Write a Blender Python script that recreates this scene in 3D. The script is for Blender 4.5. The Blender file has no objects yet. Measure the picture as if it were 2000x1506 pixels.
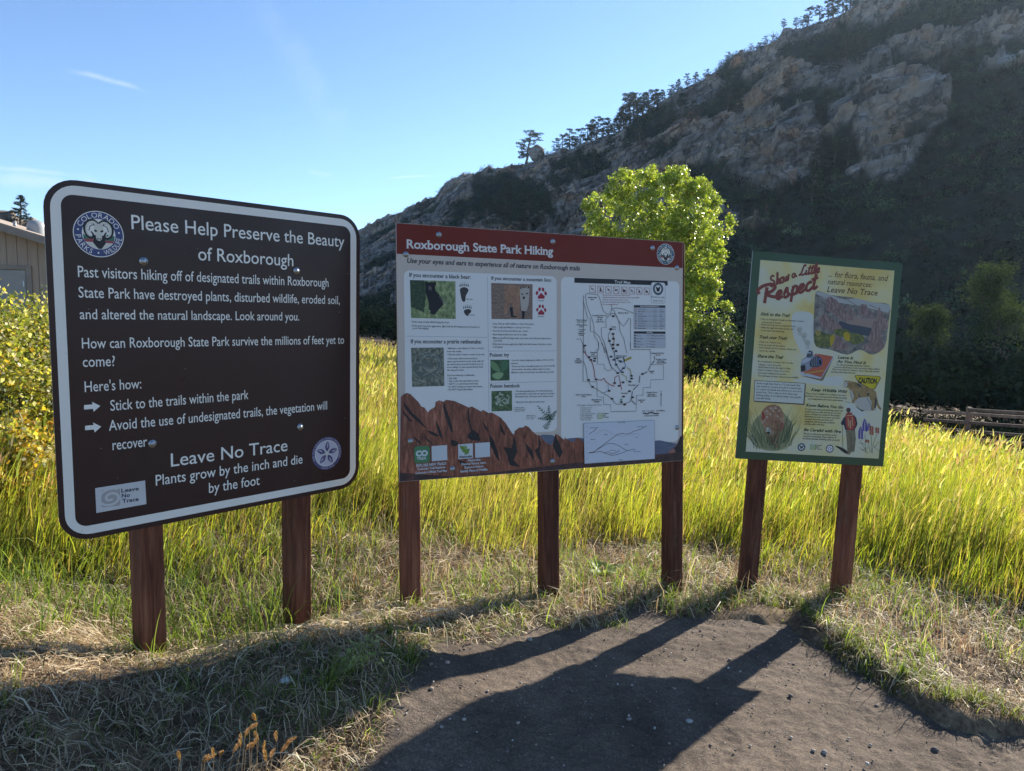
import bpy, math, random
import numpy as np
from mathutils import Matrix, Vector
random.seed(7); RG = np.random.default_rng(11)
scene = bpy.context.scene
COL = scene.collection
EYE = 1.6                      # camera height over the ground datum
F = 1350.0                     # focal length in units of a 2000 px wide frame
RC = np.array([[0.9997769, 0.0211220, 0.0], [0.0023228, -0.1099437, 0.9939351], [0.0209939, -0.9937134, -0.1099683]])
SUN_AZ, SUN_EL = 43.0, 25.5
HAZE = 0.00008

def ray(x, y): return RC @ np.array([(x-1000)/F, (y-753)/F, 1.0])
def sph(x, y):
    d = ray(x, y); return math.atan2(d[0], d[1]), d[2]/math.hypot(d[0], d[1])
def project(P):
    q = (P - np.array([0, 0, EYE])) @ RC
    return np.stack([1000+F*q[:, 0]/q[:, 2], 753+F*q[:, 1]/q[:, 2]], 1)

# ------------------------------------------------------------ objects
def tag(o, label=None, cat=None, group=None, kind=None):
    if label: o['label'] = label
    if cat: o['category'] = cat
    if group: o['group'] = group
    if kind: o['kind'] = kind
    return o
def empty(name, loc=(0, 0, 0), rz=0.0):
    o = bpy.data.objects.new(name, None); COL.objects.link(o)
    o.location = loc; o.rotation_euler = (0, 0, rz); o.empty_display_size = 0.2
    return o
def link_mesh(name, me, mats, parent=None):
    o = bpy.data.objects.new(name, me); COL.objects.link(o)
    for m in (mats if isinstance(mats, (list, tuple)) else [mats]): me.materials.append(m)
    if parent: o.parent = parent
    return o
def np_mesh(name, V, Fc, mats, parent=None, smooth=False, col=None, midx=None, attrs=None):
    """V (n,3); Fc list of (m,k) index arrays, one per face size"""
    if not isinstance(Fc, (list, tuple)): Fc = [Fc]
    Fc = [np.asarray(f, dtype=np.int32) for f in Fc if len(f)]
    me = bpy.data.meshes.new(name)
    me.vertices.add(len(V)); me.vertices.foreach_set('co', np.ascontiguousarray(V, dtype=np.float32).ravel())
    nl = sum(f.size for f in Fc); nf = sum(len(f) for f in Fc)
    me.loops.add(nl); me.loops.foreach_set('vertex_index', np.concatenate([f.ravel() for f in Fc]))
    tot = np.concatenate([np.full(len(f), f.shape[1], dtype=np.int32) for f in Fc])
    st = np.concatenate([[0], np.cumsum(tot)[:-1]]).astype(np.int32)
    me.polygons.add(nf); me.polygons.foreach_set('loop_start', st); me.polygons.foreach_set('loop_total', tot)
    if smooth: me.polygons.foreach_set('use_smooth', np.ones(nf, dtype=bool))
    if midx is not None: me.polygons.foreach_set('material_index', np.asarray(midx, dtype=np.int32))
    me.update(calc_edges=True)
    if col is not None:
        a = me.attributes.new('Col', 'FLOAT_COLOR', 'POINT')
        c4 = np.ones((len(V), 4), dtype=np.float32); c4[:, :3] = col
        a.data.foreach_set('color', c4.ravel())
    for k, v in (attrs or {}).items():
        a = me.attributes.new(k, 'FLOAT', 'POINT'); a.data.foreach_set('value', np.asarray(v, dtype=np.float32).ravel())
    return link_mesh(name, me, mats, parent)
class MB:
    def __init__(s): s.v = []; s.f = []
    def add(s, vs, fs):
        n = len(s.v); s.v += [tuple(v) for v in vs]; s.f += [tuple(i+n for i in f) for f in fs]
    def box(s, c, d, M=None, bev=0.0):
        x, y, z = [k/2 for k in d]
        if bev > 0:      # chamfered vertical edges and top/bottom rims
            b = bev
            ring = [(-x+b, -y), (x-b, -y), (x, -y+b), (x, y-b), (x-b, y), (-x+b, y), (-x, y-b), (-x, -y+b)]
            inn = [(px*(x-b)/x, py*(y-b)/y) for px, py in ring]
            vs = [(p[0], p[1], -z) for p in inn]+[(p[0], p[1], -z+b) for p in ring]+[(p[0], p[1], z-b) for p in ring]+[(p[0], p[1], z) for p in inn]
            fs = [tuple(range(7, -1, -1)), tuple(range(24, 32))]
            for k in range(3):
                for i in range(8):
                    j = (i+1) % 8; fs.append((k*8+i, k*8+j, k*8+8+j, k*8+8+i))
        else:
            vs = [(i*x, j*y, k*z) for i in (-1, 1) for j in (-1, 1) for k in (-1, 1)]
            fs = [(0, 1, 3, 2), (4, 6, 7, 5), (0, 4, 5, 1), (2, 3, 7, 6), (0, 2, 6, 4), (1, 5, 7, 3)]
        vs = [Vector(v) for v in vs]
        if M is not None: vs = [M @ v for v in vs]
        s.add([v+Vector(c) for v in vs], fs)
    def tube(s, pts, rad, n=6, cap=True):
        pts = [Vector(p) for p in pts]; base = len(s.v)
        if not hasattr(rad, '__len__'): rad = [rad]*len(pts)
        vs = []
        for i, p in enumerate(pts):
            t = (pts[min(i+1, len(pts)-1)]-pts[max(i-1, 0)]).normalized()
            a = t.orthogonal().normalized() if i == 0 else (a - t*a.dot(t)).normalized()
            b = t.cross(a)
            for k in range(n):
                an = 2*math.pi*k/n; vs.append(p+(a*math.cos(an)+b*math.sin(an))*rad[i])
        fs = []
        for i in range(len(pts)-1):
            for k in range(n):
                l = (k+1) % n; fs.append((i*n+k, i*n+l, (i+1)*n+l, (i+1)*n+k))
        if cap: fs.append(tuple(range(n-1, -1, -1))); fs.append(tuple((len(pts)-1)*n+k for k in range(n)))
        s.add(vs, fs)
    def build(s, name, mat, parent=None, smooth=False):
        me = bpy.data.meshes.new(name); me.from_pydata([tuple(v) for v in s.v], [], s.f); me.update()
        if smooth: me.polygons.foreach_set('use_smooth', [True]*len(me.polygons))
        return link_mesh(name, me, mat, parent)
def copy_tree(o, parent=None):
    c = o.copy(); COL.objects.link(c)
    if parent: c.parent = parent
    for ch in [k for k in o.children]: copy_tree(ch, c)
    return c

# ------------------------------------------------------------ noise
def _hash(i, j, k, s):
    h = (i.astype(np.int64)*374761393 + j.astype(np.int64)*668265263 + k.astype(np.int64)*2147483647 + s*1274126177) & 0xffffffff
    h = ((h ^ (h >> 13))*1274126177) & 0xffffffff
    h = ((h ^ (h >> 16))*2246822519) & 0xffffffff
    return ((h ^ (h >> 15)) & 0xffffff)/float(0xffffff)
def vnoise(P, s=0):
    I = np.floor(P).astype(np.int64); f = P-I; f = f*f*f*(f*(f*6-15)+10); r = 0
    for a in (0, 1):
        for b in (0, 1):
            for c in (0, 1):
                w = (f[:, 0] if a else 1-f[:, 0])*(f[:, 1] if b else 1-f[:, 1])*(f[:, 2] if c else 1-f[:, 2])
                r = r + w*_hash(I[:, 0]+a, I[:, 1]+b, I[:, 2]+c, s)
    return r*2-1
def fbm(P, oct=5, s=0, ridge=False, g=0.5):
    r = 0; a = 1.0; t = 0
    for o in range(oct):
        n = vnoise(P*(2.03**o)+o*17.3, s+o)
        if ridge: n = 1-2*np.abs(n)
        r = r + a*n; t += a; a *= g
    return r/t
def P3(x, y, z=None): return np.stack([x, y, np.zeros_like(x) if z is None else z], 1)
def sstep(a, b, x): t = np.clip((x-a)/(b-a), 0, 1); return t*t*(3-2*t)
def sdf_poly(P, Q):
    """signed distance (inside positive) of points P (n,2) to polygon Q"""
    Q = np.asarray(Q, float); n = len(P); d = np.full(n, 1e18); ins = np.zeros(n, bool)
    for i in range(len(Q)):
        a, b = Q[i], Q[(i+1) % len(Q)]; e = b-a; w = P-a
        t = np.clip((w@e)/(e@e+1e-12), 0, 1); d = np.minimum(d, ((w-t[:, None]*e)**2).sum(1))
        c = ((a[1] > P[:, 1]) != (b[1] > P[:, 1])) & (P[:, 0] < (b[0]-a[0])*(P[:, 1]-a[1])/(b[1]-a[1]+1e-18)+a[0])
        ins ^= c
    d = np.sqrt(d); return np.where(ins, d, -d)

# ------------------------------------------------------------ materials
def mat(name):
    m = bpy.data.materials.new(name); m.use_nodes = True; nt = m.node_tree
    for n in list(nt.nodes): nt.nodes.remove(n)
    out = nt.nodes.new('ShaderNodeOutputMaterial'); return m, nt, out
def N(nt, t, **kw):
    n = nt.nodes.new(t)
    for k, v in kw.items():
        if k.startswith('i_'): n.inputs[k[2:].replace('_', ' ')].default_value = v
        elif k.startswith('n_'): n.inputs[int(k[2:])].default_value = v
        else: setattr(n, k, v)
    return n
def LK(nt, a, b): nt.links.new(a, b)
def ramp(nt, fac, stops):
    r = nt.nodes.new('ShaderNodeValToRGB'); e = r.color_ramp.elements
    while len(e) < len(stops): e.new(0.5)
    for i, (p, c) in enumerate(stops):
        e[i].position = p; e[i].color = (*c, 1) if len(c) == 3 else c
    LK(nt, fac, r.inputs[0]); return r.outputs[0]
def mixc(nt, fac, a, b, mode='MIX'):
    m = nt.nodes.new('ShaderNodeMix'); m.data_type = 'RGBA'; m.blend_type = mode
    for inp, v in ((m.inputs[0], fac), (m.inputs[6], a), (m.inputs[7], b)):
        if hasattr(v, 'links') or hasattr(v, 'node'): LK(nt, v, inp)
        elif hasattr(v, '__len__'): inp.default_value = (*v, 1)
        else: inp.default_value = v
    return m.outputs[2]
def coords(nt, scale=(1, 1, 1), rot=(0, 0, 0), kind='Object'):
    tc = N(nt, 'ShaderNodeTexCoord'); mp = N(nt, 'ShaderNodeMapping'); mp.inputs['Scale'].default_value = scale; mp.inputs['Rotation'].default_value = rot
    LK(nt, tc.outputs[kind], mp.inputs[0]); return mp.outputs[0]
def noise(nt, vec, scale, detail=4, rough=0.6, dist=0):
    n = N(nt, 'ShaderNodeTexNoise'); n.inputs['Scale'].default_value = scale; n.inputs['Detail'].default_value = detail
    n.inputs['Roughness'].default_value = rough; n.inputs['Distortion'].default_value = dist; LK(nt, vec, n.inputs['Vector']); return n.outputs['Fac']
def bump(nt, h, strength, dist):
    b = N(nt, 'ShaderNodeBump'); b.inputs['Strength'].default_value = strength; b.inputs['Distance'].default_value = dist
    LK(nt, h, b.inputs['Height']); return b.outputs[0]
_flat = {}
def flat(rgb, rough=0.45, var=0.06, spec=0.5, name=None, metal=0.0):
    key = (rgb, rough, var, metal)
    if key in _flat: return _flat[key]
    m, nt, out = mat(name or 'print_%d' % len(_flat)); p = N(nt, 'ShaderNodeBsdfPrincipled')
    v = coords(nt); n = noise(nt, v, 9, 4)
    c = mixc(nt, n, tuple(k*(1-var) for k in rgb), tuple(min(1, k*(1+var)) for k in rgb))
    LK(nt, c, p.inputs['Base Color']); p.inputs['Roughness'].default_value = rough
    rn = N(nt, 'ShaderNodeMapRange'); LK(nt, noise(nt, v, 2.2, 5, .65), rn.inputs[0]); rn.inputs[1].default_value = .3; rn.inputs[2].default_value = .7; rn.inputs[3].default_value = rough*.75; rn.inputs[4].default_value = min(1, rough*1.45); LK(nt, rn.outputs[0], p.inputs['Roughness']); p.inputs['Metallic'].default_value = metal
    p.inputs['Specular IOR Level'].default_value = spec
    LK(nt, p.outputs[0], out.inputs[0]); _flat[key] = m; return m
def speckle(a, b, c, scale, name, rough=.5, stretch=(1, 1, 1), rot=(0, 0, 0), det=5):
    m, nt, out = mat(name); p = N(nt, 'ShaderNodeBsdfPrincipled')
    v = coords(nt, stretch, rot); n = noise(nt, v, scale, det, .7)
    LK(nt, ramp(nt, n, [(0.3, a), (0.5, b), (0.68, c)]), p.inputs['Base Color']); p.inputs['Roughness'].default_value = rough
    LK(nt, p.outputs[0], out.inputs[0]); return m
def foliage(name, trans=0.45, rough=0.6, tint=(1, 1, 1), tboost=1.0, spec=0.3, ttint=(1.25, 1.3, .6)):
    m, nt, out = mat(name); a = N(nt, 'ShaderNodeAttribute', attribute_name='Col')
    v = coords(nt); n = noise(nt, v, 3.0, 3)
    c = mixc(nt, 1.0, a.outputs['Color'], tint, 'MULTIPLY')
    c2 = mixc(nt, n, (0.8, 0.8, 0.8), (1.2, 1.2, 1.2)); c = mixc(nt, 1.0, c, c2, 'MULTIPLY')
    p = N(nt, 'ShaderNodeBsdfPrincipled'); LK(nt, c, p.inputs['Base Color']); p.inputs['Roughness'].default_value = rough
    p.inputs['Specular IOR Level'].default_value = spec
    t = N(nt, 'ShaderNodeBsdfTranslucent')
    tc = mixc(nt, 1.0, c, tuple(k*tboost for k in ttint), 'MULTIPLY'); LK(nt, tc, t.inputs[0])
    mx = N(nt, 'ShaderNodeMixShader'); mx.inputs[0].default_value = trans
    LK(nt, p.outputs[0], mx.inputs[1]); LK(nt, t.outputs[0], mx.inputs[2]); LK(nt, mx.outputs[0], out.inputs[0]); return m
def wood(name, c1, c2, c3):
    m, nt, out = mat(name); p = N(nt, 'ShaderNodeBsdfPrincipled')
    v = coords(nt, (1, 1, .06)); n1 = noise(nt, v, 38, 6, .65, 1.2); v2 = coords(nt, (1, 1, .35)); n2 = noise(nt, v2, 5, 4, .6)
    c = ramp(nt, n1, [(.25, c1), (.5, c2), (.78, c3)]); c = mixc(nt, 1.0, c, ramp(nt, n2, [(.3, (.6, .58, .56)), (.7, (1.2, 1.18, 1.15))]), 'MULTIPLY')
    # knots
    vo = N(nt, 'ShaderNodeTexVoronoi'); vo.inputs['Scale'].default_value = 3.1; LK(nt, coords(nt, (1, 1, .55)), vo.inputs[0])
    k = ramp(nt, vo.outputs['Distance'], [(.03, (.18, .15, .14)), (.085, (1, 1, 1))]); c = mixc(nt, 1.0, c, k, 'MULTIPLY')
    oi = N(nt, 'ShaderNodeObjectInfo'); c = mixc(nt, 1.0, c, ramp(nt, oi.outputs['Random'], [(0, (.62, .60, .60)), (.5, (.9, .9, .9)), (1, (1.2, 1.15, 1.1))]), 'MULTIPLY')
    ns = noise(nt, coords(nt, (2.2, 2.2, .5)), 6, 5, .7); c = mixc(nt, ramp(nt, ns, [(.56, (0, 0, 0)), (.72, (.55, .55, .55))]), c, (.16, .125, .10))
    LK(nt, c, p.inputs['Base Color']); p.inputs['Roughness'].default_value = .8; p.inputs['Specular IOR Level'].default_value = .25
    LK(nt, bump(nt, n1, .6, .004), p.inputs['Normal']); LK(nt, p.outputs[0], out.inputs[0]); return m
def bark(name='bark', a=(.05, .04, .032), b=(.16, .13, .10)):
    m, nt, out = mat(name); p = N(nt, 'ShaderNodeBsdfPrincipled'); n = noise(nt, coords(nt, (1, 1, .25)), 9, 5)
    LK(nt, ramp(nt, n, [(.3, a), (.7, b)]), p.inputs['Base Color']); p.inputs['Roughness'].default_value = .9
    LK(nt, p.outputs[0], out.inputs[0]); return m
# ------------------------------------------------------------ camera, sun, sky
cam = bpy.data.cameras.new('camera'); cam.sensor_width = 36; cam.lens = F/2000*36; cam.clip_start = .05; cam.clip_end = 6000
co = bpy.data.objects.new('camera', cam); COL.objects.link(co); scene.camera = co
M4 = Matrix.Identity(4)
for i in range(3): M4[i][0] = RC[i][0]; M4[i][1] = -RC[i][1]; M4[i][2] = -RC[i][2]
M4[2][3] = EYE; co.matrix_world = M4
scene.view_settings.view_transform = 'Standard'; scene.view_settings.look = 'None'; scene.view_settings.gamma = 1
scene.view_settings.exposure = 1.34
sl = bpy.data.lights.new('sun', 'SUN'); sl.energy = 5.0; sl.angle = math.radians(.5); sl.color = (1, .93, .82)
so = bpy.data.objects.new('sun', sl); COL.objects.link(so)
az, el = math.radians(SUN_AZ), math.radians(SUN_EL)
SD = Vector((math.sin(az)*math.cos(el), math.cos(az)*math.cos(el), math.sin(el)))
so.rotation_euler = SD.to_track_quat('Z', 'Y').to_euler()
w = bpy.data.worlds.new('World'); scene.world = w; w.use_nodes = True; nt = w.node_tree
for n in list(nt.nodes): nt.nodes.remove(n)
wo = N(nt, 'ShaderNodeOutputWorld'); bg = N(nt, 'ShaderNodeBackground'); bg.inputs[1].default_value = .095
sky = N(nt, 'ShaderNodeTexSky'); sky.sky_type = 'NISHITA'; sky.sun_disc = False; sky.sun_elevation = el; sky.sun_rotation = az
sky.altitude = 1800; sky.air_density = 1.0; sky.dust_density = .25; sky.ozone_density = 2.0
tc = N(nt, 'ShaderNodeTexCoord'); D = tc.outputs['Generated']
def vm(op, a, b=None):
    n = N(nt, 'ShaderNodeVectorMath', operation=op)
    for i, v in enumerate((a, b)):
        if v is None: continue
        if hasattr(v, 'node'): LK(nt, v, n.inputs[i])
        else: n.inputs[i].default_value = v
    return n.outputs['Value'] if op == 'DOT_PRODUCT' else n.outputs['Vector']
def mt(op, a, b=0.0, c=None, clamp=False):
    n = N(nt, 'ShaderNodeMath', operation=op, use_clamp=clamp)
    for i, v in enumerate((a, b, c)):
        if v is None: continue
        if hasattr(v, 'node'): LK(nt, v, n.inputs[i])
        else: n.inputs[i].default_value = v
    return n.outputs[0]
def mrange(v, a, b, c, d):
    n = N(nt, 'ShaderNodeMapRange', interpolation_type='SMOOTHSTEP'); LK(nt, v, n.inputs[0])
    for i, k in enumerate((a, b, c, d)): n.inputs[i+1].default_value = k
    return n.outputs[0]
wn = N(nt, 'ShaderNodeTexNoise'); wn.inputs['Scale'].default_value = 30; wn.inputs['Detail'].default_value = 5; LK(nt, D, wn.inputs[0])
total = None
# faint high trails of ice cloud, placed by direction in the sky: (start, end, half width, strength)
for p0, p1, hw, stg in (((110, 128), (305, 182), .0045, .26), ((745, 348), (868, 342), .0016, .3), ((596, 333), (655, 345), .005, .16),
                        ((-40, 326), (190, 345), .004, .22), ((-60, 350), (300, 372), .012, .22), ((480, -60), (700, 330), .03, .06)):
    a = Vector(ray(*p0)).normalized(); b = Vector(ray(*p1)).normalized(); nn = a.cross(b).normalized(); t = nn.cross(a).normalized()
    L = a.angle(b)
    across = mt('ABSOLUTE', mt('ADD', vm('DOT_PRODUCT', D, nn), mt('MULTIPLY', mt('SUBTRACT', wn.outputs['Fac'], .5), hw*1.8)))
    along = vm('DOT_PRODUCT', D, t)
    m = mt('MULTIPLY', mrange(across, 0, hw, 1, 0), mt('MULTIPLY', mrange(along, 0, L*.25, 0, 1), mrange(along, L*.6, L, 1, 0)))
    m = mt('MULTIPLY', mt('MULTIPLY', m, mrange(vm('DOT_PRODUCT', D, a), 0, .3, 0, 1)), mt('MULTIPLY', mrange(wn.outputs['Fac'], .3, .62, .35, 1), stg))
    total = m if total is None else mt('ADD', total, m)
mx = N(nt, 'ShaderNodeMix'); mx.data_type = 'RGBA'; LK(nt, total, mx.inputs[0]); mx.clamp_factor = True
skyc = mixc(nt, 1.0, sky.outputs[0], (.75, .865, .975), 'MULTIPLY')
LK(nt, skyc, mx.inputs[6]); mx.inputs[7].default_value = (5.0, 5.2, 5.6, 1)
LK(nt, mx.outputs[2], bg.inputs[0]); LK(nt, bg.outputs[0], wo.inputs[0])

# ------------------------------------------------------------ ground
POSTB = [(-1.502, 2.795, -1.509), (-1.023, 3.297, -1.604), (-.461, 3.206, -1.447), (.225, 3.481, -1.51), (.94, 3.766, -1.6), (1.48, 4.0, -1.667), (2.047, 4.045, -1.706)]
def mound(x, y):   # the bank swells up towards the camera on the left
    return .21*sstep(3.35, 2.5, y)*(1-.85*sstep(2.6, 2.0, y)*sstep(-1.9, -.9, x))*sstep(.55, -1.0, x)*sstep(-6, -3, x)*sstep(-1.5, .3, y)
def plane(x, y):
    yy = np.maximum(y-4.2, 0); far = 41*np.tanh(yy/41)
    return .04 - .07*22*np.tanh(x/22) - .075*far + mound(x, y) - .45*sstep(5, 13, x)*sstep(7, 15, y)
RES = np.array([p[2]+EYE-float(plane(np.array(p[0]), np.array(p[1]))) for p in POSTB])
PB = np.array([[p[0], p[1]] for p in POSTB])
K = np.exp(-((PB[:, None]-PB[None])**2).sum(2)/(2*.35**2)); WT = np.linalg.solve(K+np.eye(7)*.02, RES)
def gpt(px, py, z=-.04):
    d = ray(px, py); t = (z-EYE)/d[2]; return (d[0]*t, d[1]*t)
PATH_PX = [(735, 1560), (762, 1500), (800, 1440), (835, 1385), (850, 1345), (900, 1338), (960, 1322), (1010, 1290), (1060, 1262), (1150, 1262), (1215, 1232), (1245, 1208), (1330, 1216), (1420, 1196), (1500, 1174), (1560, 1170),
           (1600, 1215), (1640, 1262), (1700, 1300), (1760, 1330), (1835, 1352), (1920, 1366), (2060, 1385), (2400, 1410)]
PATH = [gpt(*p) for p in PATH_PX]+[(4.5, 1.6), (5, -3), (-2, -3), (-.5, 1.0)]
def drop(x): return .016+.028*sstep(.7, 1.7, x)
def ground_z(x, y, path=True, micro=True):
    x = np.asarray(x, float); y = np.asarray(y, float); P = np.stack([x.ravel(), y.ravel()], 1)
    z = plane(P[:, 0], P[:, 1])
    z = z + (np.exp(-((P[:, None]-PB[None])**2).sum(2)/(2*.35**2))@WT)
    r = np.hypot(P[:, 0], P[:, 1]); q = P3(P[:, 0], P[:, 1])
    z = z + .35*fbm(q*.05, 3, 5)*sstep(8, 30, r)
    if path or micro:
        near = (np.abs(P[:, 0]) < 8) & (P[:, 1] < 8) & (P[:, 1] > -4); s = np.full(len(P), -9.0)
        if near.any(): s[near] = sdf_poly(P[near], PATH)+(.10+.07*sstep(.8, 1.8, P[near][:, 0]))*fbm(q[near]*3, 4, 9)+.035*fbm(q[near]*14, 3, 10)
        if micro: z = z + np.where(near, (.022*fbm(q*2.6, 3, 3)+.014*fbm(q*9, 3, 4)), 0)*sstep(.1, -.1, s)
        if path: z = z + .02*np.exp(-((s+.07)/.07)**2)*sstep(.6, 1.5, P[:, 0]) - (drop(P[:, 0])+.024)*sstep(-.02-.22*sstep(1.3, .4, P[:, 0]), .09, s)
    return z.reshape(x.shape)
def axis(lo, hi, st, ends, grow=1.13):
    c = list(np.arange(lo, hi, st)); s = st
    while c[-1] < ends[1]: s = min(s*grow, 60); c.append(c[-1]+s)
    s = st
    while c[0] > ends[0]: s = min(s*grow, 60); c.insert(0, c[0]-s)
    return np.array(c)
def grid_mesh(name, X, Y, Z, mats, keep=None, attrs=None, smooth=True, **kw):
    ny, nx = X.shape; V = np.stack([X.ravel(), Y.ravel(), Z.ravel()], 1)
    i = np.arange(nx*ny).reshape(ny, nx); f = np.stack([i[:-1, :-1], i[:-1, 1:], i[1:, 1:], i[1:, :-1]], -1).reshape(-1, 4)
    if keep is not None:
        k = keep.ravel(); f = f[k[f].all(1)]; used = np.zeros(len(V), bool); used[f.ravel()] = True
        mp = np.cumsum(used)-1; V = V[used]; f = mp[f]
        attrs = {a: np.asarray(b).ravel()[used] for a, b in (attrs or {}).items()}
    return np_mesh(name, V, f, mats, smooth=smooth, attrs=attrs, **kw)

m, nt, out = mat('soil_and_litter'); p = N(nt, 'ShaderNodeBsdfPrincipled')
v = coords(nt); n1 = noise(nt, v, 1.1, 6, .65); n2 = noise(nt, v, 45, 5, .7); n3 = noise(nt, v, 7, 5, .6)
c = ramp(nt, n3, [(.3, (.065, .048, .035)), (.52, (.15, .115, .08)), (.75, (.28, .215, .145))])
c = mixc(nt, 1.0, c, ramp(nt, n2, [(.3, (.45, .42, .4)), (.6, (1.25, 1.2, 1.15))]), 'MULTIPLY')
c = mixc(nt, 1.0, c, ramp(nt, n1, [(.35, (.8, .75, .7)), (.65, (1.1, 1.08, 1.0))]), 'MULTIPLY')
LK(nt, c, p.inputs['Base Color']); p.inputs['Roughness'].default_value = .95; p.inputs['Specular IOR Level'].default_value = .15
LK(nt, bump(nt, n2, .9, .012), p.inputs['Normal']); LK(nt, p.outputs[0], out.inputs[0]); M_soil = m
gx = axis(-3.6, 4.4, .03, (-2500, 2500)); gy = axis(.5, 5.6, .03, (-400, 2500))
X, Y = np.meshgrid(gx, gy); Z = ground_z(X, Y)
Z = np.where(np.hypot(X, Y) > 90, Z-2.0*sstep(90, 300, np.hypot(X, Y)), Z)
g = grid_mesh('ground', X, Y, Z, M_soil); tag(g, 'dry soil ground under the grass meadow', None, None, 'structure')

m, nt, out = mat('dark_trail_dirt'); p = N(nt, 'ShaderNodeBsdfPrincipled')
v = coords(nt); n1 = noise(nt, v, 3, 5, .6); n2 = noise(nt, v, 110, 4, .75); n3 = noise(nt, coords(nt, (1, 2.4, 1), (0, 0, .5)), 16, 5, .7)
c = ramp(nt, n1, [(.3, (.082, .064, .051)), (.7, (.165, .132, .106))])
c = mixc(nt, 1.0, c, ramp(nt, n2, [(.28, (.5, .48, .47)), (.55, (1.05, 1.05, 1.03)), (.74, (1.9, 1.8, 1.65))]), 'MULTIPLY')
c = mixc(nt, 1.0, c, ramp(nt, n3, [(.3, (.75, .74, .73)), (.7, (1.15, 1.13, 1.1))]), 'MULTIPLY')
LK(nt, c, p.inputs['Base Color']); p.inputs['Roughness'].default_value = .95; p.inputs['Specular IOR Level'].default_value = .15
hb = N(nt, 'ShaderNodeMath', operation='ADD'); LK(nt, n2, hb.inputs[0]); LK(nt, n3, hb.inputs[1])
LK(nt, bump(nt, hb.outputs[0], .8, .006), p.inputs['Normal']); LK(nt, p.outputs[0], out.inputs[0]); M_path = m
px_ = np.concatenate([np.arange(-1.0, 3.2, .011), np.arange(3.2, 5.0, .05)]); py_ = np.concatenate([np.arange(-2.5, 1.1, .06), np.arange(1.1, 4.3, .011)])
X, Y = np.meshgrid(px_, py_); q = P3(X.ravel(), Y.ravel())
sd = sdf_poly(q[:, :2], PATH)
ca, sa = math.cos(.5), math.sin(.5)
rp = P3(q[:, 0]*ca+q[:, 1]*sa, (-q[:, 0]*sa+q[:, 1]*ca)*2.2)
mic = .012*fbm(q*3, 3, 21)+.009*fbm(rp*11, 4, 22, g=.62)+.0055*np.maximum(fbm(q*34, 3, 24), -.1)+.006*np.clip(fbm(q*20, 2, 25)-.35, 0, 1)
# footprints: shallow prints pressed into the loose dirt
for k in range(30):
    fx, fy, fa = RG.uniform(.0, 2.4), RG.uniform(1.5, 3.5), RG.uniform(.2, 1.2)
    u_ = (q[:, 0]-fx)*math.cos(fa)+(q[:, 1]-fy)*math.sin(fa); v_ = -(q[:, 0]-fx)*math.sin(fa)+(q[:, 1]-fy)*math.cos(fa)
    rr = (u_/.13)**2+(v_/.048)**2; mic = mic-.006*np.exp(-rr**2)+.003*np.exp(-(rr-1.6)**2*4)+.002*np.exp(-rr**2)*np.sin(u_*130)
Z = ground_z(X, Y, path=False, micro=False)-drop(X)+mic.reshape(X.shape)
o = grid_mesh('dirt_path', X, Y, Z, M_path, keep=(sd > -.16).reshape(X.shape)); tag(o, 'dark dirt trail surface in front of the signs', None, None, 'structure')
def path_z(x, y): return ground_z(x, y, path=False, micro=False)-drop(x)

# ------------------------------------------------------------ mountain
PC, PF = 380.0, 105.0
SIL = [(-900, 560), (-300, 520), (0, 500), (300, 490), (560, 480), (700, 452), (760, 423), (820, 396), (850, 388), (870, 360), (905, 343), (950, 336), (1010, 327), (1040, 322), (1075, 304), (1110, 300), (1160, 287), (1200, 272),
       (1240, 240), (1290, 205), (1330, 180), (1400, 148), (1440, 112), (1475, 103), (1520, 84), (1530, 62), (1580, 52), (1640, 38), (1690, 10), (1720, -8), (1800, -25), (1900, -50), (2000, -62), (2120, -50), (2300, 20), (2600, 130), (3200, 300), (4500, 420)]
az_s = np.array([sph(*p)[0] for p in SIL]); te_s = np.array([sph(*p)[1] for p in SIL])
def crest_D(a): return np.minimum(PC/np.maximum(np.cos(a-math.radians(SUN_AZ)), .05), 660)
def foot_D(a): return np.minimum((PF+60*sstep(math.radians(10), math.radians(-20), a))/np.maximum(np.cos(a-math.radians(SUN_AZ)), .05), crest_D(a)*.62)
aa = np.concatenate([np.linspace(-.85, -.26, 60, endpoint=False), np.linspace(-.26, .72, 860, endpoint=False), np.linspace(.72, 1.25, 70)])
tt = np.concatenate([np.linspace(0, 1, 420), 1+np.linspace(.004, .3, 24)**1.2])
A, T = np.meshgrid(aa, tt)
Dc, Df = crest_D(A), foot_D(A); Hc = np.interp(A, az_s, te_s)*Dc
Dd = Df+(Dc-Df)*T
Tn = np.clip(T, 0, 1)
prof = .80*Tn+.20*Tn**2.2
prof = np.where(T > 1, 1-(T-1)*2.2, prof)
Zm = -6.5+(Hc+6.5)*prof
X, Y = np.sin(A)*Dd, np.cos(A)*Dd
V = np.stack([X.ravel(), Y.ravel(), Zm.ravel()+EYE], 1)
PX = project(V); PX = PX + 16*np.stack([fbm(V*.035, 4, 31), fbm(V*.035, 4, 32)], 1)
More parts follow.
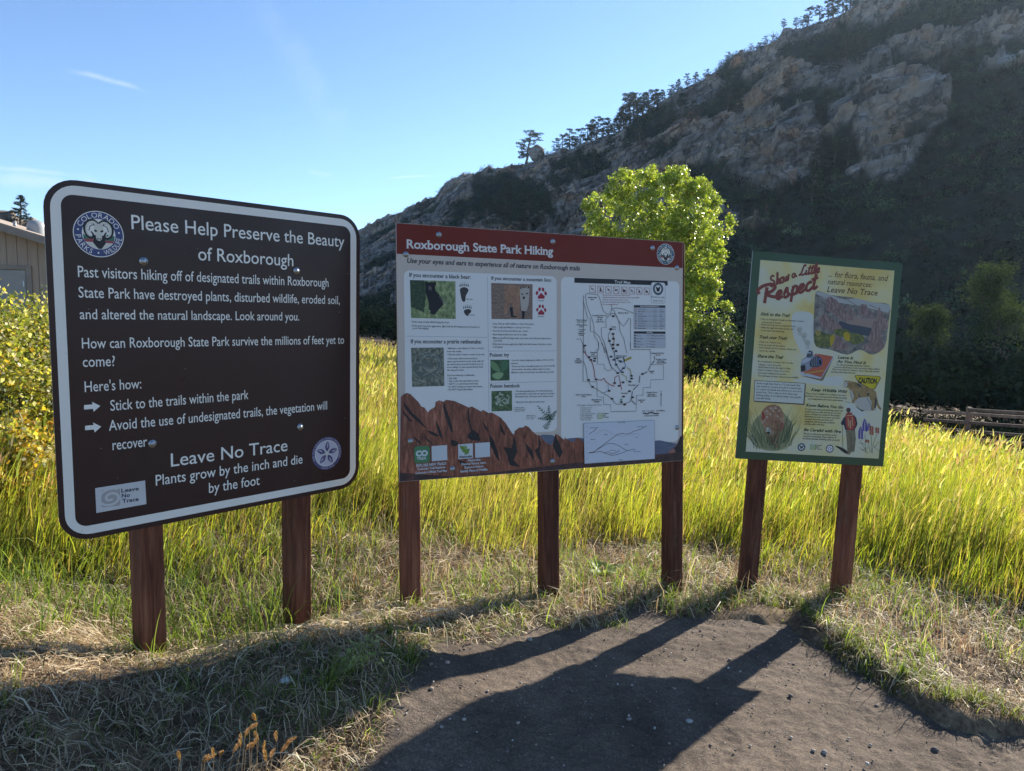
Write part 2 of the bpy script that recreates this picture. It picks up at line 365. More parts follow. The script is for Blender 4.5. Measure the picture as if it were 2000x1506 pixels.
ROCK = [[(600, 470), (820, 380), (900, 330), (1010, 310), (1100, 285), (1200, 262), (1260, 215), (1330, 195), (1400, 175), (1500, 150), (1560, 138), (1640, 130), (1700, 110), (1760, 95), (1850, 75), (2050, 55), (2050, 95),
         (1900, 112), (1840, 135), (1835, 160), (1856, 200), (1850, 240), (1815, 265), (1790, 300), (1757, 350), (1690, 345), (1640, 325), (1590, 315), (1560, 345), (1530, 388), (1440, 388), (1395, 340), (1350, 345), (1330, 400), (1400, 440), (1500, 455), (1470, 480), (1400, 480), (1150, 520), (1000, 560), (700, 640), (600, 640)],
        [(1390, 160), (1530, 50), (1640, 25), (1720, -20), (1860, -20), (1745, 60), (1700, 95), (1610, 70), (1545, 112), (1450, 150)],
        [(1915, 152), (1960, 128), (2060, 140), (2060, 192), (1960, 188)]]
VEG = [[(1495, 210), (1560, 190), (1640, 190), (1655, 215), (1600, 235), (1560, 250), (1500, 238)], [(1590, 285), (1640, 270), (1690, 300), (1650, 325), (1600, 325)], [(1585, 260), (1600, 215), (1620, 270)],
       [(1765, 258), (1810, 250), (1812, 268), (1770, 274)], [(1600, 130), (1640, 60), (1700, 60), (1800, 90), (1720, 105), (1650, 140), (1610, 140)], [(930, 350), (1000, 360), (1060, 370), (1090, 440), (920, 450)],
       [(1400, 200), (1430, 165), (1455, 190), (1440, 225), (1405, 235)], [(1220, 250), (1300, 215), (1330, 240), (1260, 290), (1220, 300)], [(1700, 60), (1900, 30), (2040, 20), (2040, 60), (1850, 75), (1750, 95)],
       [(1740, 130), (1840, 130), (1830, 148), (1760, 148)], [(700, 610), (760, 600), (800, 700), (700, 700)], [(1100, 330), (1180, 320), (1200, 350), (1130, 360)]]
rk = np.max([sdf_poly(PX, q_) for q_ in ROCK], axis=0)
vg = np.max([sdf_poly(PX, q_) for q_ in VEG], axis=0)
nv = fbm(V*.03, 4, 41)
pat = np.clip((nv-.25)*60, -30, 30)
rock = sstep(-5, 5, rk)*sstep(6, -5, vg)*sstep(8, -6, pat)
bs = V[:, 0]*.94-V[:, 1]*.34; bq = V[:, 2]*.9-bs*.40+9*fbm(V*.012, 3, 57); Bd = np.stack([bs, V[:, 0]*.34+V[:, 1]*.94, bq], 1)
d1 = fbm(V*.022, 4, 50, True); d2 = fbm(V*.09*np.array([1, 1, .8]), 5, 51, True); lay = fbm(Bd*np.array([.010, .006, .13]), 5, 52, True)
d3 = fbm(V*.35, 4, 53, True)
edge = sstep(.0, .05, T.ravel())*np.where(T.ravel() > 1, .3, 1)
disp = (8*d1+4.0*d2*(.4+.7*rock)+8.0*lay*rock+1.7*d3*rock)*edge
blocky = np.round(disp/3.4+.3*d3)*3.4; disp = disp*(1-.6*rock)+blocky*.6*rock
dirn = np.stack([-np.sin(A.ravel())*.75, -np.cos(A.ravel())*.75, np.full(A.size, .55)], 1)
crestw = sstep(.93, 1.0, T.ravel())
V = V+dirn*(disp*(1-.8*crestw))[:, None]*np.array([1, 1, .8])
V[:, 2] += crestw*(3.2*fbm(P3(A.ravel()*60, A.ravel()*0), 5, 55, True)-.8)*np.where(T.ravel() > 1, np.clip(1-(T.ravel()-1)*8, 0, 1), 1)*(Dc.ravel()/450)
m, nt, out = mat('shaded_cliff_rock_and_scrub_soil'); p = N(nt, 'ShaderNodeBsdfPrincipled')
v = coords(nt); at = N(nt, 'ShaderNodeAttribute', attribute_name='rock')
n1 = noise(nt, v, .03, 6, .6, .6); n2 = noise(nt, v, .4, 7, .72); bA = N(nt, 'ShaderNodeAttribute', attribute_name='beds'); bB = N(nt, 'ShaderNodeAttribute', attribute_name='bedq'); bc = N(nt, 'ShaderNodeCombineXYZ'); LK(nt, bA.outputs['Fac'], bc.inputs[0]); LK(nt, bB.outputs['Fac'], bc.inputs[2]); bm_ = N(nt, 'ShaderNodeMapping'); bm_.inputs['Scale'].default_value = (.022, 1, .30); LK(nt, bc.outputs[0], bm_.inputs[0]); n3 = noise(nt, bm_.outputs[0], 1.0, 8, .68, .5)
n4 = noise(nt, v, .07, 4, .6)
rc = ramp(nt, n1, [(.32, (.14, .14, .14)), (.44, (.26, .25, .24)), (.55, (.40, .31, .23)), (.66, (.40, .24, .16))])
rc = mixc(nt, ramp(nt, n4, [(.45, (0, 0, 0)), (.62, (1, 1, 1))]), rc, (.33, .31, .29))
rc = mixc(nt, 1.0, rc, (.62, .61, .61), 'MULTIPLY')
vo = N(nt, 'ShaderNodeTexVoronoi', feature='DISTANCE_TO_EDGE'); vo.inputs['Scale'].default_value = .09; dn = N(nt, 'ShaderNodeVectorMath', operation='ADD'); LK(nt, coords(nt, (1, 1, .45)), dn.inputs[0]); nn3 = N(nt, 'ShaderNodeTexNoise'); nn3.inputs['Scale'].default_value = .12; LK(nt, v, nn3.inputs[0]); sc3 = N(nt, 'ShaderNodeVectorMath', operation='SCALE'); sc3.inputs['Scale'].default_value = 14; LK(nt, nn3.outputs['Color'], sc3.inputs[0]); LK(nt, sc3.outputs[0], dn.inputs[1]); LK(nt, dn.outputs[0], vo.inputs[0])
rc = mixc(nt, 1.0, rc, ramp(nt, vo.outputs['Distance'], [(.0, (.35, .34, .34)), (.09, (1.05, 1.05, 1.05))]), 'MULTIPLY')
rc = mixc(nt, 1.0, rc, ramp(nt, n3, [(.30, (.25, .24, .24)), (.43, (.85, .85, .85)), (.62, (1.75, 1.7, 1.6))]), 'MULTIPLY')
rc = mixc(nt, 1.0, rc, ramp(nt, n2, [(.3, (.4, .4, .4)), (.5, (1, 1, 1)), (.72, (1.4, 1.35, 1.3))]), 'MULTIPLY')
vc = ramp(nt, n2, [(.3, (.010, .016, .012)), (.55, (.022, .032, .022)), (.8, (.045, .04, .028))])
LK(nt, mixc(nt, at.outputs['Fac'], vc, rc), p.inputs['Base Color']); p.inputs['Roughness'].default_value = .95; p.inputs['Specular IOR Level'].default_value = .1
LK(nt, bump(nt, n2, .8, 1.2), p.inputs['Normal']); LK(nt, p.outputs[0], out.inputs[0]); M_cliff = m
MV = V.reshape(len(tt), len(aa), 3)
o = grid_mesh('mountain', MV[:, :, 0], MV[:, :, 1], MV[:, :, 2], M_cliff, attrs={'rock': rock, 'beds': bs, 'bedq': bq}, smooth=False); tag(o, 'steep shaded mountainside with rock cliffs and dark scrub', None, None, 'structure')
MROCK = rock.reshape(len(tt), len(aa))
# ------------------------------------------------------------ flat print helpers
_tm = {}
def tmesh(s, bold=0.0, res=2):
    key = (s, bold, res)
    if key in _tm: return _tm[key]
    cu = bpy.data.curves.new('t', 'FONT'); cu.body = s; cu.resolution_u = res; cu.offset = bold; cu.fill_mode = 'FRONT'
    ob = bpy.data.objects.new('t', cu); COL.objects.link(ob)
    dg = bpy.context.evaluated_depsgraph_get(); me = bpy.data.meshes.new_from_object(ob.evaluated_get(dg))
    V = np.array([v.co[:2] for v in me.vertices]).reshape(-1, 2); Fs = [tuple(p.vertices) for p in me.polygons]
    cnt = {}
    for f in Fs:
        for i in range(len(f)):
            e = (f[i], f[(i+1) % len(f)]); k = (min(e), max(e)); cnt[k] = cnt.get(k, 0)+1
    be = [k for k, c in cnt.items() if c == 1]
    bpy.data.objects.remove(ob); bpy.data.meshes.remove(me); bpy.data.curves.remove(cu)
    _tm[key] = (V, Fs, be); return _tm[key]
CAP = None
def capheight():
    global CAP
    if CAP is None: CAP = tmesh('H')[0][:, 1].max()
    return CAP
def catmull(P, n=8, closed=False):
    P = [np.array(p, float) for p in P]
    if len(P) < 3: return P
    if closed: Q = [P[-1]]+P+[P[0], P[1]]
    else: Q = [2*P[0]-P[1]]+P+[2*P[-1]-P[-2]]
    r = []
    for i in range(1, len(Q)-2):
        a, b, c, d = Q[i-1:i+3]
        for k in range(n):
            t = k/n; r.append(.5*((2*b)+(-a+c)*t+(2*a-5*b+4*c-d)*t*t+(-a+3*b-3*c+d)*t**3))
    if not closed: r.append(P[-1])
    return r
class Sign:
    def __init__(s, corners, H, label, cat, leg, W=None):
        A = []
        for (u, v), (x, y) in zip([(0, 0), (1, 0), (1, 1), (0, 1)], corners):
            x -= 1000; y -= 753
            A += [[u, v, 1, 0, 0, 0, -x*u, -x*v, -x], [0, 0, 0, u, v, 1, -y*u, -y*v, -y]]
        h = np.linalg.svd(np.array(A))[2][-1].reshape(3, 3); Kf = np.diag([1/F, 1/F, 1])
        r1, r2, t = Kf@h[:, 0], Kf@h[:, 1], Kf@h[:, 2]
        if t[2] < 0: r1, r2, t = -r1, -r2, -t
        L1, L2 = np.linalg.norm(r1), np.linalg.norm(r2)
        s.u = RC@(r1/L1); v = RC@(r2/L2); v = v-(v@s.u)*s.u; s.v = v/np.linalg.norm(v); s.n = np.cross(s.u, s.v)
        s.o = RC@t*H/L2+np.array([0, 0, EYE]); s.H = H; s.W = H*L1/L2; s.D = H+leg
        R = Matrix.Identity(4); base = s.o+s.u*s.W/2+s.v*s.D
        for i in range(3): R[i][0] = s.u[i]; R[i][1] = s.n[i]; R[i][2] = -s.v[i]; R[i][3] = base[i]
        e = bpy.data.objects.new('sign', None); COL.objects.link(e); e.matrix_world = R; s.root = e; tag(e, label, cat)
    def ab(s, x, y, c=0.0):
        d = ray(x, y); o = s.o-s.n*c-np.array([0, 0, EYE]); t = (o@s.n)/(d@s.n); q = d*t-o
        return np.array([q@s.u, q@s.v])
    def L(s, a, b, c): return (a-s.W/2, -c, s.D-b)
    def mpp(s, x, y):   # metres per pixel, vertically
        return np.linalg.norm(s.ab(x, y)-s.ab(x, y-10))/10
class Art:
    def __init__(s, sign, z=None, c0=0.0004):
        s.S = sign; s.V = []; s.F = []; s.M = []; s.mats = []; s.c = c0; s.z = z or (0, 0, 1)
    def px(s, p): return (s.z[0]+p[0]/s.z[2], s.z[1]+p[1]/s.z[2])
    def ab(s, p): return s.S.ab(*s.px(p))
    def mi(s, m):
        if m not in s.mats: s.mats.append(m)
        return s.mats.index(m)
    def raw(s, P, Fs, m, c=None, dc=1.2e-5):
        """P list of ab points; c scalar or per-point"""
        s.c += dc; n = len(s.V); cc = s.c if c is None else c
        if not hasattr(cc, '__len__'): cc = [cc]*len(P)
        s.V += [s.S.L(p[0], p[1], k) for p, k in zip(P, cc)]; s.F += [tuple(i+n for i in f) for f in Fs]; s.M += [s.mi(m)]*len(Fs)
    def pabs(s, P, m):
        A = sum(P[i][0]*P[(i+1) % len(P)][1]-P[(i+1) % len(P)][0]*P[i][1] for i in range(len(P)))
        ids = list(range(len(P)));  ids = ids[::-1] if A > 0 else ids
        s.raw(P, [tuple(ids)], m)
    def poly(s, pts, m, smooth=0):
        P = [s.ab(p) for p in pts]
        if smooth: P = catmull(P, smooth, True)
        s.pabs(P, m)
    def rect(s, a0, b0, a1, b1, m, r=0.0, seg=6):
        if r <= 0: return s.pabs([(a0, b0), (a1, b0), (a1, b1), (a0, b1)], m)
        P = []
        for cx, cy, st in ((a1-r, b0+r, -90), (a1-r, b1-r, 0), (a0+r, b1-r, 90), (a0+r, b0+r, 180)):
            for k in range(seg+1): an = math.radians(st+90*k/seg); P.append((cx+r*math.cos(an), cy+r*math.sin(an)))
        s.pabs(P, m)
    def prect(s, p0, p1, m, r=0.0):
        a = s.ab(p0); b = s.ab(p1); s.rect(a[0], a[1], b[0], b[1], m, r)
    def disc(s, c, r, m, n=28, ry=None):
        s.pabs([(c[0]+r*math.cos(2*math.pi*k/n), c[1]+(ry or r)*math.sin(2*math.pi*k/n)) for k in range(n)], m)
    def pdisc(s, p, rx, ry, m, n=16, rot=0):
        ca, sa = math.cos(math.radians(rot)), math.sin(math.radians(rot))
        s.poly([(p[0]+rx*math.cos(t)*ca-ry*math.sin(t)*sa, p[1]+rx*math.cos(t)*sa+ry*math.sin(t)*ca) for t in np.linspace(0, 2*math.pi, n, endpoint=False)], m)
    def stroke(s, pts, w, m, smooth=0, closed=False, inab=False, taper=0):
        """w in metres"""
        P = [np.array(p, float) for p in pts] if inab else [s.ab(p) for p in pts]
        if smooth: P = catmull(P, smooth, closed)
        n = len(P); Lp = []; Rp = []
        for i in range(n):
            if closed: a, b = P[i-1], P[(i+1) % n]
            else: a, b = P[max(i-1, 0)], P[min(i+1, n-1)]
            t = b-a; L = np.linalg.norm(t); t = t/L if L > 1e-9 else np.array([1., 0]); nn = np.array([-t[1], t[0]])
            k = 1.0
            if taper: k = 1-taper*i/(n-1)
            Lp.append(P[i]+nn*w/2*k); Rp.append(P[i]-nn*w/2*k)
        Fs = [(i, i+1, n+i+1, n+i) for i in range(n-1)]
        if closed: Fs.append((n-1, 0, n, 2*n-1))
        s.c += 1e-5; c = [s.c+i*1e-5/max(1, n) for i in range(n)]
        s.raw(Lp+Rp, Fs, m, c+c)
    def text(s, st, p0, p1, cap, m, bold=0.0, ital=0.0, serif=False, res=2, align=None, inab=False):
        """baseline from p0 to p1 in picture points of this art's frame; cap height in the same units"""
        V, Fs, be = tmesh(st, bold, res)
        if not len(V): return
        A = s.ab(p0); k = s.px(p0); mp = s.S.mpp(*k); h = cap/s.z[2]*mp
        sy = h/capheight(); V = V.copy(); x0 = V[:, 0].min()
        if p1 is None: sx = sy*.88; B = A+np.array([1., 0])
        else:
            B = s.ab(p1); sx = np.linalg.norm(B-A)/(V[:, 0].max()-x0)
        d = (B-A)/np.linalg.norm(B-A); u = np.array([d[1], -d[0]])
        if align == 'c': A = A-d*(V[:, 0].max()-x0)*sx/2
        def T(x, y): return A+d*((x-x0)*sx+ital*y*sy)+u*y*sy
        s.raw([T(*q) for q in V], [f for f in Fs], m)
        if serif:
            P = []; G = []; cp = capheight()
            for i, j in be:
                a, b = V[i], V[j]; w = abs(a[0]-b[0])
                if abs(a[1]-b[1]) < .006 and .05 < w < .17:
                    y = a[1]; lo, hi = min(a[0], b[0]), max(a[0], b[0]); e = .052; th = .035
                    if y < .12 and y > -.3: y0, y1 = y, y+th
                    elif y > .3: y0, y1 = y-th, y
                    else: continue
                    n = len(P); P += [T(lo-e, y0), T(hi+e, y0), T(hi+e, y1), T(lo-e, y1)]; G.append((n, n+1, n+2, n+3))
            if G: s.raw(P, G, m)
    def arc(s, st, C, r, a0, a1, cap, m, inward=False, bold=0.02):
        """text on a circle; angles in degrees, counter-clockwise from the right; centre in ab"""
        sy = cap/capheight(); ws = []
        for ch in st:
            V, Fs, be = tmesh(ch, bold, 2); ws.append((V[:, 0].max()-V[:, 0].min()) if len(V) else .3)
        tot = sum(ws)+.12*(len(st)-1); pos = 0
        for ch, wd in zip(st, ws):
            V, Fs, be = tmesh(ch, bold, 2); f = (pos+wd/2)/tot; an = math.radians(a0+(a1-a0)*f); pos += wd+.12
            if not len(V): continue
            rad = np.array([math.cos(an), -math.sin(an)]); up = -rad if inward else rad; d = np.array([-up[1], up[0]])
            k = abs(math.radians(a1-a0))*r/tot
            base = C+rad*(r+(cap/2 if inward else -cap/2)); xm = (V[:, 0].max()+V[:, 0].min())/2
            s.raw([base+d*(x-xm)*k+up*y*sy for x, y in V], Fs, m)
    def build(s, name, parent=None, label=None):
        me = bpy.data.meshes.new(name); me.from_pydata(s.V, [], s.F); me.update()
        me.polygons.foreach_set('material_index', s.M)
        o = link_mesh(name, me, s.mats, s.S.panel)
        if label: o['label'] = label
        return o
def panel(S, mats, th, r=0.0, name='panel', edge=None):
    P = []
    if r > 0:
        for cx, cy, st in ((S.W-r, r, -90), (S.W-r, S.H-r, 0), (r, S.H-r, 90), (r, r, 180)):
            for k in range(9): an = math.radians(st+90*k/8); P.append((cx+r*math.cos(an), cy+r*math.sin(an)))
    else: P = [(0, 0), (S.W, 0), (S.W, S.H), (0, S.H)]
    n = len(P); V = [S.L(a, b, 0) for a, b in P]+[S.L(a, b, -th) for a, b in P]
    Fs = [tuple(range(n-1, -1, -1)), tuple(range(n, 2*n))]+[(i, (i+1) % n, n+(i+1) % n, n+i) for i in range(n)]
    me = bpy.data.meshes.new(name); me.from_pydata(V, [], Fs); me.update()
    me.polygons.foreach_set('material_index', [0]+[1]*(n+1)); S.panel = link_mesh(name, me, mats, S.root); return S.panel
def bolt(S, x, y, r=.0085):
    a, b = S.ab(x, y); V = []; Fs = []; n = 12; prof = [(r*1.55, 0), (r*1.55, .0012), (r, .0016), (r*.92, .004), (r*.6, .0062), (0.0001, .007)]
    for rr, h in prof:
        for k in range(n): t = 2*math.pi*k/n; V.append(S.L(a+rr*math.cos(t), b+rr*math.sin(t), .0009+h))
    for i in range(len(prof)-1):
        for k in range(n): l = (k+1) % n; Fs.append((i*n+k, i*n+l, (i+1)*n+l, (i+1)*n+k))
    me = bpy.data.meshes.new('bolt'); me.from_pydata(V, [], Fs); me.update(); me.polygons.foreach_set('use_smooth', [True]*len(Fs)); return link_mesh('bolt', me, M_zinc, S.root)
def post(S, xr, y, th, width, depth, m, top=.02, name='post'):
    """square timber behind the panel; xr, y: where its right front edge shows"""
    a1, _ = S.ab(xr, y, -th); a0 = a1-width
    # foot: sink below the ground
    f = S.o+S.u*(a0+width/2)+S.v*S.D+S.n*th; gz = float(ground_z(np.array([f[0]]), np.array([f[1]]))[0])
    low = S.D-(gz-.25-f[2])/(-S.v[2])*-1 if False else S.D+(f[2]-(gz-.25))
    mb = MB(); hgt = low-top; bm_c = (S.L(a0+width/2, (low+top)/2, -th-depth/2))
    # slightly weathered box: subdivided with small irregularities
    nseg = 24; b = .004; vs = []; x, yv = width/2, depth/2
    ring = [(-x+b, -yv), (x-b, -yv), (x, -yv+b), (x, yv-b), (x-b, yv), (-x+b, yv), (-x, yv-b), (-x, -yv+b)]
    rs = random.Random(int(xr))
    tw = rs.uniform(-.012, .012)
    for i in range(nseg+1):
        z = -hgt/2+hgt*i/nseg; e = [rs.uniform(-.0009, .0009) for _ in range(8)]
        for k, (rx, ry) in enumerate(ring): vs.append((rx+e[k]+tw*(i/nseg-1)*.1, ry+e[(k+3) % 8]+(0.001 if ry < 0 else 0), z))
    fs = [tuple(range(7, -1, -1)), tuple(range(nseg*8, nseg*8+8))]
    for i in range(nseg):
        for k in range(8): l = (k+1) % 8; fs.append((i*8+k, i*8+l, i*8+8+l, i*8+8+k))
    me = bpy.data.meshes.new(name); me.from_pydata([(v[0]+bm_c[0], v[1]+bm_c[1], v[2]+bm_c[2]) for v in vs], [], fs); me.update()
    return link_mesh(name, me, m, S.root)

M_zinc = flat((.42, .43, .44), .42, .08, metal=1.0, name='zinc_bolt')
M_post = wood('red_stained_timber', (.055, .022, .013), (.175, .062, .034), (.34, .15, .085))
WHITE = flat((.82, .77, .68), .4, .03); BROWN = flat((.040, .019, .017), .32, .12, .35, name='brown_reflective_sheet'); ALU = flat((.45, .45, .45), .4, .08, metal=.8)
LETTER = flat((.84, .80, .72), .4, .03); CREAM = flat((.66, .62, .52), .5, .04); NAVY = flat((.045, .06, .17), .45, .08); BLACK = flat((.012, .012, .014), .5, .1)
PURP = flat((.09, .075, .17), .5, .08); GREY = flat((.36, .34, .32), .5, .05)

def emblem(S, x, y, rpx, ringc, parent, fine=True):
    """round wildlife agency badge with a bighorn ram"""
    a = Art(S, c0=.0012); C = S.ab(x, y); r = rpx*S.mpp(x, y)
    rimw = WHITE; a.disc(C, r, rimw, 40); a.disc(C, r*.965, ringc, 40); a.disc(C, r*.66, WHITE, 36)
    g = flat((.05, .16, .11), .5); rd = flat((.35, .06, .07), .5); pk = CREAM
    def Q(p): return C+np.array([p[0], p[1]])*r
    def pl(pts, m, sm=0):
        P = [Q(p) for p in pts]
        if sm: P = catmull(P, sm, True)
        a.pabs(P, m)
    # meadow and hills behind the ram
    pl([(-.62, .02), (-.5, .1), (-.42, .02), (-.3, .12), (-.2, .05), (.2, .08), (.35, -.02), (.45, .1), (.55, .02), (.63, .05), (.6, .27), (-.6, .25)], g)
    pl([(-.6, .25), (-.3, .22), (.3, .26), (.6, .25), (.55, .36), (-.55, .36)], rd)
    pl([(-.55, .36), (.55, .36), (.42, .5), (.2, .62), (-.2, .62), (-.42, .5)], CREAM)
    pl([(-.17, .05), (.19, .05), (.27, .42), (.08, .64), (-.03, .64), (-.25, .4)], BLACK)
    pl([(-.24, .38), (-.06, .62), (-.2, .62), (-.36, .52)], CREAM); pl([(.26, .38), (.1, .62), (.24, .61), (.38, .5)], CREAM)
    for sg in (-1, 1):
        a.stroke([Q((sg*p[0], p[1])) for p in ((.06, -.4), (.2, -.53), (.4, -.48), (.52, -.28), (.5, -.02), (.38, .14), (.26, .16), (.22, .04), (.3, -.1))], r*.22, BLACK, 6, inab=True, taper=.75)
        a.stroke([Q((sg*p[0], p[1])) for p in ((.07, -.4), (.2, -.5), (.37, -.45), (.47, -.27), (.46, -.04), (.37, .08), (.27, .1))], r*.12, CREAM, 6, inab=True, taper=.6)
        a.stroke([Q((sg*p[0], p[1])) for p in ((.1, -.34), (.22, -.38), (.34, -.3), (.38, -.12))], r*.035, BLACK, 4, inab=True)
    pl([(-.16, -.4), (.16, -.4), (.2, -.18), (.13, .0), (.11, .2), (.05, .28), (-.05, .28), (-.11, .2), (-.13, .0), (-.2, -.18)], CREAM)
    for sg in (-1, 1):
        pl([(sg*.16, -.2), (sg*.05, -.14), (sg*.1, -.08), (sg*.18, -.1)], BLACK); pl([(sg*.02, .18), (sg*.08, .16), (sg*.06, .24), (sg*.01, .23)], BLACK)
    if fine:
        a.arc('COLORADO', C, r*.815, 158, 22, r*.21, WHITE, False, .0)
        a.arc('PARKS', C, r*.815, 186, 250, r*.21, WHITE, True, .0); a.arc('WILDLIFE', C, r*.815, 283, 352, r*.21, WHITE, True, .0)
        for an in (170, 267, 9): t = math.radians(an); a.disc(C+np.array([math.cos(t), -math.sin(t)])*r*.815, r*.04, WHITE, 8)
    return a.build('emblem', parent)
def spiral(a, C, r, m, w):
    P = []
    for k in range(34):
        t = k/33; an = t*2*math.pi*1.75+.6; P.append(C+np.array([math.cos(an), .8*math.sin(an)])*r*(.12+.88*t))
    a.stroke(P, w, m, inab=True)

# ============================================================ SIGN 1: brown preservation sign
S1 = Sign([(81.8, 343.3), (702.8, 423.9), (705.7, 947.7), (126, 1062.4)], 1.32, 'large brown sign with white rounded border and white lettering about trails', 'sign', .68)
S1.root.name = 'park_sign'
A0 = S1.ab(101.2, 450)[0]-S1.ab(88.4, 450)[0]; A1 = S1.ab(122.2, 450)[0]-S1.ab(88.4, 450)[0]
p1 = panel(S1, [BROWN, ALU], .004, .105)
a = Art(S1)
def ringrect(a, S, m0, m1, r0, r1, mt_):
    P = []
    for mg, r in ((m0, r0), (m1, r1)):
        for cx, cy, st in ((S.W-mg-r, mg+r, -90), (S.W-mg-r, S.H-mg-r, 0), (mg+r, S.H-mg-r, 90), (mg+r, mg+r, 180)):
            for k in range(9): an = math.radians(st+90*k/8); P.append((cx+r*math.cos(an), cy+r*math.sin(an)))
    n = 36; a.raw(P, [(i, n+i, n+(i+1) % n, (i+1) % n) for i in range(n)], mt_)
ringrect(a, S1, A0, A1, .085, .042, WHITE); a.build('border')
a = Art(S1, c0=.0006)
for st, p0, p1_, cap, rs in [
    ('Please Help Preserve the Beauty', (256.9, 447.1), (672.5, 482.7), 27.5, 4), ('of Roxborough', (387.2, 508), (572.9, 520.1), 25.5, 4),
    ('Past visitors hiking off of designated trails within Roxborough', (152.4, 540.8), (641.6, 560.4), 21.6, 3), ('State Park have destroyed plants, disturbed wildlife, eroded soil,', (153.6, 581), (663.5, 594.2), 21, 3),
    ('and altered the natural landscape. Look around you.', (156, 623.3), (584.3, 626.1), 20, 3), ('How can Roxborough State Park survive the millions of feet yet to', (160.1, 680.7), (671.9, 671.3), 20.5, 3),
    ('come?', (161.8, 716.7), (224.6, 714.8), 20.5, 3), ("Here's how:", (165.6, 765.7), (276, 758.6), 20.5, 3), ('Stick to the trails within the park', (215.8, 802.3), (485.3, 779.3), 20.5, 3),
    ('Avoid the use of undesignated trails, the vegetation will', (212.7, 841.5), (638.7, 799.6), 20.5, 3), ('recover', (219.9, 879.3), (287.5, 871.6), 20.5, 3), ('Leave No Trace', (333.9, 911.6), (561.4, 880.3), 25.5, 4),
    ('Plants grow by the inch and die', (304.2, 948.6), (590.7, 904.8), 20.5, 3), ('by the foot', (408, 963), (507, 946.6), 19.5, 3)]:
    a.text(st, p0, p1_, cap, LETTER, bold=.004, res=rs)
a.z = (80, 700, 4.183)
for dx, dy in ((0, 0), (8, 169)):
    a.poly([(x+dx, y+dy) for x, y in ((351, 382), (422, 375), (415, 354), (484, 388), (430, 436), (424, 412), (352, 418))], LETTER)
rs = random.Random(5); SPK = flat((.42, .38, .33), .7)
for i in range(46):
    a.disc(np.array([rs.uniform(.01, S1.W-.01), rs.uniform(.02, S1.H-.02)]), rs.uniform(.0008, .0019), SPK if i % 3 else flat((.16, .10, .08), .7), 6)
for i in range(9):
    q0 = np.array([rs.uniform(.1, S1.W-.2), rs.uniform(.1, S1.H-.1)]); a.stroke([q0, q0+np.array([rs.uniform(.02, .08), rs.uniform(-.03, .03)])], .0007, flat((.11, .08, .07), .7), inab=True)
a.build('lettering')
emblem(S1, 192.9, 457.5, 45, NAVY, S1.root)
a = Art(S1, (420, 700, 5.02), c0=.0012); C = S1.ab(638.2, 885.3); r = 32*S1.mpp(638, 885); OFFW = flat((.55, .52, .58), .5)
a.disc(C, r, PURP, 36); a.disc(C, r*.8, WHITE, 32); a.disc(C, r*.77, OFFW, 32)
for k in range(5):
    t = math.radians(90+72*k-4); d = np.array([math.cos(t), -math.sin(t)]); n_ = np.array([-d[1], d[0]])
    a.pabs(catmull([C+d*r*.12, C+d*r*.4+n_*r*.15, C+d*r*.72, C+d*r*.4-n_*r*.15], 3, True), PURP)
    a.pabs([C+d*r*.3-n_*r*.02, C+d*r*.45+n_*r*.07, C+d*r*.68], OFFW)
    t2 = t+math.radians(36); d2 = np.array([math.cos(t2), -math.sin(t2)]); a.stroke([C, C+d2*r*.3], r*.05, CREAM, inab=True)
a.disc(C, r*.1, CREAM, 10)
a.arc('THE COLORADO PARKS FOUNDATION', C, r*.9, 205, -25, r*.11, OFFW, False, 0); a.arc('SINCE 1995', C, r*.9, 245, 300, r*.1, OFFW, True, 0)
a.build('emblem', None, 'purple and white round flower emblem')
a = Art(S1, (80, 700, 4.183), c0=.001); a.poly([(442, 1060), (850, 997), (861, 1190), (452, 1263)], flat((.60, .57, .55), .5))
TA = flat((.40, .36, .34), .5); a.poly([(492, 1085), (505, 1075), (632, 1060), (645, 1068), (648, 1192), (636, 1204), (508, 1218), (494, 1208)], TA)
spiral(a, a.ab((569, 1140)), .048, flat((.60, .57, .55), .5), .009)
DK = flat((.035, .035, .06), .5)
for st, p0, p1_, cp in (('Leave', (655, 1096), (800, 1076), 30), ('No', (658, 1138), (727, 1129), 31), ('Trace', (662, 1182), (798, 1162), 31)): a.text(st, p0, p1_, cp, DK, bold=.03)
a.build('sticker', None, 'small white sticker with a spiral')
for x, y in ((280.3, 510.5), (579.3, 529.1), (297.5, 866.6), (586.3, 834)): bolt(S1, x, y, .0105)
post(S1, 319.5, 1050, .004, .092, .125, M_post); post(S1, 608.5, 1100, .004, .085, .13, M_post)

# ============================================================ SIGN 2: hiking information panel
S2 = Sign([(773.4, 435.2), (1334, 472.9), (1334.5, 899.7), (784.5, 941)], 1.22, 'wide information board with red header, trail map and red rock photo on three posts', 'sign', .72)
S2.root.name = 'information_board'
RED = flat((.165, .026, .016), .5, .10, .25); TANP = flat((.53, .45, .375), .42, .03); PW = flat((.69, .67, .63), .4, .02); INK = flat((.03, .03, .035), .5); PR = S2.root
panel(S2, [TANP, ALU], .006)
Z6, Z7, Z8, Z9 = (760, 420, 5.578), (1040, 440, 6.023), (1080, 670, 5.792), (770, 650, 5.106)
a = Art(S2, Z6); b_l = S2.ab(775.8, 496.7)[1]; b_r = S2.ab(1333.9, 523)[1]; bb = (b_l+b_r)/2; e = .0015
a.rect(e, e, S2.W-e, bb, RED); a.build('header')
a = Art(S2, Z6, .0006); LW = flat((.66, .64, .60), .4)
a.text('Roxborough State Park Hiking', (192, 360), ((1080-760)*5.578, (498.3-420)*5.578), 92, LW, bold=.022, serif=True, res=4)
a.text('Use your eyes and ears to experience all of nature on Roxborough trails', (192, 520), ((1132.3-760)*5.578, (528.3-420)*5.578), 52, INK, bold=.022, ital=.2, serif=True, res=3)
a.build('lettering')
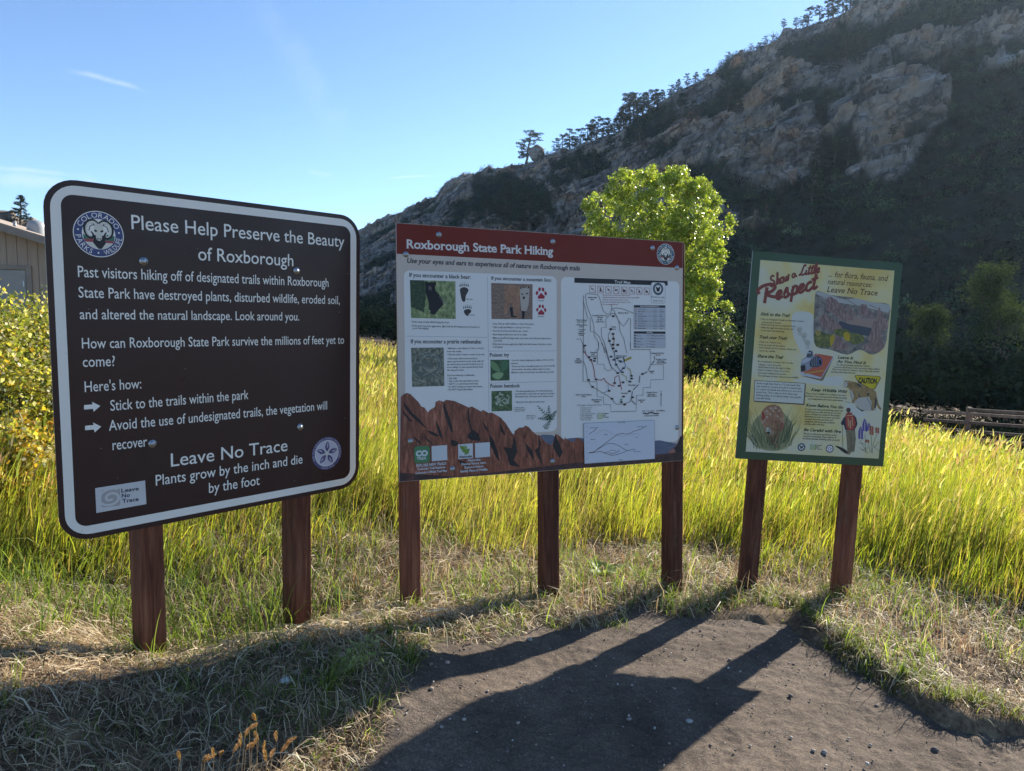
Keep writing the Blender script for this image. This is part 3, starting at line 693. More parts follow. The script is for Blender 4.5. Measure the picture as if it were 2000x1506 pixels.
# white rounded text panels
a = Art(S2, c0=.0004)
q0 = S2.ab(788.7, 527.5); q1 = S2.ab(1087.5, 842); a.rect(q0[0], q0[1], q1[0], q1[1], PW, .03)
q2 = S2.ab(1095.6, 540.5); q3 = S2.ab(1324.7, 862); a.rect(q2[0], q2[1], q3[0], q3[1], PW, .03)
LN = flat((.25, .26, .28), .5)
a.stroke([(952, 540), (955, 803)], .0016, LN); a.stroke([(792.3, 656.5), (952.7, 659)], .0016, LN); a.stroke([(953, 685.8), (1087, 685.3)], .0016, LN); a.stroke([(954, 748.5), (1087, 745)], .0016, LN)
a.build('text_panel')
def small(a, lines, x, y, dy, wmax, cap, m=INK, skew=0):
    for i, (s_, wf) in enumerate(lines):
        a.text(s_, (x, y+i*dy), (x+wmax*wf, y+i*dy+skew*wf), cap, m, bold=.012, res=1)
a = Art(S2, Z6, .0008)
a.text('If you encounter a black bear:', (220, 672), (888, 697), 42, INK, bold=.02, serif=True, res=3); a.text('If you encounter a mountain lion:', (1113, 705), (1768, 727), 36, INK, bold=.02, serif=True, res=3)
a.text('If you encounter a prairie rattlesnake:', (236, 1397), (1005, 1400), 42, INK, bold=.02, serif=True, res=3)
small(a, [('• Back away slowly while facing the bear.', .56), ('• If the bear becomes aggressive, fight back by throwing stones, branches or', 1.0)], 236, 1172, 44, 755, 22, INK, 14)
small(a, [('your belongings.', .24)], 255, 1243, 20, 750, 22, INK, 2)
small(a, [('• Stop. Pick up small children so they don\'t panic.', .70), ('• Talk loudly and firmly in a strong, low voice.', .65), ('• Face the lion but avoid direct eye contact.', .61), ('• Back away slowly if you can do so safely.', .59), ('• Make yourself look large; raise your arms and hold your jacket above', .99)], 1118, 1193, 39, 655, 20, INK, 4)
small(a, [('your head.', .15)], 1136, 1378, 20, 655, 20, INK, 0); small(a, [('• If the lion becomes aggressive, fight back with stones, branches or your', 1.0)], 1118, 1416, 20, 655, 20)
small(a, [('belongings.', .16)], 1136, 1446, 20, 655, 20)
a.z = Z9
a.text('Poison ivy', (953, 238), (1145, 236), 34, INK, bold=.02, serif=True, res=3); a.text('Poison hemlock', (956, 548), (1253, 543), 34, INK, bold=.02, serif=True, res=3)
small(a, [('• Maintain a safe distance (3 feet or more)', .97), ('  from the snake.', .39), ('• Give the snake a chance to move on its own.', 1.0)], 527, 164, 31, 375, 18, INK, -3)
small(a, [('• If the snake will not move and you', .80), ('  cannot get around it on the trail, walk off', .97), ('  the trail and go around it (only if you can', .96), ('  do so safely), or turn around and go back', .96), ('  the way you came.', .45)], 527, 266, 28.5, 375, 18, INK, -4)
small(a, [('If you are bitten by a rattlesnake:', .73), ('• Stay calm', .25), ('• Stay on the trail, stay where you are', .83), ('• Call 911 or send someone for help', .81), ('• Do NOT attempt to remove the venom', .92), ('• Do NOT restrict blood flow', .67)], 530, 433, 28.5, 375, 18, INK, -5)
small(a, [('• Look for shiny, bright green leaflets of three in the', .97), ('  summer.', .17), ('• Poison ivy turns a beautiful purple-red color in the fall.', 1.0), ('• In the winter, the shiny, leafless stalks are very', .88), ('  difficult to pick out but they can still make you itch.', .98)], 1163, 283, 30, 440, 16, INK, -6)
small(a, [('• The plant typically grows 4 to 8 feet tall and has', .95), ('  smooth hollow stems that are rigid and can have', 1.0), ('  dark purple spots. Old stems can be white in color.', .97), ('', .1), ('• All parts of the plant are poisonous!', .75)], 1203, 590, 27, 395, 16, INK, -5)
small(a, [('Conium maculatum', .9), ('Hemlock flowers', 1.0), ('small and white', .95)], 1195, 752, 17, 112, 11, INK, -3)
small(a, [('Hemlock leaf', .9), ('fern like in', 1.0), ('look', .8)], 1318, 830, 16, 95, 10, INK, -2)
a.build('text_block')
# --- black bear photo
a = Art(S2, Z6, .0008)
a.poly([(226, 708), (722, 722), (725, 1133), (238, 1122)], speckle((.04, .065, .02), (.19, .24, .09), (.42, .45, .22), 60, 'printed_meadow', stretch=(1, 1, .6)))
a.poly([(226, 708), (385, 713), (400, 900), (380, 1060), (237, 1000)], speckle((.004, .012, .004), (.02, .045, .015), (.07, .12, .04), 110, 'printed_bush'), 0)
BK = flat((.006, .006, .008), .5, .3)
a.poly([(388, 735), (405, 722), (425, 735), (470, 735), (490, 730), (508, 735), (512, 755), (500, 785), (505, 825), (545, 868), (585, 925), (592, 975), (560, 1010), (525, 1050), (495, 1088), (445, 1075), (450, 1040), (430, 1030), (432, 960), (410, 880), (392, 840), (395, 790)], BK)
a.pdisc((404, 742), 17, 20, BK); a.pdisc((494, 748), 18, 20, BK); a.pdisc((448, 775), 52, 46, BK)
a.poly([(425, 790), (440, 770), (462, 785), (462, 820), (448, 835), (432, 820)], flat((.10, .09, .085), .5)); a.disc(a.ab((446, 822)), .004, BK, 8)
for i in range(5): a.stroke([(545+i*22, 880+i*18), (585+i*16, 960+i*8)], .002, flat((.16, .15, .13), .5))
a.build('bear_photo')
def bearprint(a, cx, cy, k, rear):
    c = flat((.035, .03, .03), .5)
    if rear: a.poly([(cx+x*k, cy+y*k) for x, y in ((-44, -50), (-20, -72), (15, -74), (45, -55), (46, -30), (20, 20), (15, 70), (-5, 85), (-25, 60), (-35, 10))], c, 3)
    else: a.poly([(cx+x*k, cy+y*k) for x, y in ((-40, -30), (-10, -48), (30, -48), (48, -30), (40, -5), (20, 8), (5, 35), (-18, 20), (-34, 0))], c, 3)
    for i in range(5):
        t = -42+i*22; h = -88-12*math.sin(math.pi*(i+.5)/5) if rear else -62-12*math.sin(math.pi*(i+.5)/5)
        a.pdisc((cx+t*k, cy+h*k), 7*k, 13*k, c, 10, 0); a.pdisc((cx+(t+1)*k, cy+(h-24)*k), 2.6*k, 7*k, c, 6)
a = Art(S2, Z6, .0008); bearprint(a, 815, 862, 1, True); bearprint(a, 850, 1070, .9, False)
a.text('Hind Paw', (840, 922), (912, 924), 12, INK, bold=.02, res=1); a.text('Front Paw', (868, 1094), (936, 1096), 12, INK, bold=.02, res=1); a.build('bear_tracks')
a = Art(S2, Z6, .0008)
a.poly([(1111, 740), (1562, 755), (1562, 1137), (1115, 1133)], speckle((.08, .045, .035), (.20, .13, .10), (.34, .22, .15), 60, 'printed_desert', stretch=(1, 1, 2.5)))
a.poly([(1250, 770), (1330, 757), (1420, 775), (1440, 850), (1420, 960), (1415, 1130), (1370, 1130), (1360, 1040), (1330, 960), (1300, 980), (1285, 1080), (1265, 1088), (1250, 1050), (1262, 950), (1255, 860)], speckle((.15, .07, .04), (.30, .16, .09), (.38, .22, .13), 25, 'printed_tawny'))
LG = flat((.42, .36, .31), .5, .1)
a.poly([(1425, 785), (1445, 800), (1490, 795), (1520, 770), (1528, 810), (1525, 870), (1520, 960), (1500, 1040), (1480, 1050), (1440, 1040), (1430, 940), (1425, 860)], LG)
for pl_ in ([(1425, 783), (1442, 800), (1432, 812)], [(1520, 770), (1528, 800), (1505, 797)], [(1440, 850), (1462, 862), (1455, 872), (1440, 865)], [(1490, 852), (1512, 845), (1508, 862), (1492, 865)], [(1455, 890), (1480, 888), (1472, 920), (1455, 915)], [(1445, 1045), (1480, 1050), (1470, 1130), (1448, 1130)], [(1310, 1010), (1345, 1000), (1352, 1095), (1395, 1105), (1385, 1118), (1330, 1112)]): a.poly(pl_, BK)
a.build('lion_photo')
CR = flat((.32, .02, .045), .5)
a = Art(S2, Z6, .0008)
for cx, cy, k in ((1656, 860, 1.0), (1656, 1040, .9)):
    a.poly([(cx+x*k, cy+y*k) for x, y in ((-38, 48), (-36, 22), (-18, 8), (-8, -8), (8, -8), (18, 8), (38, 22), (38, 48), (18, 54), (0, 50), (-18, 54))], CR)
    for x, y in ((-46, -10), (-18, -50), (20, -48), (48, -6)): a.pdisc((cx+x*k, cy+y*k), 14*k, 23*k, CR, 12, -12 if x > 0 else 10)
    a.text('Front Paw' if k == 1 else 'Rear Paw', (cx-36, cy+78*k), (cx+30, cy+80*k), 13, INK, bold=.02, res=1)
a.build('lion_tracks')
a = Art(S2, Z9, .0008); a.poly([(167, 150), (493, 147), (500, 530), (178, 540)], speckle((.02, .025, .018), (.13, .14, .10), (.33, .33, .25), 70, 'printed_dry_grass', stretch=(1, 1, .5), rot=(0, .5, 0)))
SN = flat((.10, .12, .10), .5, .3); SN2 = flat((.17, .19, .16), .5, .3)
a.stroke([(250, 260), (330, 225), (420, 240), (460, 320), (420, 400), (330, 420), (240, 400), (215, 330), (290, 300), (370, 330)], .022, SN, 6); a.stroke([(245, 260), (330, 222), (422, 238), (464, 320), (424, 404)], .006, SN2, 6); a.pdisc((330, 360), 45, 16, SN2, 12, 20)
for i in range(22):
    x = RG.uniform(180, 480); y = RG.uniform(160, 520); t = RG.uniform(-.9, .9); L_ = RG.uniform(40, 110); x2 = min(492, max(176, x+L_*math.cos(t))); y2 = min(528, max(152, y+L_*math.sin(t))); a.stroke([(x, y), (x2, y2)], .0022, flat((.36, .35, .26), .5))
a.build('snake_photo')
a = Art(S2, Z9, .0008); a.poly([(958, 270), (1147, 268), (1150, 475), (960, 478)], speckle((.012, .03, .012), (.03, .08, .03), (.07, .15, .06), 40, 'printed_dark_leaves'))
G1, G2, G3 = flat((.13, .24, .10), .5, .15), flat((.22, .34, .16), .5, .1), flat((.05, .14, .06), .5, .1)
a.poly([(965, 285), (1010, 300), (1060, 385), (1000, 375), (962, 330)], G1, 3); a.poly([(1065, 385), (1070, 300), (1110, 272), (1140, 300), (1120, 360)], G3, 3); a.poly([(975, 430), (1020, 395), (1085, 400), (1075, 440), (1030, 465)], G2, 3)
a.build('ivy_photo')
a = Art(S2, Z9, .0008); a.poly([(968, 582), (1172, 577), (1177, 778), (970, 784)], speckle((.015, .03, .012), (.06, .11, .04), (.16, .22, .10), 55, 'printed_umbel_leaves'))
FL = flat((.36, .40, .30), .5, .2)
for i in range(60):
    t = RG.uniform(0, 6.28); r_ = RG.uniform(0, 1)**.5; a.pdisc((1075+r_*85*math.cos(t), 665+r_*70*math.sin(t)), RG.uniform(5, 12), RG.uniform(4, 9), FL, 7)
a.build('hemlock_photo')
a = Art(S2, Z9, .0008); FG = flat((.03, .075, .045), .5, .2)
for base, tip in (((1495, 965), (1560, 870)), ((1560, 870), (1430, 730)), ((1545, 880), (1540, 735)), ((1550, 870), (1610, 785)), ((1570, 850), (1440, 855))):
    d = np.array(tip)-np.array(base); L_ = np.linalg.norm(d); d = d/L_; n_ = np.array([-d[1], d[0]]); base = np.array(base)
    a.stroke([tuple(base), tuple(tip)], .0015, FG)
    for i in range(7):
        t = (i+.5)/7; w_ = (1-t)*32+8
        for sg in (-1, 1): q = base+d*L_*t; a.poly([tuple(q), tuple(q+d*10+n_*sg*w_*.6), tuple(q+d*22+n_*sg*w_), tuple(q+d*14+n_*sg*w_*.2)], FG)
a.build('leaf_drawing')
# --- red rock photo along the bottom
m, nt, out = mat('printed_red_rock'); p = N(nt, 'ShaderNodeBsdfPrincipled')
v = coords(nt, (9, 1, 1.6), (0, .62, 0)); n1 = noise(nt, v, 7, 8, .75, .8); n2 = noise(nt, coords(nt), 6, 5, .6)
c = ramp(nt, n1, [(.34, (.010, .006, .006)), (.42, (.15, .040, .022)), (.54, (.29, .085, .045)), (.68, (.46, .20, .12))]); c = mixc(nt, 1.0, c, ramp(nt, n2, [(.3, (.55, .5, .5)), (.7, (1.1, 1.1, 1.1))]), 'MULTIPLY')
LK(nt, c, p.inputs['Base Color']); p.inputs['Roughness'].default_value = .4; LK(nt, p.outputs[0], out.inputs[0]); RK = m
a = Art(S2, Z9, .0012); HILL = speckle((.07, .085, .13), (.10, .12, .18), (.14, .15, .19), 12, 'printed_far_hills', stretch=(1, 1, 4))
def z8to9(p): return ((1080+p[0]/5.792-770)*5.106, (670+p[1]/5.792-650)*5.106)
hl = [(1430, 1050), (1470, 1015), (1560, 1018), (1640, 1045)]+[z8to9(p) for p in ((100, 1090), (200, 1075), (300, 1070), (345, 1080), (700, 1150), (1145, 1105), (1210, 1100), (1300, 1120), (1420, 1140), (1450, 1150), (1450, 1300), (0, 1380))]+[(1430, 1300)]
a.poly(hl, HILL)
el_ = a.ab(z8to9((1472, 1320)))
rk_ = [(66, 640), (90, 615), (125, 600), (160, 610), (205, 655), (240, 690), (270, 735), (300, 745), (335, 795), (355, 770), (405, 740), (412, 690), (450, 673), (488, 688), (520, 668), (600, 680), (690, 720), (740, 745), (775, 735), (865, 785), (885, 768), (940, 800), (975, 795), (1060, 845), (1110, 900), (1180, 1010), (1195, 1015), (1200, 980), (1245, 945), (1280, 945), (1310, 925), (1340, 940), (1380, 985), (1420, 1020), (1445, 1020), (1500, 1085), (1560, 1120), (1575, 1110), (1610, 1005), (1650, 1030), (1700, 1075)]
rk_ += [z8to9(p) for p in ((130, 1060), (160, 1095), (200, 1110), (240, 1120), (260, 1075), (300, 1080), (345, 1120), (500, 1300), (1145, 1270), (1200, 1330), (1300, 1270), (1330, 1220), (1400, 1150), (1440, 1055), (1466, 1050))]
P = [a.ab(p_) for p_ in rk_]; P = [(min(max(q[0], .0016), S2.W-.0016), q[1]) for q in P]
P += [(S2.W-.0016, S2.H-.0016), (.0016, S2.H-.0016)]; a.pabs(P, RK)
DKR = flat((.014, .009, .010), .5, .3)
for pl_ in ([(495, 690), (520, 760), (545, 830), (580, 940), (585, 1000), (560, 975), (530, 900), (500, 800), (485, 740)], [(745, 745), (748, 850), (775, 960), (845, 1010), (860, 1080), (775, 1070), (730, 1050), (735, 1010), (765, 985), (735, 880), (728, 780)],
            [(940, 1010), (985, 1060), (1030, 1180), (1055, 1290), (1010, 1235), (960, 1120)], [(1190, 1020), (1215, 1100), (1225, 1190), (1190, 1270), (1255, 1340), (1150, 1320), (1120, 1210), (1085, 1140), (1170, 1150), (1180, 1090)], [(1435, 1030), (1462, 1090), (1450, 1180), (1485, 1330), (1430, 1240), (1400, 1170), (1440, 1140)],
            [(1605, 1015), (1640, 1090), (1680, 1190), (1650, 1255), (1610, 1190), (1580, 1130)], [(90, 680), (180, 800), (250, 860), (330, 960), (300, 940), (190, 850), (110, 760)], [(75, 760), (160, 860), (190, 885), (150, 880), (85, 800)], [(325, 975), (380, 985), (440, 1020), (430, 1040), (360, 1010)], [(560, 1060), (640, 1090), (620, 1130), (570, 1130)], [(290, 1010), (350, 1075), (400, 1120), (330, 1080)],
            [(410, 870), (450, 940), (490, 1070), (450, 1030), (425, 950)], [(1300, 1090), (1380, 1180), (1400, 1290), (1330, 1180)], [(180, 1020), (260, 1090), (270, 1120), (200, 1060)], [(630, 1260), (700, 1290), (760, 1340), (660, 1310)], [(880, 870), (930, 960), (945, 1000), (900, 950)], [(1050, 900), (1100, 990), (1110, 1030), (1060, 980)]): a.poly(pl_, DKR)
a.poly([z8to9(p) for p in ((1440, 1060), (1466, 1055), (1466, 1320), (1380, 1310), (1330, 1230), (1400, 1160))], DKR)
a.poly([z8to9(p) for p in ((1310, 1215), (1370, 1195), (1385, 1230), (1340, 1290), (1300, 1280))], flat((.30, .13, .10), .5, .2))
q = a.ab((75, 1330)); a.raw([(.0016, q[1]+.03), (.28, q[1]+.07), (.9, S2.H-.03), (S2.W-.0016, S2.H-.05), (S2.W-.0016, S2.H-.0016), (.0016, S2.H-.0016)], [(0, 1, 2, 3, 4, 5)], speckle((.02, .009, .010), (.045, .018, .018), (.11, .035, .03), 14, 'printed_dark_scrub'))
a.build('rock_photo')
# --- app badges and white squares
GR = flat((.06, .19, .075), .5); WQ = flat((.55, .56, .57), .45, .03); a = Art(S2, Z9, .0050)
a.prect((195, 1133), (352, 1292), GR, .014); a.poly([(369, 1130), (523, 1118), (527, 1268), (372, 1280)], WQ); a.poly([(633, 1113), (780, 1101), (782, 1249), (636, 1260)], WQ); a.poly([(801, 1100), (950, 1090), (952, 1234), (804, 1246)], WQ)
a.text('CO', (212, 1230), (333, 1222), 50, WQ, bold=.07, res=4); a.text('TREX', (222, 1268), (320, 1262), 26, WQ, bold=.03)
a.poly([(650, 1122), (690, 1130), (718, 1160), (735, 1155), (755, 1160), (745, 1172), (740, 1200), (715, 1215), (690, 1217), (705, 1200), (665, 1180), (680, 1178), (655, 1150)], flat((.14, .24, .035), .5)); a.poly([(690, 1118), (720, 1130), (728, 1158), (705, 1145)], flat((.20, .32, .06), .5))
a.text('iNaturalist', (646, 1248), (775, 1240), 22, BLACK, bold=.04)
for st, p0, p1_, cp in (('EXPLORE NEW TRAILS!', (218, 1338), (515, 1314), 27), ('Colorado Trail Explorer', (228, 1369), (510, 1347), 22), ("Colorado's Official Trail Map", (208, 1409), (523, 1382), 22), ('iNaturalist', (731, 1283), (858, 1273), 22), ('Discover Nature, Learn,', (667, 1321), (915, 1301), 22), ('Explore & Record,', (698, 1353), (888, 1338), 22), ('Identify Plants & Wildlife.', (655, 1392), (930, 1370), 22)): a.text(st, p0, p1_, cp, WQ, bold=.03)
a.build('app_badges')
# --- trail map
a = Art(S2, Z7, .0008); MAPG = flat((.44, .45, .47), .45, .02); LK_ = flat((.10, .10, .11), .5); lw = .0026
a.poly([(492, 617), (1590, 657), (1590, 710), (492, 677)], BLACK); a.text('Trail Map', (965, 683), (1152, 690), 34, PW, bold=.01, res=3)
R2 = flat((.30, .04, .05), .5)
for i, x in enumerate((707, 800, 893, 985, 1077, 1167, 1255, 1343)):
    y = 752+i*3.6; w_ = 34-i*.4; P = [a.ab(p_) for p_ in ((x-w_, y-40), (x+w_, y-39), (x+w_, y+41), (x-w_, y+40))]; a.stroke(P, .003, R2, closed=True, inab=True)
    g_ = [[(-28, -12), (20, -4), (28, -10), (10, 6), (-6, 4), (-10, 10)], [(-5, -30), (8, -28), (6, -8), (16, 16), (20, 28), (-22, 28), (-10, 6)], [(-20, 8), (0, -20), (6, -6), (22, 10), (8, 18), (-8, 4)], [(-22, -6), (8, -10), (18, -20), (14, 8), (18, 26), (8, 10), (-12, 10), (-20, 24)], [(-22, -20), (-8, -20), (-4, 4), (12, -18), (22, 0), (18, 24), (-20, 24)], [(-20, 20), (0, -20), (20, 20), (10, 20), (0, -2), (-10, 20)], [(-16, 24), (-6, -6), (0, -24), (6, -4), (18, 24)], [(-18, 14), (-14, -14), (-4, 2), (0, -26), (5, 2), (16, -14), (16, 14), (0, 24)]][i]
    a.poly([(x+p_[0]*.85, y+p_[1]*.85) for p_ in g_], flat((.07, .03, .035), .5)); a.stroke([(x-w_*.8, y-32), (x+w_*.8, y+32)], .002, R2)
for i, (s_, x1) in enumerate((('• All trails closed to mountain bikes, dogs and horses', 1150), ('• All plants and animals are protected by law, please respect wildlife', 1255), ('• Trails are open one hour before sunrise', 1125), ('• Please stay on designated trails at all times, 911 only', 1152), ('• In an emergency dial 911', 1002))): a.text(s_, (815, 826+i*27), (x1, 830+i*27), 12, R2, bold=.02, res=1)
P = [a.ab(p_) for p_ in ((1393, 668), (1560, 675), (1560, 920), (1393, 915))]; a.rect(P[0][0], P[0][1], P[2][0], P[2][1], LN, .014); a.rect(P[0][0]+.0022, P[0][1]+.0022, P[2][0]-.0022, P[2][1]-.0022, PW, .012)
C = a.ab((1476, 750)); a.disc(C, .034, flat((.08, .10, .12), .5), 24); a.disc(C, .021, PW, 20); a.disc(C+np.array([0, .004]), .011, BLACK, 10); a.disc(C+np.array([-.009, -.006]), .006, BLACK, 8); a.disc(C+np.array([.009, -.006]), .006, BLACK, 8)
a.text('Roxborough', (1400, 852), (1548, 858), 22, INK, serif=True); a.text('State Park', (1415, 895), (1538, 900), 20, INK, serif=True)
# tables
for (y0, y1, rows, hd) in ((940, 1222, 9, 'TRAIL DISTANCES/DIFFICULTY'), (1247, 1440, 5, 'LEGEND')):
    a.poly([(1192, y0), (1562, y0+3), (1562, y1+5), (1190, y1)], LN); a.poly([(1195, y0+28), (1559, y0+31), (1559, y1+2), (1193, y1-3)], MAPG); a.poly([(1193, y0), (1562, y0+3), (1562, y0+30), (1193, y0+27)], BLACK)
    a.text(hd, (1262, y0+20) if rows == 9 else (1340, y0+20), (1492, y0+22) if rows == 9 else (1412, y0+21), 13, PW, bold=.03, res=1)
    for i in range(rows):
        y = y0+30+(y1-y0-30)*(i+.6)/rows; dyy = 9
        if rows == 9:
            if i % 2: a.poly([(1240, y-14), (1556, y-11), (1556, y+14), (1240, y+11)], flat((.38, .39, .41), .45, .02))
            a.prect((1206, y-9), (1222, y+9), [R2, INK, flat((.35, .2, .1), .5)][(i*2) % 3]); a.prect((1210, y-5), (1219, y+5), MAPG)
            nm = ('Fountain Valley', 'Willow Creek', 'South Rim', 'Carpenter Peak', 'Elk Valley', 'Powerline/Swallow', 'Lyons Overlook', 'Fountain Loop', 'Sharptail Ridge')[i]
            a.text(nm, (1240, y+dyy-3), (1240+len(nm)*6.2, y+dyy-2), 11, INK, bold=.02, res=1); a.text(('2.25 mi', '1.50 mi', '3.00 mi', '6.40 mi')[i % 4], (1420, y+dyy), (1456, y+dyy), 11, INK, bold=.02, res=1); a.text(('Easy', 'Moderate', 'Easy')[i % 3], (1500, y+dyy), (1524 if i % 3 != 1 else 1546, y+dyy), 11, INK, bold=.02, res=1)
        else:
            a.prect((1196, y-9), (1212, y+9), INK); a.text(('Restrooms', 'Picnic Shelter', 'Parking', 'Visitor Center', 'Scenic Overlook')[i], (1218, y+dyy), (1270+(i % 2)*32, y+dyy+1), 12, INK, bold=.02, res=1)
            a.stroke([(1336, y), (1368, y)], .0016, LK_); a.text(('Trail Mileage Between Markers', 'Douglas County Open Space Trails', 'Park Boundary', 'Roads', 'Trails')[i], (1378, y+dyy), (1552 if i < 2 else 1440, y+dyy+1), 12, INK, bold=.02, res=1)
# park area
def z8to7(p): return ((1080+p[0]/5.792-1040)*6.023, (670+p[1]/5.792-440)*6.023)
bd = [(595, 830), (600, 905), (645, 1090), (672, 1095), (678, 1250), (722, 1255), (770, 1380), (778, 1460)]
a.stroke([(597, 825), (598, 1090), (595, 1240), (596, 1400), (600, 1506)], lw, LK_)
a.stroke([(620, 830), (640, 805), (690, 810), (745, 812), (775, 830), (800, 900), (830, 1000), (870, 1040), (910, 1040), (930, 990), (960, 975), (1040, 980), (1100, 1000), (1195, 1038)], lw, LK_, 3)
a.stroke([(620, 830), (640, 950), (690, 1080), (720, 1180), (725, 1250), (780, 1310), (830, 1420), (845, 1506)], lw, LK_, 3); a.stroke([(600, 900), (645, 1092), (675, 1095), (680, 1250), (720, 1255), (725, 1300), (770, 1370), (778, 1465), (745, 1470)], lw, LK_)
a.stroke([(930, 930), (930, 990), (965, 1010), (965, 1045), (935, 1035), (860, 1105), (865, 1200), (808, 1207), (810, 1310), (845, 1380), (870, 1506)], lw, LK_)
a.stroke([(965, 1030), (1010, 1120), (1030, 1250), (1070, 1330), (1090, 1430), (1110, 1506)], lw, LK_, 3); a.stroke([(960, 1030), (1030, 1150), (1065, 1190), (1100, 1150), (1130, 1095), (1152, 1095), (1152, 1460), (1385, 1462), (1388, 1506)], lw, LK_)
a.stroke([(920, 1230), (890, 1300), (905, 1370), (935, 1450), (960, 1506)], lw, LK_, 3); a.stroke([(940, 1270), (955, 1330), (955, 1390), (945, 1430)], .005, flat((.42, .16, .06), .5), 3)
a.stroke([(515, 1345), (560, 1330), (600, 1420), (630, 1506)], lw, LK_)
for x, y in ((948, 1070), (918, 1222), (945, 1278), (903, 1360), (950, 1335), (1000, 1408), (945, 1405), (948, 1448), (980, 1480), (613, 1416)): a.prect((x-15, y-11), (x+15, y+11), BLACK)
for s_, x0, x1, y in (('Roxborough', 652, 752, 856), ('Grove', 680, 722, 880), ('Arrowhead Golf Course', 702, 880, 1070), ('(Private)', 762, 826, 1092), ('No State', 762, 822, 1118), ('Park Access', 748, 840, 1142), ('• Waterton Springs', 505, 640, 1122), ('Dam 1.03 mi', 525, 625, 1145), ('• S Platte River', 505, 642, 1180), ('2.8 mi', 550, 598, 1200), ('To Waterton', 535, 622, 1235), ('Canyon', 545, 600, 1256), ('Parking Lot', 535, 618, 1280), ('4.27 mi', 545, 602, 1302), ('Entrance Road', 1008, 1125, 1038), ('Prairie', 925, 982, 1203), ('Place', 932, 980, 1228), ('Carpenter', 672, 756, 1502)): a.text(s_, (x0, y), (x1, y), 15, INK, bold=.03, res=1)
a.z = Z8
a.stroke([(338, 0), (338, 435), (495, 437), (498, 608), (570, 612), (572, 695), (650, 697), (652, 778), (940, 770), (942, 592), (1015, 592), (1018, 505), (1100, 503), (1102, 418), (1248, 412), (1247, 245), (1100, 245), (1100, 75), (873, 72), (872, 0)], lw, LK_)
a.stroke([(515, 0), (515, 75), (500, 75), (500, 240), (575, 240), (578, 290), (620, 315), (665, 300), (640, 230), (580, 60), (545, 0)], lw, LK_); a.stroke([(580, 0), (640, 220), (660, 270), (720, 330)], lw, LK_)
a.stroke([(345, 90), (380, 140), (430, 200), (450, 250), (465, 320), (470, 380), (485, 415), (545, 420), (575, 398), (600, 440), (650, 475), (695, 488)], .0042, R2); a.stroke([(690, 470), (700, 385), (745, 365), (755, 430), (775, 530)], .0036, R2)
a.stroke([(690, 100), (700, 180), (710, 240), (765, 325), (730, 345)], .004, flat((.05, .07, .14), .5)); a.stroke([(760, 320), (820, 260), (805, 210), (760, 220), (730, 190)], .0045, flat((.05, .12, .30), .5)); a.stroke([(835, 275), (870, 300), (885, 365)], .005, flat((.35, .32, .12), .5)); a.stroke([(770, 350), (830, 385), (830, 420), (860, 435)], .0035, flat((.35, .32, .12), .5), 3)
a.stroke([(340, 200), (370, 280), (385, 380), (410, 450), (440, 495), (490, 520), (560, 565), (650, 620), (700, 680), (750, 692), (860, 670), (885, 620)], lw, LK_, 3); a.stroke([(620, 470), (625, 540), (565, 568)], .003, flat((.12, .28, .42), .5))
for seg_ in ([(1140, 150), (1150, 190)], [(1145, 200), (1110, 245)], [(1100, 255), (1075, 310)], [(1065, 325), (1000, 360)], [(980, 370), (975, 450)], [(965, 470), (905, 530)], [(895, 545), (885, 640)], [(885, 650), (935, 695)]): a.stroke(seg_, .0042, LK_)
a.poly([(800, 190), (880, 152), (886, 175), (806, 212)], flat((.42, .31, .03), .5)); a.poly([(790, 175), (800, 165), (812, 205), (800, 210)], BLACK)
for x, y in ((358, 30), (672, 18), (730, 18), (678, 62), (710, 92), (655, 155), (725, 172), (685, 190), (760, 205), (712, 245), (795, 285), (730, 340), (783, 330), (885, 372), (868, 436), (1010, 350), (790, 445), (745, 484), (400, 418), (485, 412), (445, 496), (632, 540), (862, 545), (665, 630), (795, 606), (770, 668), (808, 696), (896, 614), (695, 452), (886, 402), (470, 175), (465, 203), (405, 160), (425, 190)): a.prect((x-14, y-9), (x+14, y+9), BLACK)
a.prect((760, 632), (778, 652), flat((.06, .25, .10), .5))
for s_, x0, x1, y in (('Peak', 432, 474, 135), ('7,160 ft', 425, 490, 158), ("Visitor's Center", 708, 832, 152), ('6,200 ft', 730, 806, 170), ('PIKE', 262, 305, 188), ('NATIONAL', 243, 324, 210), ('FOREST', 252, 320, 230), ('Indian Creek Trailhead', 256, 432, 592), ('4.4 mi', 320, 368, 612), ('PIKE NATIONAL', 432, 552, 650), ('FOREST', 460, 526, 672), ('Sharptail Trail Head', 1113, 1250, 122), ('2.32 mi', 1158, 1212, 143), ('Douglas County', 1165, 1280, 192), ('Open Space', 1175, 1260, 210), ('Sharptail Ridge', 1168, 1280, 230), ('Ringtail', 1088, 1140, 325), ('Trail', 1098, 1125, 345), ('Douglas County', 1055, 1175, 565), ('Open Space', 1070, 1155, 587), ('Nelson Ranch', 1065, 1170, 606), ('Swallowtail', 957, 1035, 652), ('Trail', 980, 1012, 674), ('Sharptail', 850, 930, 482), ('Powerline', 768, 846, 574)): a.text(s_, (x0, y), (x1, y-1), 14, INK, bold=.03, res=1)
a.stroke([(1220, 560), (1218, 715)], .003, LK_); a.text('N', (1212, 555), (1226, 555), 16, INK); a.poly([(1213, 590), (1220, 560), (1227, 590)], BLACK)
a.stroke([(1015, 795), (1050, 793), (1050, 802), (1075, 801), (1078, 788), (1130, 787), (1135, 797), (1195, 796)], .006, BLACK); a.text('0.2   0   0.2   0.4 Miles', (1003, 775), (1265, 770), 13, INK, bold=.03, res=1); a.text('Contour intervals 40ft', (1025, 830), (1190, 826), 14, INK, bold=.02, res=1)
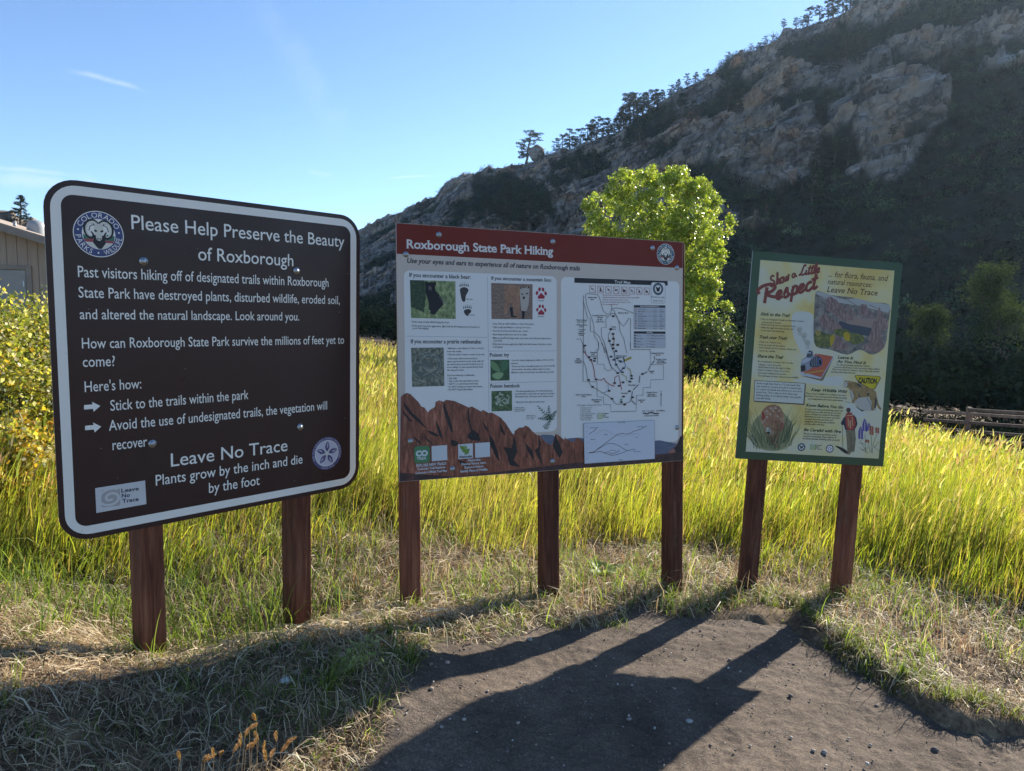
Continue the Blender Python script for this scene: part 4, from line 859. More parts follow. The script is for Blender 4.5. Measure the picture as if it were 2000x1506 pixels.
a.text('7 Principles of Leave No Trace', (268, 714), (546, 706), 17, INK, serif=True, res=1)
for i, s_ in enumerate(('1. Know Before You Go', '2. Stick to Trails', '3. Trash Your Trash', '4. Leave It As You Find It', '5. Keep Wildlife Wild', '6. Be Careful With Fire', '7. Share Our Trails')): a.text(s_, (303, 740+i*22.5), (303+len(s_)*6.5, 737+i*22.5), 13, INK, bold=.01, res=1)
a.prect((503, 790), (558, 854), flat((.26, .34, .05), .5), .008); spiral(a, a.ab((531, 822)), .017, PW, .004)
for i, s_ in enumerate(('Leave', 'No', 'Trace')): a.text(s_, (568, 803+i*21), (568+len(s_)*11.5, 801+i*21), 15, INK, bold=.02, res=1)
a.build('trail_map')
a = Art(S2, Z8, .0060); CH = flat((.55, .57, .62), .4, .02); a.poly([(341, 905), (1143, 871), (1147, 1310), (350, 1366)], LN); a.poly([(345, 909), (1139, 875), (1143, 1306), (354, 1361)], CH)
BRN = flat((.12, .06, .06), .5)
a.text('Trail Profiles', (727, 908), (812, 903), 13, INK, bold=.02, res=1)
a.stroke([(400, 1240), (460, 1228), (500, 1195), (720, 1035), (775, 1020), (815, 1030), (870, 1020), (905, 998), (985, 975), (1055, 935)], .003, BRN); a.stroke([(400, 1030), (470, 985), (500, 950)], .003, BRN)
a.stroke([(470, 1030), (560, 982), (620, 1000), (680, 1030), (780, 1050), (900, 1030), (940, 1020), (970, 1045)], .0015, LN, 3); a.stroke([(460, 1225), (560, 1165), (635, 1132), (730, 1155), (835, 1218), (890, 1200), (925, 1203)], .003, LK_, 2); a.stroke([(400, 1245), (530, 1222), (570, 1243), (620, 1228), (650, 1253), (700, 1240), (750, 1215)], .003, BRN); a.stroke([(530, 1225), (600, 1250), (665, 1270), (760, 1245), (835, 1218)], .003, LK_, 2)
for s_, x, y in (('Carpenter Peak', 405, 962), ('South Rim', 565, 1040), ('Carpenter Peak', 942, 950), ('Lyons', 925, 1070), ('Willow Creek', 640, 1220), ('Fountain', 800, 1150), ('Fountain Valley', 900, 1230), ('Elevation', 420, 1095), ('Mileage', 742, 1325)): a.text(s_, (x, y), (x+len(s_)*5.6, y-1), 11, INK, bold=.02, res=1)
for i in range(7): a.text(str(6900-i*200), (370, 945+i*62), (386, 944+i*62), 9, INK, res=1)
a.build('profile_chart')
emblem(S2, 1299.8, 496.5, 20.3, flat((.02, .07, .12), .45), S2.root)
for x, y in ((856.8, 458.5), (792.6, 496.7), (1079.5, 471.9), (1274, 484.5), (1321.7, 523), (801.3, 862.1), (883.6, 916), (1079.4, 901.3), (1322.2, 834.9)): bolt(S2, x, y, .009)
for x in (822, 1093, 1334.8): post(S2, x, 1000, .006, .089, .089, M_post, .005)
# ============================================================ SIGN 3: green framed respect poster
S3 = Sign([(1470.5, 490.2), (1763, 514.3), (1728, 911.6), (1439.4, 895.6)], 1.22, 'tall tilted poster board with dark green frame and yellow illustrated wildlife poster on two posts', 'sign', .74)
S3.root.name = 'poster_board'
GRN = flat((.030, .066, .026), .35, .08); panel(S3, [GRN, ALU], .006); PR3 = S3.root
m, nt, out = mat('printed_yellow_wash'); p = N(nt, 'ShaderNodeBsdfPrincipled')
n1 = noise(nt, coords(nt), 2.6, 4, .55, .5)
c = ramp(nt, n1, [(.34, (.56, .41, .11)), (.46, (.58, .50, .22)), (.58, (.55, .53, .38))]); LK(nt, c, p.inputs['Base Color']); p.inputs['Roughness'].default_value = .4; LK(nt, p.outputs[0], out.inputs[0]); YEL = m
PALE = flat((.52, .53, .46), .4, .06); MAR = flat((.19, .035, .022), .45, .1); DKT = flat((.025, .018, .02), .5); OLV = flat((.035, .05, .02), .5); BRT = flat((.10, .035, .012), .5)
Z10, Z11 = (1440, 480, 6.06), (1430, 680, 5.882)
def z11(p): return ((1430+p[0]/5.882-1440)*6.06, (680+p[1]/5.882-480)*6.06)
a = Art(S3, Z10); a.poly([(273, 168), (1860, 296), z11((1683, 1270)), z11((155, 1188))], YEL)
a.poly([(660, 800), (860, 790), (905, 900), (890, 1180), (800, 1300), (720, 1200), (650, 1000)], PALE, 4); a.z = Z11
a.poly([(700, 380), (830, 340), (1100, 330), (1260, 330), (1230, 430), (1000, 420), (860, 400)], PALE, 4); a.poly([(1340, 620), (1450, 700), (1560, 760), (1480, 800), (1400, 780), (1320, 700)], PALE, 4)
a.build('poster')
a = Art(S3, Z10, .0009)
# brush script headline, drawn with strokes
SG = {'S': ([[(.62, .16), (.45, 0), (.22, .1), (.2, .32), (.5, .55), (.5, .85), (.2, 1.0), (-.02, .85)]], .75), 'h': ([[(0, 1), (.22, .4), (.36, 0), (.3, -.02), (.08, 1)], [(.1, .85), (.3, .5), (.42, .6), (.36, .95), (.52, .95)]], .52),
      'o': ([[(.35, .5), (.12, .55), (.05, .85), (.25, 1), (.42, .75), (.33, .5), (.55, .58)]], .5), 'w': ([[(0, .5), (.04, .92), (.22, .9), (.32, .55), (.34, .95), (.52, .85), (.6, .5), (.72, .6)]], .66),
      'a': ([[(.42, .55), (.2, .5), (.04, .8), (.15, 1), (.36, .8), (.44, .5), (.42, .95), (.6, .92)]], .56), 'L': ([[(.5, .1), (.62, .0), (.45, .0), (.25, .5), (.1, .92), (-.08, .95), (.1, .86), (.35, 1.0), (.62, .85)]], .66),
      'i': ([[(.1, .5), (.02, .9), (.1, 1), (.26, .88)], [(.18, .28), (.2, .32)]], .26), 't': ([[(.3, .08), (.08, .85), (.14, 1), (.34, .88)], [(-.02, .38), (.4, .33)]], .34), 'l': ([[(.08, .9), (.34, .3), (.36, .02), (.24, .05), (.06, .8), (.14, 1), (.32, .88)]], .32),
      'e': ([[(.06, .82), (.34, .66), (.34, .5), (.18, .52), (.04, .8), (.16, 1), (.46, .86)]], .45), 'R': ([[(.3, .12), (.2, .6), (.08, 1.12)], [(-.12, .5), (-.2, .28), (.1, .02), (.55, -.04), (.72, .16), (.5, .42), (.2, .5), (.45, .72), (.78, .8), (.95, .72)]], .88),
      's': ([[(.05, .85), (.28, .42), (.3, .7), (.36, .92), (.15, 1.02), (.04, .9)], [(.3, .95), (.5, .88)]], .46), 'p': ([[(.22, .42), (.02, 1.42)], [(.1, .8), (.28, .48), (.45, .55), (.4, .88), (.2, .98), (.5, .92)]], .5), 'c': ([[(.4, .6), (.34, .48), (.14, .6), (.06, .88), (.2, 1.02), (.48, .86)]], .44), ' ': ([], .28)}
def script(a, word, p0, p1, h, w, m, slant=.0, drop=0.0):
    tot = sum(SG[c][1] for c in word); A = np.array(p0, float); Bv = np.array(p1, float)-A; L_ = np.linalg.norm(Bv); d = Bv/L_; up = np.array([d[1], -d[0]]); x = 0; k = L_/tot; mp = a.S.mpp(*a.px(p0))/a.z[2]
    for ch in word:
        for st in SG[ch][0]:
            pts = [A+d*((x+q[0]+slant*(1-q[1]))*k)+up*(1-q[1])*h for q in st]; a.stroke([tuple(q) for q in pts], w*mp, m, 5)
        x += SG[ch][1]
script(a, 'Show', (395, 490), (620, 405), 120, 24, MAR, .25); script(a, 'a', (650, 385), (705, 362), 88, 20, MAR, .1); script(a, 'Little', (740, 352), (975, 318), 110, 22, MAR, .25)
script(a, 'R', (300, 660), (500, 640), 185, 40, MAR, .0); script(a, 'espect', (455, 640), (950, 498), 175, 34, MAR, .22)
a.build('headline')
a = Art(S3, Z10, .0007)
a.text('... for flora, fauna, and', (1075, 365), (1770, 418), 66, BRT, bold=.006, ital=.2, serif=True, res=3); a.text('natural resources:', (1068, 452), (1588, 492), 60, BRT, bold=.006, ital=.2, serif=True, res=3); a.text('Leave No Trace', (1060, 548), (1655, 590), 66, BRT, bold=.01, ital=.2, serif=True, res=3)
def head(a, s_, p0, p1, c=30): a.text(s_, p0, p1, c, OLV, bold=.035, ital=.35, res=2)
head(a, 'Stick to the Trail', (272, 822), (610, 842), 34); head(a, 'Trash your Trash', (252, 1095), (582, 1112), 34)
for s_, x0, x1, y in (('• Stay on designated trails to minimize erosion', 268, 785, 875), ('and spread of weeds.', 290, 520, 912), ("• Plants don't grow in compacted soils.", 264, 690, 940), ('• Walk through the mud on the trail', 260, 665, 975), ('to prevent trail widening.', 280, 555, 1010), ('• Pack it in. Pack it out.', 245, 515, 1145), ('• Pick up trash left by others.', 243, 570, 1180), ('• This includes all food waste, which can', 240, 695, 1213), ('harm the wildlife.', 262, 455, 1250)): a.text(s_, (x0, y), (x1, y+(x1-x0)*.055), 20, DKT, bold=.012, res=1)
a.z = Z11; head(a, 'Share the Trail', (285, 105), (575, 122), 34); head(a, 'Leave It', (1210, 118), (1385, 130), 30); head(a, 'As You Find It', (1200, 165), (1535, 185), 30); head(a, 'Keep Wildlife Wild', (905, 492), (1310, 515), 32); head(a, 'Know Before You Go', (845, 668), (1272, 695), 32); head(a, 'Be Careful with Fire', (820, 950), (1245, 975), 32)
for s_, x0, x1, y in (('• Be considerate of others who are also', 282, 705, 160), ('trying to enjoy the park.', 300, 560, 195), ('• Uphill hikers have the right of way.', 278, 672, 225), ('• Listen to nature, keep voices low', 275, 650, 257), ('and avoid making loud noises.', 295, 620, 292), ('You will have a better chance to see wildlife.', 292, 765, 325),
                      ('You will see amazing natural and cultural', 1190, 1575, 197), ('resources like flowers, rocks, and ancient native artifacts.', 1170, 1700, 225), ('Please leave them for others to enjoy. Take only pictures', 1152, 1690, 252), ('and leave with only memories.', 1133, 1418, 280),
                      ('Please observe wildlife from a distance and never', 848, 1312, 528), ('feed them. You could upset their feeding, breeding,', 838, 1316, 558), ('and resting patterns and create unsafe animals.', 872, 1275, 590), ('For your own safety and well-being, please plan', 838, 1272, 708), ('ahead before you hike and ensure you have', 836, 1250, 737), ('proper clothing and footwear for the weather.', 834, 1245, 765), ('Remember to pack, food, water, and other', 833, 1240, 793), ('essentials. Know the park rules and', 830, 1150, 822), ('regulations. Ask about park conditions', 828, 1180, 850), ('and hike with a trail map.', 826, 1060, 878),
                      ('We do not allow any open flames as fire', 818, 1200, 990), ('would be devastating. Please dispose of', 815, 1195, 1018), ('smoking materials, including butts, properly.', 812, 1235, 1045)): a.text(s_, (x0, y), (x1, y+(x1-x0)*.05), 20, DKT, bold=.012, res=1)
a.build('lettering')
a = Art(S3, Z11, .0009); a.poly([(262, 378), (848, 412), (830, 655), (252, 618)], flat((.16, .13, .07), .5)); a.poly([(256, 368), (840, 402), (822, 645), (246, 608)], BLACK); a.poly([(262, 374), (834, 407), (817, 639), (252, 603)], PALE)
for i, (s_, x1) in enumerate((('Roxborough State Park is a "Crown Jewel" that', 780), ('was created to conserve the park in a natural state.', 800), ('It is a place of solitude that allows us to see it in its', 805), ("purest form. That is why we don't allow dogs,", 752), ('climbing, biking or horseback riding; only peaceful,', 795), ('respectful hiking.', 440))): a.text(s_, (282-i*3, 412+i*34), (x1, 412+i*34+(x1-282)*.055), 22, DKT, bold=.015, res=1)
a.build('text_box')
# --- painted valley of tilted rocks
a = Art(S3, Z10, .0009); SKY_ = flat((.36, .36, .33), .5, .08); RV = speckle((.08, .05, .05), (.22, .14, .12), (.36, .26, .22), 26, 'painted_rock', stretch=(3.5, 1, .8), rot=(0, .4, 0)); BLU = speckle((.045, .045, .05), (.16, .145, .125), (.33, .30, .24), 26, 'painted_hills'); TRE = speckle((.03, .045, .015), (.10, .12, .03), (.24, .22, .05), 34, 'painted_trees'); GOLD = flat((.40, .29, .015), .5, .2)
a.poly([(925, 560), (1000, 545), (1100, 580), (1250, 600), (1400, 620), (1600, 670), (1800, 700), (1790, 900), (1780, 1000), (1740, 1200), (1600, 1290), (1450, 1230), (1300, 1290), (1100, 1230), (930, 1190), (900, 1000), (910, 800)], BLU, 3)
a.poly([(925, 560), (1000, 545), (1150, 600), (1280, 640), (1400, 620), (1600, 670), (1795, 700), (1780, 790), (1500, 720), (1300, 690), (1050, 640)], SKY_, 2)
a.poly([(1340, 850), (1500, 860), (1620, 870), (1600, 960), (1450, 970), (1300, 950), (1290, 900)], flat((.28, .20, .16), .5, .1), 3); a.poly([(1210, 890), (1330, 930), (1600, 980), (1560, 1070), (1330, 1020), (1220, 960)], flat((.05, .06, .08), .5, .3), 2)
for P_ in ([(1060, 620), (1100, 600), (1170, 640), (1260, 740), (1340, 830), (1385, 880), (1240, 890), (1190, 850), (1130, 800), (1050, 760), (1045, 680)], [(1275, 710), (1310, 705), (1380, 780), (1420, 840), (1340, 820)], [(1455, 700), (1490, 690), (1535, 700), (1540, 840), (1440, 830)], [(1540, 760), (1640, 850), (1560, 850)], [(1660, 790), (1680, 715), (1700, 790), (1740, 830), (1650, 860)],
            [(960, 850), (1030, 800), (1060, 830), (1150, 880), (1240, 960), (1210, 990), (1080, 1005), (1000, 960)], [(1640, 870), (1720, 840), (1790, 900), (1775, 980), (1700, 1010)], [(1620, 890), (1650, 900), (1700, 1030), (1710, 1100), (1650, 1150), (1530, 1120), (1580, 1010)], [(1160, 1050), (1210, 1070), (1270, 1150), (1340, 1220), (1260, 1240), (1120, 1230)], [(1480, 1180), (1600, 1130), (1720, 1110), (1740, 1180), (1680, 1260), (1520, 1240)]): a.poly(P_, RV)
for P_ in ([(920, 1010), (980, 1010), (1060, 1040), (1120, 1060), (1110, 1190), (1000, 1200), (920, 1170)], [(1340, 1030), (1480, 1060), (1500, 1130), (1380, 1170), (1310, 1110)], [(1150, 990), (1300, 990), (1340, 1040), (1260, 1080), (1160, 1050)]): a.poly(P_, TRE, 3)
a.poly([(1255, 1040), (1300, 1020), (1335, 1070), (1320, 1130), (1270, 1110)], GOLD, 3); a.poly([(1100, 1080), (1140, 1050), (1150, 1110), (1110, 1190), (1095, 1140)], GOLD, 3); a.poly([(920, 1020), (960, 1000), (990, 1040), (950, 1070)], flat((.28, .22, .06), .5), 3)
sk = flat((.06, .045, .055), .5)
for st_ in ([(930, 580), (1040, 620), (1060, 650)], [(1110, 610), (1180, 740), (1230, 860)], [(1080, 640), (1120, 760), (1160, 800)], [(1180, 670), (1300, 840)], [(1010, 830), (1060, 930), (1090, 1000)], [(1070, 830), (1150, 940)], [(1640, 900), (1640, 1100)], [(1180, 1070), (1190, 1200)], [(1220, 1100), (1260, 1220)], [(1300, 640), (1450, 730)], [(1560, 700), (1700, 760)], [(1480, 710), (1490, 820)]): a.stroke(st_, .0035, sk, 3, taper=.6)
a.build('landscape_painting')
# --- camera lying on a red notebook
a = Art(S3, Z11, .0010); CB = flat((.24, .25, .29), .5, .1); CBL = flat((.40, .42, .46), .5, .1); RDB = flat((.42, .095, .045), .5, .1); LENS = flat((.035, .045, .075), .35, .2)
a.poly([(795, 320), (1030, 378), (1050, 360), (1160, 120), (1000, 330)], flat((.18, .14, .06), .5)); a.poly([(785, 270), (1020, 335), (1015, 355), (800, 312), (785, 295)], CBL); a.poly([(1020, 335), (1155, 98), (1165, 115), (1050, 305), (1018, 357)], flat((.34, .34, .42), .5)); a.poly([(790, 268), (960, 60), (1158, 95), (1022, 335)], RDB)
a.poly([(785, 205), (800, 130), (850, 100), (860, 60), (885, 22), (925, 35), (935, 85), (990, 95), (990, 170), (940, 210), (870, 255), (790, 275)], CB); a.poly([(805, 135), (860, 110), (920, 125), (850, 165), (800, 175)], CBL); a.poly([(850, 95), (885, 25), (920, 40), (925, 90), (880, 110)], flat((.06, .07, .09), .5)); a.poly([(785, 205), (835, 190), (845, 255), (790, 275)], BLACK); a.poly([(865, 45), (905, 50), (905, 62), (862, 58)], CBL)
a.poly([(925, 110), (985, 90), (1025, 120), (1035, 170), (1015, 205), (960, 220), (900, 215), (890, 160)], LENS, 3); a.pdisc((1008, 160), 27, 48, flat((.07, .10, .24), .3), 14, -5); a.pdisc((1010, 162), 17, 34, BLACK, 12, -5)
for i in range(3): a.stroke([(925+i*22, 112-i*5), (915+i*24, 165), (930+i*22, 212-i*3)], .0025, CB, 3)
a.stroke([(830, 292), (1060, 255)], .007, flat((.45, .26, .05), .5)); a.stroke([(960, 60), (985, 72)], .004, CBL); a.build('camera_drawing')
# --- mountain lion with caution plate
a = Art(S3, Z11, .0010); CY = flat((.50, .40, .008), .4, .04); TW = speckle((.14, .085, .02), (.26, .17, .06), (.38, .27, .12), 20, 'painted_tawny'); LT = flat((.42, .40, .34), .5)
a.poly([(1420, 308), (1690, 322), (1708, 345), (1640, 472), (1600, 478), (1450, 400), (1408, 325)], BLACK, 0); a.poly([(1424, 314), (1686, 327), (1699, 347), (1634, 465), (1600, 470), (1455, 392), (1415, 327)], CY); a.text('CAUTION', (1448, 398), (1658, 408), 58, BLACK, bold=.05, res=3)
a.poly([(1340, 470), (1400, 480), (1470, 560), (1560, 570), (1640, 650), (1650, 715), (1560, 722), (1500, 715), (1420, 650), (1380, 610)], LT, 2)
a.poly([(1272, 420), (1290, 380), (1320, 368), (1370, 382), (1420, 390), (1470, 415), (1530, 445), (1600, 462), (1650, 500), (1665, 570), (1680, 640), (1715, 700), (1700, 715), (1660, 660), (1650, 600), (1640, 660), (1625, 715), (1600, 712), (1600, 620), (1570, 560), (1500, 565), (1455, 570), (1430, 590), (1390, 632), (1372, 620), (1400, 560), (1380, 500), (1330, 455), (1285, 455)], TW)
a.poly([(1272, 420), (1290, 388), (1315, 385), (1325, 420), (1310, 452), (1285, 456)], LT); a.poly([(1285, 380), (1292, 372), (1300, 385)], BLACK); a.poly([(1318, 372), (1332, 372), (1336, 392), (1322, 392)], LT)
for P_ in ([(1420, 395), (1470, 420), (1500, 450), (1450, 440)], [(1440, 480), (1455, 560), (1475, 568), (1450, 510)], [(1640, 560), (1665, 600), (1650, 680), (1630, 700)], [(1540, 520), (1580, 515), (1560, 560)], [(1415, 655), (1470, 700), (1520, 720), (1490, 728), (1440, 690)]): a.poly(P_, flat((.05, .05, .05), .5, .2))
a.stroke([(1545, 560), (1590, 650), (1600, 712)], .003, flat((.06, .08, .12), .5)); a.stroke([(1360, 500), (1380, 610)], .002, sk); a.stroke([(1370, 630), (1290, 612)], .002, sk); a.build('lion_drawing')
# --- hiker seen from behind
a = Art(S3, Z11, .0010); PNT = speckle((.09, .075, .04), (.17, .145, .08), (.27, .24, .15), 22, 'painted_trousers', stretch=(3, 1, 1)); NV = flat((.02, .022, .05), .5)
a.poly([(1180, 1122), (1230, 1130), (1300, 1165), (1340, 1215), (1290, 1205), (1230, 1160)], BLACK, 2)
a.poly([(1300, 925), (1410, 925), (1420, 1040), (1405, 1180), (1395, 1195), (1370, 1190), (1365, 1200), (1330, 1222), (1322, 1190), (1315, 1050)], PNT); a.poly([(1330, 1190), (1365, 1195), (1350, 1224), (1325, 1220)], flat((.18, .14, .08), .5)); a.stroke([(1365, 960), (1368, 1185)], .004, flat((.06, .05, .03), .5))
a.poly([(1310, 775), (1350, 765), (1400, 770), (1425, 800), (1438, 870), (1425, 905), (1400, 945), (1295, 935), (1290, 900), (1275, 880), (1255, 885), (1248, 860), (1280, 800)], NV)
a.poly([(1310, 745), (1375, 740), (1385, 770), (1405, 790), (1420, 870), (1400, 930), (1350, 945), (1310, 920), (1300, 850), (1300, 780)], flat((.32, .045, .03), .5, .1)); a.pdisc((1336, 715), 24, 30, flat((.09, .045, .03), .5), 12); a.poly([(1312, 700), (1320, 688), (1350, 688), (1362, 702), (1358, 715), (1312, 712)], flat((.06, .035, .03), .5))
for P_ in ([(1325, 800), (1335, 800), (1340, 900), (1330, 900)], [(1370, 790), (1380, 790), (1390, 890), (1380, 895)], [(1315, 770), (1385, 765), (1388, 775), (1318, 780)], [(1345, 830), (1362, 828), (1365, 920), (1350, 920)]): a.poly(P_, flat((.46, .30, .16), .5))
a.stroke([(1262, 880), (1272, 1160)], .0028, flat((.10, .08, .05), .5)); a.build('hiker_drawing')
a = Art(S3, Z11, .0010); VIO = flat((.09, .06, .26), .5, .2); ORG = flat((.34, .06, .025), .5, .2); STM = flat((.08, .09, .03), .5, .2)
for st_ in ([(1470, 1060), (1520, 1150), (1560, 1210)], [(1525, 990), (1535, 1210)], [(1555, 1080), (1590, 1200)], [(1665, 985), (1620, 1100), (1610, 1210)], [(1600, 1000), (1600, 1200)], [(1690, 1070), (1630, 1150)], [(1450, 1090), (1520, 1100)], [(1560, 1140), (1480, 1180)], [(1620, 1120), (1690, 1190)], [(1460, 1140), (1530, 1190)]): a.stroke(st_, .0022, STM, 3)
for (x, y0, y1, c_) in ((1522, 815, 960, VIO), (1475, 905, 1058, VIO), (1570, 865, 960, VIO), (1600, 900, 1000, ORG), (1665, 915, 985, ORG), (1550, 1055, 1090, ORG)):
    for i in range(int((y1-y0)/11)):
        y = y0+i*11; w_ = (8+18*min(1, i/5)) if c_ is VIO else 20; a.pdisc((x-w_*.6, y), w_*.6, 6, c_, 6, -20); a.pdisc((x+w_*.6, y+4), w_*.6, 6, c_, 6, 20)
a.build('flower_drawing')
# --- fawn lying in grass
a = Art(S3, Z11, .0010); FW = speckle((.16, .06, .03), (.30, .15, .08), (.44, .33, .22), 24, 'painted_fawn_coat'); GRS = flat((.06, .095, .035), .5, .25); GR2 = flat((.12, .15, .06), .5, .25); GR3 = flat((.03, .055, .03), .5, .25)
a.poly([(225, 900), (280, 800), (420, 700), (560, 720), (640, 800), (700, 900), (650, 1050), (600, 1150), (480, 1180), (320, 1150), (250, 1020)], flat((.24, .24, .12), .5, .15), 3)
a.poly([(330, 750), (370, 690), (430, 655), (510, 650), (560, 690), (590, 760), (600, 850), (590, 920), (540, 980), (545, 1060), (525, 1130), (490, 1140), (450, 1080), (400, 1020), (380, 960), (360, 900), (335, 850)], FW, 3)
for x, y in ((360, 760), (395, 720), (440, 690), (400, 790), (370, 820), (440, 760), (500, 690), (540, 720), (470, 720), (520, 780)): a.pdisc((x, y), 13, 8, LT, 8, 30)
a.poly([(385, 930), (410, 905), (440, 930), (450, 970), (400, 985)], LT, 2); a.pdisc((412, 972), 20, 14, BLACK, 10); a.poly([(560, 850), (590, 870), (580, 930), (550, 980), (545, 910)], flat((.25, .09, .06), .5), 2); a.poly([(340, 740), (360, 720), (375, 800), (350, 830)], flat((.26, .05, .03), .5), 2)
rs = random.Random(3)
for i in range(95):
    x = rs.uniform(235, 690); y = rs.uniform(1060, 1170) if i > 25 else rs.uniform(1000, 1100); L_ = rs.uniform(120, 480) if i > 40 else rs.uniform(60, 160); t = math.radians(-90+(x-450)*.14+rs.uniform(-22, 22)); dx = math.cos(t)*L_; dy = max(math.sin(t)*L_, 660-y)
    a.stroke([(x, y), (x+dx*.45, y+dy*.55), (max(195, min(790, x+dx)), y+dy)], rs.uniform(.0018, .004), rs.choice((GRS, GR2, GR3, GR2)), 3, taper=.8)
a.build('fawn_drawing')
a = Art(S3, Z11, .0010)
C = a.ab((795, 1137)); r = 46*S3.mpp(1565, 870)/5.882; a.disc(C, r, flat((.05, .09, .12), .5)); a.disc(C, r*.66, PALE); a.disc(C+np.array([0, .003]), r*.3, BLACK, 10)
for sg in (-1, 1): a.disc(C+np.array([sg*r*.32, -r*.2]), r*.2, BLACK, 8)
C = a.ab((1120, 1155)); a.disc(C, r, flat((.03, .05, .13), .5)); a.disc(C, r*.74, WHITE)
for k in range(5):
    t = math.radians(90+72*k); d = np.array([math.cos(t), -math.sin(t)]); n_ = np.array([-d[1], d[0]]); a.pabs([C+d*r*.1, C+d*r*.4+n_*r*.18, C+d*r*.68, C+d*r*.4-n_*r*.18], flat((.05, .07, .18), .5))
a.prect((897, 1100), (962, 1168), flat((.22, .30, .05), .5), .008); spiral(a, a.ab((930, 1134)), .019, PALE, .004)
for i, s_ in enumerate(('Leave', 'No', 'Trace')): a.text(s_, (970, 1122+i*22), (970+len(s_)*12, 1123+i*22), 15, DKT, bold=.02, res=1)
a.stroke([(725, 975-10), (745, 960)], .001, sk)
a.z = Z10
for (cx, cy) in ((735, 1010), (790, 1080), (830, 1170)):
    a.stroke([(cx-25, cy-35), (cx+5, cy-50), (cx+28, cy-25), (cx+15, cy+10), (cx-8, cy+5), (cx-28, cy-10)], .0018, flat((.16, .13, .09), .5), 4, True); a.stroke([(cx-8, cy+18), (cx+12, cy+20), (cx+12, cy+45), (cx-12, cy+42)], .0018, flat((.16, .13, .09), .5), 4, True)
    for i in range(3): a.stroke([(cx-18, cy-32+i*12), (cx+16, cy-30+i*12)], .0022, flat((.16, .13, .09), .5))
a.build('small_marks')
post(S3, 1496.5, 950, .006, .089, .089, M_post, -.004); post(S3, 1682.5, 950, .006, .089, .089, M_post, -.004)
# ============================================================ VEGETATION
M_grass = foliage('meadow_grass', .55, .5); M_dry = foliage('dry_straw', .42, .6, spec=.3, ttint=(1.2, 1.1, .85)); M_cott = foliage('cottonwood_leaves', .38, .35, spec=.5); M_leaf = foliage('broad_leaves', .5, .45, spec=.4); M_dark = foliage('hill_foliage', .08, 1.0, spec=.0); M_pine = foliage('pine_needles', .12, .7, spec=.2)
M_bark = bark()
def blades(P, h, w, lean, ldir, c0, c1, seg=3, face=None, droop=.4):
    """P (n,3) roots; returns V, [quads,tris], colours"""
    n = len(P); fa = RG.uniform(0, math.pi, n) if face is None else face
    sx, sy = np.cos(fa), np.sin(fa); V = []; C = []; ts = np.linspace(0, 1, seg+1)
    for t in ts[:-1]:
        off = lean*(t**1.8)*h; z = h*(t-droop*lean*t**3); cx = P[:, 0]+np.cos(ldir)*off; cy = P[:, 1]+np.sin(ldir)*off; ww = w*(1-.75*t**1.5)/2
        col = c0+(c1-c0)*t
        for sg in (-1, 1): V.append(np.stack([cx+sg*sx*ww, cy+sg*sy*ww, P[:, 2]+z], 1)); C.append(col)
    off = lean*h; V.append(np.stack([P[:, 0]+np.cos(ldir)*off, P[:, 1]+np.sin(ldir)*off, P[:, 2]+h*(1-droop*lean)], 1)); C.append(c1)
    k = len(V); V = np.stack(V, 1).reshape(-1, 3); C = np.stack(C, 1).reshape(-1, 3); b = (np.arange(n)*k)[:, None]; Q = []
    for i in range(seg-1): Q.append(b+np.array([2*i, 2*i+1, 2*i+3, 2*i+2]))
    return V, [np.concatenate(Q), b+np.array([2*seg-2, 2*seg-1, 2*seg])], C
def cat(parts):
    V = []; F3 = {}; C = []; n = 0
    for v, fs, c in parts:
        for f in fs: F3.setdefault(f.shape[1], []).append(f+n)
        V.append(v); C.append(c); n += len(v)
    return np.concatenate(V), [np.concatenate(f) for f in F3.values()], np.concatenate(C)
def pick(n, cols, wts, var=.18):
    i = RG.choice(len(cols), n, p=np.array(wts)/sum(wts)); c = np.array(cols)[i]; return np.clip(c*(1+RG.normal(0, var, (n, 1))), .004, .9)
def scatter(n, az0, az1, d0, d1, pw=1.0):
    a = RG.uniform(math.radians(az0), math.radians(az1), n); d = d0+(d1-d0)*RG.uniform(0, 1, n)**pw; return d*np.sin(a), d*np.cos(a)
# the meadow's front edge, in ground metres
FE = np.array([(-7, 2.5), (-4.2, 2.7), (-3.1, 2.95), (-2.2, 3.3), (-1.5, 3.75), (-.8, 4.1), (0, 4.4), (.8, 4.5), (1.6, 4.5), (2.3, 4.5), (2.9, 4.05), (3.6, 3.65), (4.6, 3.35), (6, 3.1), (9, 2.7)])
def edge_y(x): return np.interp(x, FE[:, 0], FE[:, 1])
LEAN = 0.25
def rim(x, y):
    a = np.arctan2(x, y); return 46-20*sstep(math.radians(10), math.radians(24), a)-10*sstep(math.radians(25), math.radians(34), a)
